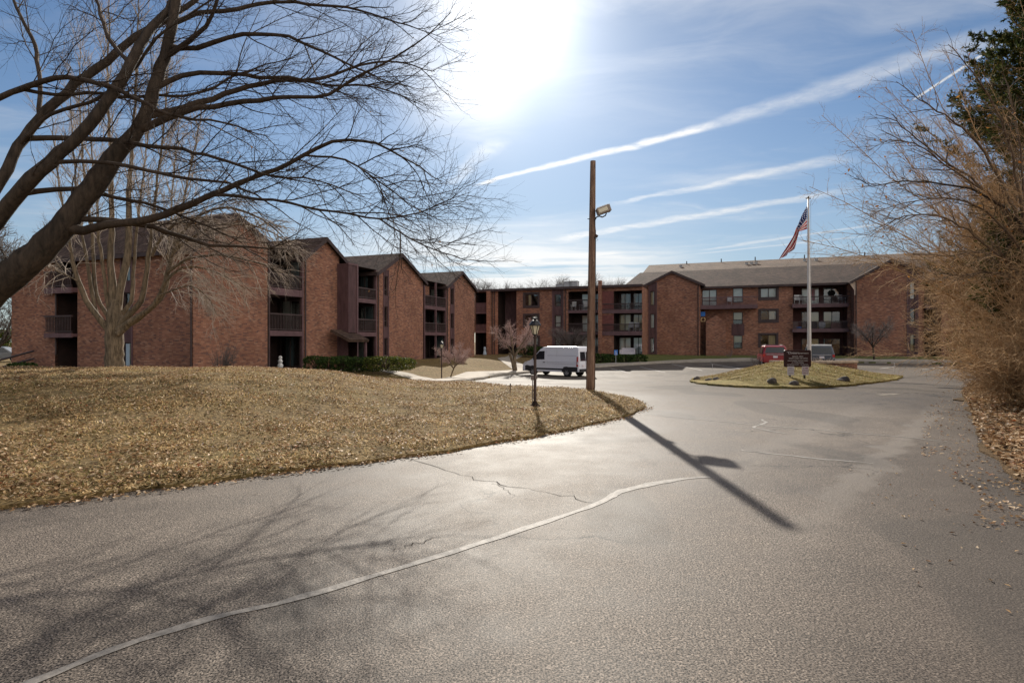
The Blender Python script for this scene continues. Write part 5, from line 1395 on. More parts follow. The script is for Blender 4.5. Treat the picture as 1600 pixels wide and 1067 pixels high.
# ------------------------------------------------------------------ things on and by the buildings
def patio_chair(loc, rz, mat, label, group):
    r = empty('patio_chair', loc, label, 'chair', group); r.rotation_euler = (0, 0, rz)
    m = MB(); m.cbox((0, 0, .42), (.52, .5, .05)); m.build('seat', mat, r)
    m = MB(); m.cbox((0, .25, .74), (.52, .04, .58), 0, R(-10)); m.build('backrest', mat, r)
    for sx in (-.23, .23):
        for sy in (-.22, .22): m = MB(); m.cbox((sx, sy, .2), (.045, .045, .4)); m.build('leg', mat, r)
        m = MB(); m.cbox((sx * 1.1, 0, .64), (.06, .5, .035)); m.cbox((sx * 1.1, -.22, .53), (.045, .045, .2)); m.build('armrest', mat, r)
    return r


RZ = math.atan2(VX[1], VX[0])
def bal_xyz(pl, px, py, d): s_ = pl.s_at(px); q = pl.P(s_, pl.z_at(s_, py), d); return tuple(q)
patio_chair(bal_xyz(pc, 894, 484.2, -.7), RZ, WHITE, 'white chair at the left end of the third floor balcony behind the van', 'white balcony chairs')
patio_chair(bal_xyz(pc, 913, 484.2, -.8), RZ + .4, WHITE, 'white chair beside the wooden pole on the third floor balcony behind the van', 'white balcony chairs')
patio_chair(bal_xyz(pc, 906, 484.2, -1.1), RZ - .7, GREYMETAL, 'grey chair between the two white chairs on the far balcony', 'balcony chairs')
patio_chair(bal_xyz(pm, 1246, 474.2, -.6), RZ, WHITE, 'pale chair at the left end of the upper balcony behind the flagpole', 'balcony chairs')
patio_chair(bal_xyz(pm, 1256, 474.2, -.8), RZ + .5, GREYMETAL, 'dark grey chair next to the flagpole on the upper balcony', 'balcony chairs')
patio_chair(bal_xyz(pm, 1317, 474.2, -.5), RZ + .6, GREYMETAL, 'grey chair at the right end of the upper balcony behind the flagpole', 'balcony chairs')
patio_chair(bal_xyz(pm, 1140, 477.3, .5), RZ, GREYMETAL, 'grey chair on the long top balcony left of the red car', 'balcony chairs')
patio_chair(bal_xyz(pc, 984, 517.2, -.9), RZ, GREYMETAL, 'left grey chair on the middle balcony above the white sofa', 'balcony chairs')
patio_chair(bal_xyz(pc, 994, 517.2, -.9), RZ + .3, GREYMETAL, 'right grey chair on the middle balcony above the white sofa', 'balcony chairs')
q = bal_xyz(pc, 979, 554, -.9); r = empty('sofa', (q[0], q[1], zbc + .06), 'pale sofa on the ground floor patio behind the far clipped hedge', 'sofa'); r.rotation_euler = (0, 0, RZ)
m = MB(); m.cbox((0, 0, .3), (1.5, .8, .3)); m.build('seat', SIGNWHITE, r); m = MB(); m.cbox((0, .36, .62), (1.5, .16, .5)); m.build('backrest', SIGNWHITE, r)
for sx in (-.8, .8): m = MB(); m.cbox((sx, 0, .42), (.16, .8, .5)); m.build('armrest', SIGNWHITE, r)
# drum table and boxes kept on the middle balcony
q = bal_xyz(pm, 1285, 513.2, -.35); m = MB(); m.tube([(q[0], q[1] - .02, q[2] + .42), (q[0], q[1] + .05, q[2] + .42)], .42, 20); m.cbox((q[0], q[1] + .09, q[2] + .05), (.5, .1, .1)); tag(m.build('round_tabletop', plain('round_grey', (0.30, 0.32, 0.36), .6, .3, .15)), 'round grey tabletop leaning on edge on the middle balcony right of the flagpole', 'tabletop')
for px_, w, h, mt, lab in ((1243, .6, .7, plain('brown_cover', (0.16, 0.11, 0.10), .8, .2, .3), 'brown covered item at the left end of the middle balcony'), (1307, .95, .62, plain('rust_cover', (0.19, 0.11, 0.10), .8, .2, .4), 'reddish brown covered bench at the right end of the middle balcony'), (1249, .5, .2, BLUEITEM, 'low blue box on the middle balcony left of the flagpole'), (1272, .7, .72, BLACKPLASTIC, 'dark covered grill just right of the flagpole on the middle balcony')):
    q = bal_xyz(pm, px_, 513.2, -.5); m = MB(); m.cbox((q[0], q[1], q[2] + h * .45), (w, .5, h * .9), RZ); m.cbox((q[0], q[1], q[2] + h * .94), (w * .86, .42, h * .12), RZ); tag(m.build('covered_item', mt), lab, 'covered item')
q = bal_xyz(pm, 1305, 474, -2.0); m = MB(); m.tube([(q[0], q[1] + .05, q[2] + 1.3), (q[0], q[1] - .0, q[2] + 1.3)], .36, 18); m.cbox((q[0], q[1] + .02, q[2] + .5), (.1, .1, 1.0), RZ); tag(m.build('round_grill', BLACKMETAL), 'round black grill lid at the right of the top balcony behind the flagpole', 'grill')
# striped flag hung in the upper balcony's window
q = pm.back(2.4); s_ = q.s_at(1269); m = MB(); za = zm(1269, 474); P0 = [q.P(s_ - .28, za + .45, .13), q.P(s_ + .28, za + .45, .13), q.P(s_ + .28, za + 1.75, .13), q.P(s_ - .28, za + 1.75, .13)]
def mk_stripes(t, P, b):
    u = t.sep(uvco(t))[0]; P(t.mix(t.math('MODULO', t.math('FLOOR', t.math('MULTIPLY', u, 12.5)), 2.0), (0.55, 0.50, 0.52), (0.42, 0.05, 0.08)), .85, .1)
m.quad(*P0); pn_ = q.P(s_, 0, .125) - q.P(s_, 0, .13); m.quad(*[p + pn_ for p in P0[::-1]]); tag(m.build('striped_banner', material('banner_cloth', mk_stripes)), 'red and white striped banner hanging in the upper balcony window', 'banner')
# items in the narrow gap by the small brick annexe
q = bal_xyz(pm, 1099, 500, .9); m = MB(); m.tube([(q[0] + .24 * math.cos(a), q[1], q[2] + .24 * math.sin(a)) for a in np.linspace(0, 2 * math.pi, 17)], .07, 6, False); tag(m.build('wreath', plain('wreath_tan', (0.5, 0.36, 0.20), .9, .1, .4, 20)), 'tan wreath hanging in the gap left of the small brick annexe', 'wreath')
q = bal_xyz(pm, 1098.5, 491.5, .9); m = MB(); m.cbox(q, (.55, .05, .48), RZ); m.cbox((q[0], q[1], q[2] + .26), (.58, .07, .05), RZ); tag(m.build('blue_panel', BLUEITEM), 'blue panel hung under the long balcony above the wreath', 'panel')
# white stacked-ball ornament on the ground floor patio of the second block
q = p2.P(p2.s_at(455), p2.z_at(p2.s_at(455), 579), -.9); z0 = p2.z_at(p2.s_at(419), 579)
m = MB()
for (z_, r_) in ((.20, .20), (.50, .16), (.74, .13)):
    m.lathe((q[0], q[1], z0 + z_), [(r_ * math.sin(a), -r_ * math.cos(a)) for a in np.linspace(.12, math.pi - .05, 10)], 14)
o = m.build('garden_ornament', WHITE, smooth=True); tag(o, 'white stacked ball figure on the patio of the second brick block', 'ornament')
m = MB()
for (z_, r_) in ((.50, .16), (.74, .13), (.28, .20)):
    for sx in (-.06, .06): m.lathe((q[0] + sx, q[1] - r_ * .93, q[2] * 0 + z0 + z_ + .03), [(.0, -.025), (.03, 0), (.0, .025)], 6)
m.build('button', BLACKMETAL, o)
q = bal_xyz(pc, 762, 548, .9); m = MB(); m.lathe((q[0], q[1], float(z_left(q[0], q[1])[0])), [(.2, 0), (.22, .1), (.12, .55), (.16, .75), (.1, .95), (.02, 1.0)], 12); tag(m.build('garden_statue', PALEBLUE), 'small pale bluish statue by the corner entry of the back building', 'statue')


# ------------------------------------------------------------------ trees: limbs as tapered tubes, grown twig by twig
class Wood:
    def __init__(s): s.b = {}
    def add(s, pts, rad, sides): s.b.setdefault((len(pts), sides), []).append((pts, rad))
    def build(s, name, mat, parent=None):
        Vs, Fs, off = [], [], 0
        for (n, k), L in s.b.items():
            P = np.array([a for a, _ in L], float); Rr = np.array([r for _, r in L], float)
            T = np.gradient(P, axis=1); T /= np.linalg.norm(T, axis=2, keepdims=True) + 1e-9
            D = P[:, -1] - P[:, 0]; D /= np.linalg.norm(D, axis=1, keepdims=True) + 1e-9
            ref = np.where(np.abs(D[:, 2:3]) < .8, np.array([[0, 0, 1.0]]), np.array([[1.0, 0, 0]]))
            A = np.cross(ref[:, None, :], T); A /= np.linalg.norm(A, axis=2, keepdims=True) + 1e-9; B = np.cross(T, A)
            an = 2 * np.pi * np.arange(k) / k
            V = P[:, :, None, :] + Rr[:, :, None, None] * (A[:, :, None, :] * np.cos(an)[None, None, :, None] + B[:, :, None, :] * np.sin(an)[None, None, :, None])
            m = len(L); idx = np.arange(m * n * k).reshape(m, n, k)
            a = idx[:, :-1]; b = np.roll(a, -1, 2); d = idx[:, 1:]; c = np.roll(d, -1, 2)
            Fs.append(np.stack([a, b, c, d], -1).reshape(-1, 4) + off); Vs.append(V.reshape(-1, 3)); off += m * n * k
        if not Vs: return None
        return raw(name, np.concatenate(Vs), np.concatenate(Fs), 4, mat, parent, smooth=True)


def unit(v): return v / (np.linalg.norm(v) + 1e-9)


def resample(pts, rad, step):
    pts = np.array(pts, float); rad = np.array(rad, float)
    # Catmull-Rom through the points
    n = len(pts); P = np.vstack([2 * pts[0] - pts[1], pts, 2 * pts[-1] - pts[-2]]); out = []; ro = []
    for i in range(n - 1):
        L = np.linalg.norm(pts[i + 1] - pts[i]); k = max(1, int(L / step))
        for j in range(k):
            t = j / k; p0, p1, p2, p3 = P[i:i + 4]
            out.append(.5 * ((2 * p1) + (-p0 + p2) * t + (2 * p0 - 5 * p1 + 4 * p2 - p3) * t * t + (-p0 + 3 * p1 - 3 * p2 + p3) * t ** 3)); ro.append(rad[i] + (rad[i + 1] - rad[i]) * t)
    out.append(pts[-1]); ro.append(rad[-1]); return np.array(out), np.array(ro)


def shoot(p, d, L, r, n, wig, bias, r_end=.35):
    """a curved shoot: n segments; bias is added to its direction as it goes"""
    pts = [p]; d = unit(d)
    for i in range(n):
        d = unit(d + rng.normal(size=3) * wig + np.asarray(bias) / n); pts.append(pts[-1] + d * L / n)
    return np.array(pts), np.linspace(r, r * r_end, n + 1)


def grow(wood, pts, rad, levels, lv=0, t0=0.15, keep=None):
    """side shoots along a limb; levels: dicts with per_m, len, ang, n, r, wig, bias, sides"""
    if lv >= len(levels): return
    q = levels[lv]; seg = np.linalg.norm(np.diff(pts, axis=0), axis=1); tot = seg.sum(); cum = np.concatenate([[0], np.cumsum(seg)])
    cnt = rng.poisson(q['per_m'] * tot * (1 - t0)); side = rng.uniform(0, 6.28)
    for c in range(cnt):
        t = t0 + (1 - t0) * (c + rng.uniform(.1, .9)) / max(cnt, 1); s_ = t * tot; i = min(np.searchsorted(cum, s_) - 1, len(seg) - 1); i = max(i, 0)
        f = (s_ - cum[i]) / (seg[i] + 1e-9); p = pts[i] + (pts[i + 1] - pts[i]) * f; T = unit(pts[i + 1] - pts[i]); rp = rad[i] + (rad[i + 1] - rad[i]) * f
        side += 2.4 + rng.normal() * .5
        a = unit(np.cross(T, (0.13, .27, 1))); b = np.cross(T, a); perp = a * math.cos(side) + b * math.sin(side)
        if 'flat' in q: perp = unit(perp * np.array((1, 1, q['flat'])))
        an = R(q['ang']) * rng.uniform(.65, 1.3); d = T * math.cos(an) + perp * math.sin(an) + np.asarray(q.get('push', (0, 0, 0)))
        L = rng.uniform(*q['len']) * (1.1 - .55 * t if lv == 0 else 1.15 - .5 * t); r = min(q['r'] * rng.uniform(.7, 1.25), rp * .85)
        P_, R_ = shoot(p, d, L, r, q['n'], q['wig'], q['bias'], q.get('end', .35))
        if keep is not None and not keep(P_[-1]): continue
        wood.add(P_, R_, q['sides']); grow(wood, P_, R_, levels, lv + 1, .12, keep)


def limb(wood, path, Ys, Rpx, sides=10, step=.22, jit=0.012):
    pts = [pt(px, py, Y) for (px, py), Y in zip(path, np.interp(np.linspace(0, 1, len(path)), np.linspace(0, 1, len(Ys)), Ys))]
    rad = [r * p[1] / F for r, p in zip(np.interp(np.linspace(0, 1, len(path)), np.linspace(0, 1, len(Rpx)), Rpx), pts)]
    P_, R_ = resample(pts, rad, step); P_ = P_ + rng.normal(size=P_.shape) * jit; R_ = R_ * (1 + rng.normal(size=len(R_)) * .03)
    wood.add(P_, R_, sides); return P_, R_


# ---- the big dark tree at the left
K1 = 1.34
gx, gy = px_x(-165, 8.7 * K1), 8.7 * K1
T1 = empty('bare_tree', (gx, gy, float(z_left(gx, gy)[0])), 'big dark bare tree leaning in from the left edge over the lawn, nearest the camera', 'tree'); bpy.context.view_layer.update()
tw, cw = Wood(), Wood()
zf = float(z_left(gx, gy)[0]); base_py = CY - (zf - .15 - CH) * F / gy
L1 = limb(tw, [(-165, base_py), (-150, 640), (-95, 530), (0, 443), (62, 393), (119, 326), (176, 248), (214, 204), (234, 160), (248, 120), (266, 57), (275, 0), (290, -90)], [8.7 * K1, 8.7 * K1, 8.9 * K1, 9.2 * K1], [38, 33, 27, 24, 20, 16, 13.5, 10.5, 9.5, 8.5, 8, 7, 5], 14)
L2 = limb(tw, [(-150, 640), (-100, 480), (0, 338), (62, 268), (123, 214), (166, 161), (204, 100), (228, 52), (262, 15), (300, -60)], [8.7 * K1, 8.3 * K1, 8.6 * K1, 9.4 * K1], [26, 16, 11, 10, 9.2, 8.3, 7.4, 6.6, 5.6, 4], 12)
L3 = limb(tw, [(-110, 520), (-60, 370), (0, 285), (28, 230), (62, 185), (119, 133), (166, 95), (214, 57), (256, 33), (305, 0), (345, -40)], [8.6 * K1, 9.4 * K1, 10.2 * K1], [14, 10, 7.6, 7.2, 6.8, 6.4, 5.8, 5, 4.4, 3.6, 2.4], 10)
spec = [
    ([(104, 372), (130, 361), (166, 352), (237, 342), (294, 322), (332, 304), (394, 280), (451, 256), (494, 233), (546, 218), (608, 233), (655, 262), (690, 285)], (9.0, 8.6, 8.2), (13, 11, 9.5, 9, 8, 6.5, 5.5, 4.8, 4.2, 3.5, 2.4, 1.5, .8)),
    ([(340, 300), (427, 313), (475, 323), (546, 335), (594, 342), (655, 332), (712, 309), (735, 300)], (8.6, 8.0), (4, 3, 2.8, 2.4, 2, 1.4, .9, .5)),
    ([(590, 341), (641, 372), (689, 394), (731, 409)], (8.1, 7.7), (2, 1.6, 1.2, .6)),
    ([(216, 202), (285, 176), (332, 166), (404, 157), (451, 152), (513, 147), (570, 114), (627, 85), (668, 55), (705, 19)], (9.2, 8.2), (8.5, 7, 6.3, 5.4, 4.6, 3.6, 2.7, 1.9, 1.3, .7)),
    ([(222, 190), (262, 176), (313, 161), (370, 142), (427, 128), (499, 123), (546, 109), (608, 95), (680, 112)], (9.2, 10.2), (8, 7.5, 7, 6, 5, 4, 3, 2, .9)),
    ([(243, 140), (285, 119), (342, 116), (404, 119), (451, 121), (503, 133), (594, 138), (650, 160)], (9.2, 9.9), (6, 5.5, 5, 4.3, 3.6, 2.8, 1.8, .8)),
    ([(262, 80), (309, 76), (356, 59), (404, 52), (451, 57), (522, 90), (594, 124), (640, 135)], (9.2, 8.8), (6, 5.5, 5, 4.4, 3.6, 2.6, 1.6, .8)),
    ([(258, 84), (304, 57), (332, 24), (352, -30)], (9.2, 8.6), (6, 5, 4, 3)),
    ([(268, 40), (309, 22), (370, 14), (427, 4), (522, 10), (620, 35), (690, 60)], (9.3, 9.8), (5.5, 5, 4.5, 3.8, 2.8, 1.6, .7)),
    ([(-60, 180), (0, 152), (47, 133), (85, 121), (138, 126), (190, 142), (228, 164), (285, 185), (350, 192), (420, 215)], (8.4, 7.9), (7, 6.5, 6, 5.5, 5.2, 4.6, 4, 3.2, 2.2, 1)),
    ([(40, 165), (85, 148), (138, 145), (190, 152), (245, 150), (309, 147), (356, 123), (394, 109), (460, 90)], (9.8, 9.2), (4.5, 4, 3.8, 3.5, 3.3, 3, 2.4, 1.8, .8)),
    ([(47, 232), (109, 216), (166, 218), (228, 228), (285, 233), (356, 252), (427, 275), (500, 283), (570, 310)], (8.7, 8.0), (6.5, 5.8, 5.2, 4.6, 4, 3.2, 2.4, 1.6, .7)),
    ([(90, 254), (166, 254), (228, 266), (294, 280), (356, 285), (420, 318), (470, 352)], (9.1, 8.6), (5, 4.5, 4, 3.4, 2.6, 1.6, .7)),
    ([(35, 312), (60, 300), (119, 294), (180, 309), (247, 323), (320, 352), (380, 380)], (8.6, 9.5), (6.5, 6, 5.2, 4.2, 3, 2, .8)),
    ([(118, 350), (180, 345), (240, 355), (290, 372), (325, 384), (370, 383), (420, 388), (470, 370)], (9.1, 9.7), (7, 6, 5.4, 4.6, 3.6, 2.6, 1.6, .7)),
    ([(60, 186), (62, 120), (50, 60), (20, 0), (10, -60)], (9.8, 10.4), (5, 4.5, 4, 3, 2)),
    ([(204, 100), (170, 60), (150, 0), (120, -60)], (9.1, 9.9), (5, 4, 3, 2)),
    ([(28, 230), (80, 180), (140, 160), (200, 120), (245, 60), (300, 20), (360, -20)], (9.0, 8.6), (4.5, 4, 3.6, 3.2, 2.8, 2.2, 1.5)),
    ([(480, 240), (540, 250), (600, 290), (640, 320), (700, 350)], (8.4, 8.0), (2.6, 2.2, 1.6, 1.1, .6)),
]
limbs = [L1, L2, L3]


def rooted(w_, path, Ys, Rpx, hosts, sides=8, step=.25):
    """a limb that springs from the nearest point of the limbs already there"""
    H = np.concatenate([h[0] for h in hosts]); hx = CX + F * H[:, 0] / H[:, 1]; hy = CY - F * (H[:, 2] - CH) / H[:, 1]
    k = int(np.argmin(np.hypot(hx - path[0][0], hy - path[0][1])))
    pts = [pt(px, py, Y) for (px, py), Y in zip(path, np.interp(np.linspace(0, 1, len(path)), np.linspace(0, 1, len(Ys)), Ys))]
    dY = H[k][1] - pts[0][1]; f = np.clip(1 - np.arange(len(pts)) / (len(pts) * .7), 0, 1)
    pts = [pt(px, py, p[1] + dY * q) for (px, py), p, q in zip(path, pts, f)]
    if np.hypot(hx[k] - path[0][0], hy[k] - path[0][1]) < 70: pts[0] = H[k]
    rad = [r * p[1] / F for r, p in zip(np.interp(np.linspace(0, 1, len(path)), np.linspace(0, 1, len(Rpx)), Rpx), pts)]
    P_, R_ = resample(pts, rad, step); J = rng.normal(size=P_.shape) * .012; J[0] = 0; P_ = P_ + J
    w_.add(P_, R_ * (1 + rng.normal(size=len(R_)) * .03), sides); return P_, R_


for p_, y_, r_ in spec: limbs.append(rooted(cw, p_, [q * K1 for q in y_], [k_ * .70 for k_ in r_], limbs))
lev = [dict(per_m=3.8, len=(.7, 2.4), ang=42, n=7, r=.013, wig=.10, bias=(.12, 0, .10), sides=5, flat=.75, push=(.14, 0, .03)),
       dict(per_m=7.6, len=(.33, 1.15), ang=40, n=5, r=.0054, wig=.12, bias=(.12, 0, .10), sides=3, push=(.10, 0, .0)),
       dict(per_m=6.0, len=(.14, .5), ang=42, n=3, r=.0034, wig=.12, bias=(0, 0, .18), sides=3, end=.5)]
lev_thick = [dict(lev[0], per_m=2.0)] + lev[1:]
for i, (P_, R_) in enumerate(limbs): grow(cw, P_, R_, lev_thick if i < 3 else lev, 0, .42 if i < 3 else .22)
tw.build('trunk', BARK, T1); cw.build('crown', BARK_TWIG, T1)
# the last dry leaves still hanging
pts = np.array([a[-1] for (n, k), L in cw.b.items() if k == 3 for a, _ in L]); sel = pts[rng.choice(len(pts), 130, replace=False)]
def leaf_quads(C, size, tilt=1.0, up=None):
    n = len(C); a = rng.normal(size=(n, 3)); a[:, 2] *= tilt; a /= np.linalg.norm(a, axis=1)[:, None] + 1e-9
    b = rng.normal(size=(n, 3)); b[:, 2] *= tilt; b -= a * (a * b).sum(1)[:, None]; b /= np.linalg.norm(b, axis=1)[:, None] + 1e-9
    s_ = size * rng.uniform(.6, 1.4, n)[:, None]; c = np.cross(a, b)
    V = np.stack([C - a * s_, C + b * s_ * .55 + c * s_ * .22, C + a * s_, C - b * s_ * .55 + c * s_ * .22], 1).reshape(-1, 3)
    return V, np.arange(4 * n).reshape(n, 4)
V_, F_ = leaf_quads(sel, .022); raw('dry_leaves', V_, F_, 4, LEAF, T1)
settle(T1)

# ---- the pale forked tree on the crest
ty = 20.5; txx = px_x(178, ty)
zt2 = float(z_left(txx, ty)[0])
T2 = empty('bare_tree', (txx, ty, zt2), 'pale barked bare tree forking low into many upright stems on the lawn crest', 'tree'); bpy.context.view_layer.update()
tw, cw = Wood(), Wood()
limb(tw, [(178, 592), (178, 575), (179, 545), (179, 520), (180, 498), (180, 470)], [ty], [16, 13.5, 12.5, 12.5, 11.5, 7], 14, .15)
stems = [([(174, 520), (160, 503), (141, 480), (128, 455), (118, 425), (112, 395), (107, 372), (98, 320), (88, 250), (80, 180)], (20.4, 20, 19.6), (8, 6.5, 5.6, 5, 4.6, 4.3, 4, 3, 2, 1)),
         ([(175, 515), (155, 500), (146, 470), (140, 430), (133, 395), (126, 355), (118, 280), (112, 200), (110, 120)], (20.4, 21), (6.5, 5, 4, 3.6, 3.2, 2.9, 2.3, 1.6, .8)),
         ([(176, 508), (169, 480), (164, 440), (158, 400), (154, 360), (150, 290), (140, 200), (138, 90)], (20.5, 20.2), (5, 4, 3.4, 3.2, 3, 2.4, 1.7, .8)),
         ([(178, 505), (176, 460), (173, 410), (174, 365), (174, 300), (172, 220), (168, 130), (170, 30), (168, -60)], (20.5, 20.8), (9, 7.5, 6.4, 5.6, 4.6, 3.6, 2.7, 1.8, 1)),
         ([(182, 500), (189, 445), (198, 410), (201, 370), (202, 300), (207, 220), (213, 120), (216, 20), (220, -60)], (20.5, 21.2), (9, 7.5, 7, 6.2, 5, 3.8, 2.7, 1.7, 1)),
         ([(184, 510), (203, 490), (220, 470), (228, 435), (232, 400), (238, 355), (246, 280), (256, 200), (262, 110), (266, 20)], (20.4, 20.0), (8, 6.5, 5.6, 5, 4.6, 4.2, 3.4, 2.6, 1.7, .8)),
         ([(186, 515), (212, 497), (240, 477), (257, 443), (265, 415), (274, 375), (288, 310), (302, 240), (316, 170)], (20.4, 19.6), (8, 6.5, 5.6, 5, 4.5, 4, 3, 2, 1)),
         ([(184, 522), (202, 508), (226, 492), (250, 468), (262, 440), (262, 400), (266, 350), (272, 270), (280, 190)], (20.3, 20.8), (7, 5.5, 4.8, 4.2, 3.8, 3.3, 2.7, 1.9, 1)),
         ([(183, 500), (205, 470), (208, 430), (212, 390), (216, 340), (226, 260), (235, 170), (240, 60)], (20.6, 21.4), (5, 4, 3.4, 3, 2.7, 2.2, 1.5, .7)),
         ([(172, 500), (150, 460), (146, 400), (140, 340), (130, 260), (124, 160), (126, 60)], (20.6, 21.5), (5, 4, 3.4, 3, 2.3, 1.6, .8)),
         ([(262, 425), (290, 405), (325, 398), (365, 402), (410, 412), (445, 428)], (19.8, 19.2), (3.6, 2.8, 2.3, 1.8, 1.2, .6)),
         ([(266, 400), (300, 370), (345, 352), (395, 352), (440, 372), (475, 398)], (19.8, 20.4), (3.6, 2.9, 2.4, 1.8, 1.2, .6)),
         ([(250, 462), (285, 448), (310, 452), (330, 470), (340, 492)], (19.7, 19.2), (2.2, 1.7, 1.3, .9, .5)),
         ([(268, 395), (300, 345), (345, 325), (395, 335), (435, 362), (460, 395)], (19.8, 19.0), (4, 3.2, 2.6, 2, 1.3, .6)),
         ([(258, 440), (285, 418), (320, 420), (355, 432), (385, 452)], (19.8, 20.6), (3.2, 2.5, 2, 1.3, .6)),
         ([(236, 400), (262, 360), (300, 340), (330, 350), (365, 385)], (20, 19.3), (3.6, 2.8, 2.2, 1.5, .7)),
         ([(122, 440), (95, 425), (70, 415), (60, 418)], (20, 19.6), (1.6, 1.2, .8, .4))]
up = [limb(tw, p_, y_, [k_ * .74 * (1 if q_ < 5 else .72) for q_, k_ in enumerate(r_)], 8, .3, .012) for p_, y_, r_ in stems]
levu = [dict(per_m=3.4, len=(.8, 2.3), ang=30, n=6, r=.020, wig=.08, bias=(0, 0, .55), sides=4),
        dict(per_m=5.0, len=(.4, 1.2), ang=32, n=5, r=.010, wig=.10, bias=(0, 0, .5), sides=3),
        dict(per_m=5.0, len=(.2, .55), ang=35, n=3, r=.007, wig=.10, bias=(0, 0, .4), sides=3, end=.5)]
levd = [dict(per_m=9.0, len=(.7, 2.0), ang=48, n=7, r=.016, wig=.10, bias=(.5, -.1, -.75), sides=4),
        dict(per_m=6.5, len=(.3, .8), ang=36, n=5, r=.011, wig=.12, bias=(.35, 0, -.5), sides=3),
        dict(per_m=5.0, len=(.12, .35), ang=40, n=3, r=.009, wig=.12, bias=(.2, 0, -.1), sides=3, end=.5)]
for i, (P_, R_) in enumerate(up): grow(cw, P_, R_, levd if i >= 10 else levu, 0, .30 if i < 10 else .1)
for i in (5, 6, 7): grow(cw, up[i][0], up[i][1], [dict(levd[0], per_m=1.7)] + levd[1:], 0, .25)
tw.build('trunk', BARK_PALE, T2); cw.build('crown', TWIG_PALE, T2)
settle(T2)


# ---- small bare trees
def small_tree(name, label, x, y, z, h, spread, nst, mat, rb=.05, dens=1.0, lean=0.0, stems=None, cat='tree', group=None, bias=.25, tr=1.0):
    r = empty(name, (x, y, z), label, cat, group); bpy.context.view_layer.update()
    tw, cw = Wood(), Wood(); o = v3(x, y, z)
    fork = h * .28
    if nst and stems is None:
        P_, R_ = shoot(o - v3(0, 0, .1), v3(lean, 0, 1), fork + .1, rb, 4, .04, (0, 0, 0), .8); tw.add(P_, R_, 8)
        st = []
        for k in range(nst):
            a = 6.28 * k / nst + rng.uniform(-.4, .4); e = rng.uniform(.35, .95) * spread
            st.append(shoot(P_[-1] - v3(0, 0, rng.uniform(0, .3) * fork * .5), v3(math.cos(a) * e, math.sin(a) * e, 1), (h - fork) * rng.uniform(.75, 1.05), rb * .6, 7, .09, (math.cos(a) * .25 * spread, math.sin(a) * .25 * spread, bias), .2))
    else:
        st = []
        for k in range(nst):
            a = rng.uniform(0, 6.28); e = rng.uniform(.1, .9) * spread
            st.append(shoot(o + v3(math.cos(a) * .15, math.sin(a) * .15, -.05), v3(math.cos(a) * e, math.sin(a) * e, 1), h * rng.uniform(.6, 1.0), rb * .5, 7, .08, (math.cos(a) * .4 * spread, math.sin(a) * .4 * spread, bias), .2))
    for P_, R_ in st: (cw if stems else tw).add(P_, R_, 5)
    q = [dict(per_m=4.5 * dens, len=(.25 * h * .5, .5 * h * .5), ang=42, n=5, r=.022 * tr, wig=.12, bias=(0, 0, bias), sides=3), dict(per_m=6 * dens, len=(.1 * h * .5, .28 * h * .5), ang=42, n=4, r=.015 * tr, wig=.13, bias=(0, 0, .1), sides=3, end=.5),
         dict(per_m=6 * dens, len=(.05 * h * .5, .14 * h * .5), ang=45, n=2, r=.012 * tr, wig=.1, bias=(0, 0, 0), sides=3, end=.6)]
    for P_, R_ in st: grow(cw, P_, R_, q, 0, .25)
    tw.build('trunk', BARK_PALE if mat in (TWIG_PINK, TWIG_PALE) else BARK, r); cw.build('crown', mat, r); settle(r); return r


zl = lambda x, y: float(z_left(x, y)[0])
y = 38.0; x = px_x(703, y); small_tree('small_tree', 'small round headed pinkish bare tree on the lawn by the farthest gable', x, y, zl(x, y), 2.55, 1.15, 7, TWIG_PINK, .05, 3.2, .25, bias=.15)
y = 49.0; x = px_x(806, y); small_tree('small_tree', 'multi stemmed pinkish bare tree with a cut pale stem just left of the white van', x, y, zl(x, y), 4.6, .9, 6, TWIG_PINK, .16, 1.7, -.05)
m = MB(); m.tube([(x - .1, y - .05, zl(x, y) - .1), (x - .3, y - .1, zl(x, y) + .8), (x - .55, y - .1, zl(x, y) + 1.55)], [.15, .12, .10], 8); o = m.build('cut_stem', BARK_PALE, bpy.data.objects['small_tree.001']); bpy.context.view_layer.update(); o.matrix_parent_inverse = bpy.data.objects['small_tree.001'].matrix_world.inverted()
y = 59.0; x = px_x(893, y); small_tree('small_tree', 'dark twiggy bare tree behind the van roof in front of the far balconies', x, y, zl(x, y), 4.6, 1.25, 8, TWIG_GREY, .12, 1.8)
y = 52.5; x = px_x(1366, y); small_tree('small_tree', 'small greyish bare tree in front of the right hand gable wall', x, y, .1, 3.9, 1.0, 6, TWIG_GREY, .09, 2.0)
y = 28.5; x = px_x(346, y); small_tree('bare_shrub', 'dim grey leafless shrub against the nearest long brick wall', x, y, zl(x, y), 1.95, .75, 26, TWIG_GREY, .03, 1.5, 0, True, 'shrub')
y = 60; x = px_x(1140, y); small_tree('bare_shrub', 'low dark shrub at the foot of the wall behind the red car', x, y, .1, 1.1, .9, 14, TWIG_GREY, .03, 1.2, 0, True, 'shrub')
y = 47.5; x = px_x(1182, y); small_tree('bare_shrub', 'dark twiggy shrub beside the red car behind the island', x, y, -.45, 1.5, .5, 22, TWIG_GREY, .03, 1.5, 0, True, 'shrub')
for i, (px_, y) in enumerate(((1228, 34.2), (1275, 34.0), (1290, 34.2))):
    x = px_x(px_, y); small_tree('bare_shrub', ('tuft of dry stems on the planter behind the sign', 'tuft of dry stems on the planter right of the flagpole', 'dry pale stems at the right end of the planter')[i], x, y, .25, (.45, .75, .8)[i], 1.2, 18, TWIG_PALE, .02, 1.5, 0, True, 'shrub')
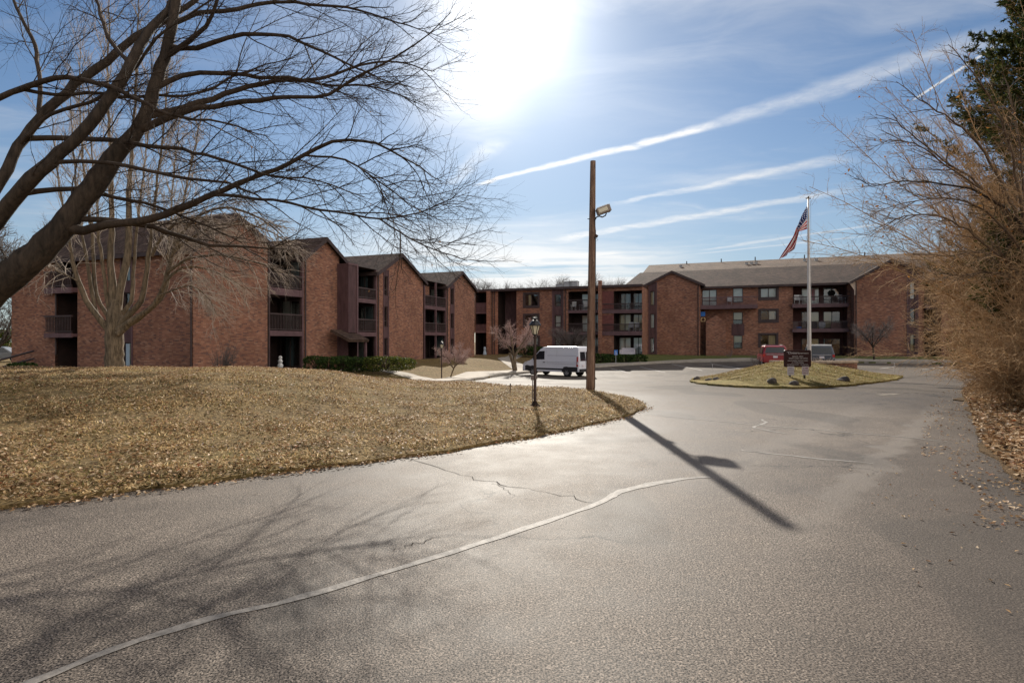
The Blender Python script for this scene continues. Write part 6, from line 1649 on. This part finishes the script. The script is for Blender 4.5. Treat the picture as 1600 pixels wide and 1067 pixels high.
# trees seen over the flat roof, far away
far = []
for i in range(11):
    Y = rng.uniform(112, 150); px_ = (738, 758, 776, 797, 822, 858, 884, 905, 945, 962, 985)[i]; topy = (432, 441, 445, 440, 446, 433, 438, 431, 434, 437, 436)[i]
    x = px_x(px_, Y); h = CH + (CY - topy) / F * Y + 2.2
    far.append(small_tree('far_tree', 'bare far tree showing over the flat roof', x, Y, -2.2, h, .75, 7, TWIG_FAR, .28, .55, group='bare trees beyond the flat roof', bias=.35, tr=4.5))
small_tree('far_tree', 'bare grey tree beyond the left end of the long brick wall', px_x(-6, 55), 55, -1.4, 8.5, .9, 7, TWIG_FAR, .2, .8, tr=2.2)
small_tree('far_tree', 'tall bare tree behind the long brick wall at the left edge', px_x(48, 58), 58, -1.4, 15.5, .8, 8, TWIG_FAR, .3, .7, tr=2.6)


# ---- clipped evergreens
def clipped(name, label, blobs, mat, n, size, cat):
    """blobs: ellipsoids (centre, radii); leaves in a shell through their outer volume over a dark twiggy core"""
    c0 = blobs[0][0]; r = empty(name, (c0[0], c0[1], c0[2] - blobs[0][1][2]), label, cat); bpy.context.view_layer.update()
    core = MB(); C = []
    for c, rr in blobs:
        for k in range(26):
            d = unit(rng.normal(size=3)); d[2] = abs(d[2]) * .8 - .1; core.tube([np.array(c) - v3(0, 0, rr[2] * .9), np.array(c) + d * np.array(rr) * .45, np.array(c) + d * np.array(rr) * .85], [.02, .014, .007], 4)
        m_ = int(n * rr[0] * rr[2]); d = rng.normal(size=(m_, 3)); d[:, 2] = np.abs(d[:, 2]) * np.where(rng.random(m_) < .25, -1, 1); d /= np.linalg.norm(d, axis=1)[:, None]
        d = np.sign(d) * np.abs(d) ** .72                                      # clipped, boxier than an ellipsoid
        lump = 1 + .07 * np.sin(d[:, 0] * 7 + c[0]) * np.cos(d[:, 2] * 6 + d[:, 1] * 5)
        C.append(np.array(c) + d * np.array(rr) * (rng.uniform(.62, 1.03, m_) ** .5 * lump)[:, None])
    core.build('branches', BARK, r); C = np.concatenate(C); V_, F_ = leaf_quads(C, size); raw('foliage', V_, F_, 4, mat, r); settle(r); return r


def hedge_blobs(px0, px1, Y0, Y1, pyt, pyb, k, ry=.7):
    out = []
    for i in range(k):
        f = (i + .5) / k; px_, Y = px0 + (px1 - px0) * f, Y0 + (Y1 - Y0) * f; zt, zb = CH + (CY - pyt - rng.uniform(-1, 1)) / F * Y, CH + (CY - pyb) / F * Y
        out.append(((px_x(px_, Y), Y, (zt + zb) / 2), ((px1 - px0) / k * Y / F * .85, ry, (zt - zb) / 2)))
    return out
clipped('hedge', 'long dark green clipped hedge below the second and third gabled blocks', hedge_blobs(482, 590, 36.8, 38.6, 556.5, 581, 5), YEW, 4200, .055, 'hedge')
clipped('boxwood', 'sunlit yellowish green rounded boxwood, left and larger of the pair by the hedge end', hedge_blobs(583, 623, 36.4, 36.4, 557.5, 580, 1, .85), BOX, 5200, .05, 'shrub')
clipped('boxwood', 'yellowish green rounded boxwood at the right end beside the path', hedge_blobs(615, 641, 37.8, 37.8, 559, 579, 1, .7), BOX, 5200, .05, 'shrub')
clipped('hedge', 'wide green clipped hedge right of the wooden pole in front of the patio sofa', hedge_blobs(928, 1005, 58.6, 59.5, 553.5, 569, 4), YEW, 3600, .07, 'hedge')
clipped('hedge', 'dark clipped hedge behind the nose of the white van', hedge_blobs(812, 845, 62, 62.4, 541, 556, 2), YEW, 3000, .07, 'hedge')
clipped('hedge', 'green hedge far off past the left end of the long brick wall', hedge_blobs(-14, 20, 72, 72, 515, 543, 2), BOX, 1300, .12, 'hedge')
clipped('hedge', 'low dark shrub row at the foot of the long brick wall by the ramp', hedge_blobs(20, 48, 31.5, 31.3, 566, 582, 2, .5), YEW, 3000, .06, 'hedge')

# ---- the thicket on the right bank: bare shrubs and a cedar
zbk = lambda x, y: float(z_bank(x, y)[0])


def thicket(label, x, y, h, n, spread, mat, left=.35, dens=1.0, r=.016, lens=1.0):
    rt = empty('bare_shrub', (x, y, zbk(x, y)), label, 'shrub', 'bare shrubs on the right bank'); bpy.context.view_layer.update(); w_ = Wood(); c_ = Wood(); o = v3(x, y, zbk(x, y))
    q = [dict(per_m=5.0 * dens, len=(.5 * lens, 1.3 * lens), ang=50, n=5, r=.012, wig=.16, bias=(-.25, 0, .0), sides=3), dict(per_m=6.0 * dens, len=(.15, .55), ang=45, n=4, r=.0085, wig=.16, bias=(-.1, 0, .05), sides=3, end=.5),
         dict(per_m=4.0 * dens, len=(.06, .2), ang=45, n=2, r=.007, wig=.1, bias=(0, 0, 0), sides=3, end=.6)]
    for k in range(n):
        a = rng.uniform(0, 6.28); e = rng.uniform(.15, 1.0) * spread; b0 = o + v3(rng.normal() * .45, rng.normal() * .45, -.1)
        P_, R_ = shoot(b0, v3(math.cos(a) * e - left * .5, math.sin(a) * e, 1), h * rng.uniform(.6, 1.1), r * rng.uniform(.6, 1.5), 8, .09, (math.cos(a) * .6 * spread - left, math.sin(a) * .5 * spread, -.32), .3)
        w_.add(P_, R_, 5); grow(c_, P_, R_, q, 0, .08)
    w_.build('cane', mat, rt); c_.build('crown', mat, rt); settle(rt); return rt


thicket('bare brown shrub nearest the camera on the right bank, arching over the leaves', 12.9, 13.9, 3.6, 80, .75, TWIG_BROWN, .22, 1.5)
thicket('bare brown shrub second along the right bank, thick with pale canes', 16.4, 17.4, 5.4, 85, .62, TWIG_BROWN, .22, 1.3)
thicket('tall bare brown shrub in the middle of the right bank under the cedar', 19.4, 20.6, 8.0, 64, .50, TWIG_BROWN, .22, 1.25)
thicket('bare brown shrub in front of the brick bays, toward the bank end', 24.4, 25.8, 6.0, 50, .55, TWIG_BROWN, .18, 1.1)
thicket('bare brown shrub farthest along the right bank by the parking lot', 28.8, 30.6, 5.2, 36, .6, TWIG_BROWN, .15, 1.0)
thicket('dense bare brown shrub behind the nearest one, filling the right edge', 15.0, 14.9, 8.0, 70, .60, TWIG_BROWN, .22, 1.25)
thicket('high bare brown shrub at the right edge below the cedar boughs', 17.2, 17.4, 11.0, 95, .34, TWIG_BROWN, .16, 1.2)

# the taller bare tree whose branches reach left across the sky
bx, by = 13.9, 14.6
T3 = empty('bare_tree', (bx, by, zbk(bx, by)), 'bare spreading tree on the right bank whose branches reach left across the sky', 'tree'); bpy.context.view_layer.update()
tw, cw = Wood(), Wood()
sp3 = [([(1655, 640), (1640, 480), (1600, 360), (1545, 310), (1480, 288), (1410, 283), (1362, 292), (1338, 276)], (14.6, 13.2), (7, 6, 4.5, 3, 2.2, 1.5, 1, .5)),
       ([(1640, 480), (1560, 400), (1490, 345), (1430, 335), (1385, 350), (1358, 368)], (14.4, 13.4), (4, 3, 2.2, 1.6, 1, .5)),
       ([(1600, 360), (1540, 240), (1490, 190), (1450, 165), (1402, 128)], (14.2, 13.4), (4, 3, 2, 1.4, .6)),
       ([(1610, 380), (1530, 290), (1460, 240), (1400, 190), (1366, 180)], (14.3, 15.2), (3.6, 2.6, 1.8, 1.2, .5)),
       ([(1620, 420), (1540, 330), (1470, 310), (1400, 320), (1350, 345)], (14.3, 13), (3.4, 2.4, 1.7, 1.1, .5)),
       ([(1600, 350), (1580, 240), (1545, 150), (1510, 100), (1482, 70)], (14.2, 13.5), (4, 3, 2.2, 1.3, .6)),
       ([(1540, 300), (1480, 260), (1430, 225), (1390, 220), (1352, 236)], (13.9, 13.2), (2.2, 1.8, 1.3, .9, .5)),
       ([(1620, 430), (1600, 300), (1590, 200), (1570, 120)], (14.5, 15.2), (4, 3, 2, 1)),
       ([(1630, 450), (1550, 395), (1480, 400), (1430, 395), (1385, 380)], (14.3, 13.6), (3, 2.2, 1.5, 1, .5)),
       ([(1635, 460), (1570, 430), (1500, 430), (1450, 440)], (14.3, 13.4), (3, 2.2, 1.3, .6))]
l3 = [limb(tw if i == 0 else cw, p_, y_, [k_ * .62 for k_ in r_], 7, .25, .015) for i, (p_, y_, r_) in enumerate(sp3)]
q3 = [dict(per_m=6.0, len=(.4, 1.15), ang=38, n=6, r=.012, wig=.10, bias=(-.25, 0, .12), sides=4, push=(-.2, 0, 0)), dict(per_m=7.0, len=(.2, .7), ang=40, n=4, r=.006, wig=.12, bias=(-.1, 0, .1), sides=3),
      dict(per_m=4.5, len=(.08, .25), ang=42, n=3, r=.005, wig=.1, bias=(0, 0, .1), sides=3, end=.5)]
for P_, R_ in l3: grow(cw, P_, R_, q3, 0, .2)
tw.build('trunk', BARK, T3); cw.build('crown', TWIG_MID, T3)
pts = np.array([a[-1] for (n, k), L in cw.b.items() if k == 3 for a, _ in L]); V_, F_ = leaf_quads(pts[rng.choice(len(pts), 160, replace=False)], .035); raw('dry_leaves', V_, F_, 4, blades('orange_leaf', ((0, (.36, .15, .03)), (.6, (.55, .26, .06)), (1, (.3, .08, .03)))), T3)
settle(T3)


# ---- cedars: boughs carrying many flattened scaly sprays
def sprays(C, D, L, n_leaf, size):
    """leaf quads strung along bough pieces: C starts, D directions, L lengths"""
    k = len(C); t = rng.uniform(0, 1, (k, n_leaf)); base = C[:, None] + D[:, None] * (L[:, None] * t)[..., None]
    sp_ = (L[:, None] * .20 * (1.1 - t))[..., None]; P_ = (base + rng.normal(size=(k, n_leaf, 3)) * sp_ * np.array((1, 1, .6))).reshape(-1, 3)
    a = np.repeat(D, n_leaf, 0) * .9 + rng.normal(size=P_.shape) * .5; a /= np.linalg.norm(a, axis=1)[:, None]
    b = np.cross(a, rng.normal(size=P_.shape)); b /= np.linalg.norm(b, axis=1)[:, None] + 1e-9
    s_ = size * rng.uniform(.6, 1.5, len(P_))[:, None]
    V = np.stack([P_ - a * s_ * .4, P_ + b * s_ * .24, P_ + a * s_ * 1.3, P_ - b * s_ * .24], 1).reshape(-1, 3)
    return V, np.arange(len(V)).reshape(-1, 4)


def cedar(label, x, y, h, rbase, n_b, sz=.055, skip=None, zlow=.12, piece=26):
    r = empty('cedar_tree', (x, y, zbk(x, y)), label, 'tree'); bpy.context.view_layer.update(); o = v3(x, y, zbk(x, y)); tw = Wood()
    P_, R_ = shoot(o - v3(0, 0, .1), v3(0, 0, 1), h, .17, 12, .02, (0, 0, .3), .08); tw.add(P_, R_, 9); C, D, Ls = [], [], []
    for i in range(n_b):
        t = zlow + (1 - zlow) * (i + rng.uniform(0, 1)) / n_b; p = P_[0] + (P_[-1] - P_[0]) * t; a = rng.uniform(0, 6.28)
        L = rbase * (1 - t) ** .75 * rng.uniform(.55, 1.25) + .25; el = .25 + .7 * t
        bp, br = shoot(p, v3(math.cos(a), math.sin(a), el), L, .03 * (1 - t) + .008, 6, .07, (0, 0, .35), .25); tw.add(bp, br, 4)
        for s_ in range(2 + int(L * 6.5)):
            f = rng.uniform(.22, 1.0); q = bp[0] + (bp[-1] - bp[0]) * f; j = min(5, int(f * 6)); q = bp[j] + (bp[j + 1] - bp[j]) * (f * 6 - j) if f < 1 else bp[-1]
            d = unit(unit(bp[j + 1] - bp[j]) + rng.normal(size=3) * .55 + v3(0, 0, .15)); C.append(q); D.append(d); Ls.append(rng.uniform(.25, .55) * (1.15 - .4 * f))
    tw.build('trunk', BARK, r); V_, F_ = sprays(np.array(C), np.array(D), np.array(Ls), piece, sz); raw('crown', V_, F_, 4, CEDAR, r); settle(r); return r


cedar('tall dark green cedar rising out of the top right corner', 17.7, 18.8, 15.5, 6.0, 210, .075, zlow=.42)
cedar('smaller green cedar low among the brown shrubs on the right bank', 13.3, 15.4, 5.0, 1.9, 70)
cedar('green cedar with boughs showing through the twigs in front of the right gable', 17.4, 20.2, 7.2, 3.2, 120, .065, zlow=.3)

# ------------------------------------------------------------------ grass and fallen leaves: nobody could count them
def scatter(poly, n, ymin, ymax, xmin, xmax, power=1.4, clump=True):
    """points inside a plan outline, thinning with distance from the camera"""
    out = []
    while sum(len(o) for o in out) < n:
        P_ = np.stack([rng.uniform(xmin, xmax, n * 3), rng.uniform(ymin, ymax, n * 3)], 1)
        w_ = (ymin / P_[:, 1]) ** power; w_ = np.maximum(w_, .02)
        if clump: w_ = w_ * (.55 + .45 * np.sin(P_[:, 0] * 2.3 + 1.7 * np.sin(P_[:, 1] * 1.1)) * np.cos(P_[:, 1] * 2.9 + P_[:, 0]))
        P_ = P_[rng.random(len(P_)) < w_]; P_ = P_[inside(P_, poly)]; out.append(P_)
    return np.concatenate(out)[:n]


def grass(name, label, poly, zf, n, box_, hgt, wid, mat, power=1.4, far=.045, flop=.8, lie=None):
    P_ = scatter(poly, n, *box_, power); z = zf(P_[:, 0], P_[:, 1]); a = rng.uniform(0, 6.28, n); h = hgt * rng.uniform(.4, 1.3, n); k = np.maximum(1, P_[:, 1] * far); w_ = wid * k
    d = np.stack([np.cos(a), np.sin(a), np.zeros(n)], 1); s_ = np.stack([-np.sin(a), np.cos(a), np.zeros(n)], 1); o = np.column_stack([P_, z - .005]); fl = rng.uniform(.15, 1.2, n)[:, None] * flop; hh = h[:, None]
    up_ = np.array((0, 0, 1.0)) * (np.ones((n, 1)) if lie is None else rng.uniform(*lie, (n, 1))); A = o - s_ * w_[:, None]; B = o + s_ * w_[:, None]; M1 = o + d * hh * fl * .5 + up_ * hh * .62; T_ = o + d * hh * fl * 1.25 + up_ * hh * (1.0 - .35 * fl)
    V = np.stack([A, B, M1 + s_ * w_[:, None] * .7, T_, M1 - s_ * w_[:, None] * .7], 1).reshape(-1, 3); i = np.arange(n)[:, None] * 5
    Fq = np.concatenate([i + np.array([[0, 1, 2, 4]])]); Ft = i + np.array([[4, 2, 3]])
    m = bpy.data.meshes.new(name); m.vertices.add(len(V)); m.vertices.foreach_set('co', V.astype(np.float32).ravel()); L = np.concatenate([Fq.ravel(), Ft.ravel()]).astype(np.int32)
    m.loops.add(len(L)); m.loops.foreach_set('vertex_index', L); m.polygons.add(2 * n); m.polygons.foreach_set('loop_start', np.concatenate([np.arange(n) * 4, 4 * n + np.arange(n) * 3]).astype(np.int32)); m.materials.append(mat); m.update(calc_edges=True)
    o_ = bpy.data.objects.new(name, m); COL.objects.link(o_); o_['label'] = label; o_['kind'] = 'stuff'; return o_


def leaves(name, label, poly, zf, n, box_, size, mat, power=1.2, far=.06, lift=.02):
    P_ = scatter(poly, n, *box_, power); z = zf(P_[:, 0], P_[:, 1]) + rng.uniform(.004, lift, n); C = np.column_stack([P_, z]); a = rng.uniform(0, 6.28, n)
    up_ = np.stack([rng.normal(size=n) * .38, rng.normal(size=n) * .38, np.ones(n)], 1); up_ /= np.linalg.norm(up_, axis=1)[:, None]; d = np.stack([np.cos(a), np.sin(a), np.zeros(n)], 1); d -= up_ * (d * up_).sum(1)[:, None]; s_ = np.cross(up_, d)
    k = (size * rng.uniform(.35, 1.45, n) * np.maximum(1, P_[:, 1] * far))[:, None]; c = (rng.uniform(.1, .6, n))[:, None]
    V = np.stack([C - d * k, C - d * k * .2 + s_ * k * .62 + up_ * k * c, C + d * k * 1.05 + up_ * k * .15, C - d * k * .2 - s_ * k * .62 + up_ * k * c, C - d * k * .1], 1).reshape(-1, 3); i = np.arange(n)[:, None] * 5
    Ft = np.concatenate([i + np.array([[0, 4, 1]]), i + np.array([[4, 2, 1]]), i + np.array([[0, 3, 4]]), i + np.array([[4, 3, 2]])]); V[:, 2] = np.maximum(V[:, 2], np.repeat(z, 5) - .004)
    o_ = raw(name, V, Ft, 3, mat); o_['label'] = label; o_['kind'] = 'stuff'; return o_


bank_strip = bank_edge[1:11] + [(x_ + 5.5, y_ - 2.5) for x_, y_ in bank_edge[1:11]][::-1]
near_lawn = front_edge + [(1.9, 20.2), (-0.2, 22.3), (-1.7, 25.3), (-4.6, 29), (-30, 29), (-30, 3.2)]
grass('grass', 'dry straw grass on the near lawn', near_lawn, z_left, 240000, (4.5, 28, -20, 4.5), 0.11, .0078, STRAW, 1.1, .06, 1.1, (.08, .55))
leaves('fallen_leaves', 'fallen leaves scattered over the near lawn', near_lawn, z_left, 60000, (4.5, 28, -18, 4.5), .025, LEAF, .95, .055, .05)
back_lawn = [(-4.6, 29), (-6, 36.5), (-12, 40.5), (-14, 36), (-14, 29)]
grass('grass', 'short dry grass on the lawn beyond the crest', back_lawn, z_left, 9000, (28, 41, -15, -4), .05, .004, ISLE_GRASS, .3)
grass('grass', 'yellowish dry grass on the island mound', isle_poly, z_isle, 60000, (21, 37, 9, 23), .085, .0052, ISLE_GRASS, .8, .05, 1.0, (.15, .8))
leaves('fallen_leaves', 'fallen leaves on the island mound and round its stones', isle_poly, z_isle, 5000, (21, 37, 9, 23), .02, LEAF, .8, .05, .05)
tipl = [p for p in bank_edge] + [(50, 50), (50, 3)]
leaves('fallen_leaves', 'deep fallen leaves on the right bank', bank_strip, z_bank, 70000, (3, 30, 5, 28), .042, LEAF, 1.0, .05, .09)
spill = [(x_ - .9 - .25 * math.sin(3 * x_), y_ - .1) for x_, y_ in bank_edge[1:9]] + [(x_ + .3, y_) for x_, y_ in bank_edge[1:9]][::-1]
leaves('fallen_leaves', 'thin spill of leaves along the right edge of the drive', spill, lambda x, y: z_lot(x, y) + .004, 1000, (4.4, 20, 3, 15), .022, LEAF, 1.3, .05, .012)
leaves('fallen_leaves', 'few stray leaves on the drive at the lower right', [(2.3, 3.0), (4.6, 3.0), (6.2, 8), (4.6, 8)], lambda x, y: z_lot(x, y) + .004, 110, (3, 8, 2.3, 6.2), .017, LEAF, .6, .05, .008)
edge_strip = [(x_, y_) for x_, y_ in front_edge[1:14]] + [(x_ + .12, y_ - .22) for x_, y_ in front_edge[1:14]][::-1]
leaves('fallen_leaves', 'leaves and thatch caught along the lawn edge', edge_strip, lambda x, y: z_lot(x, y) + .006, 1300, (4.4, 20, -9, 5), .024, LEAF, .8, .05, .03)
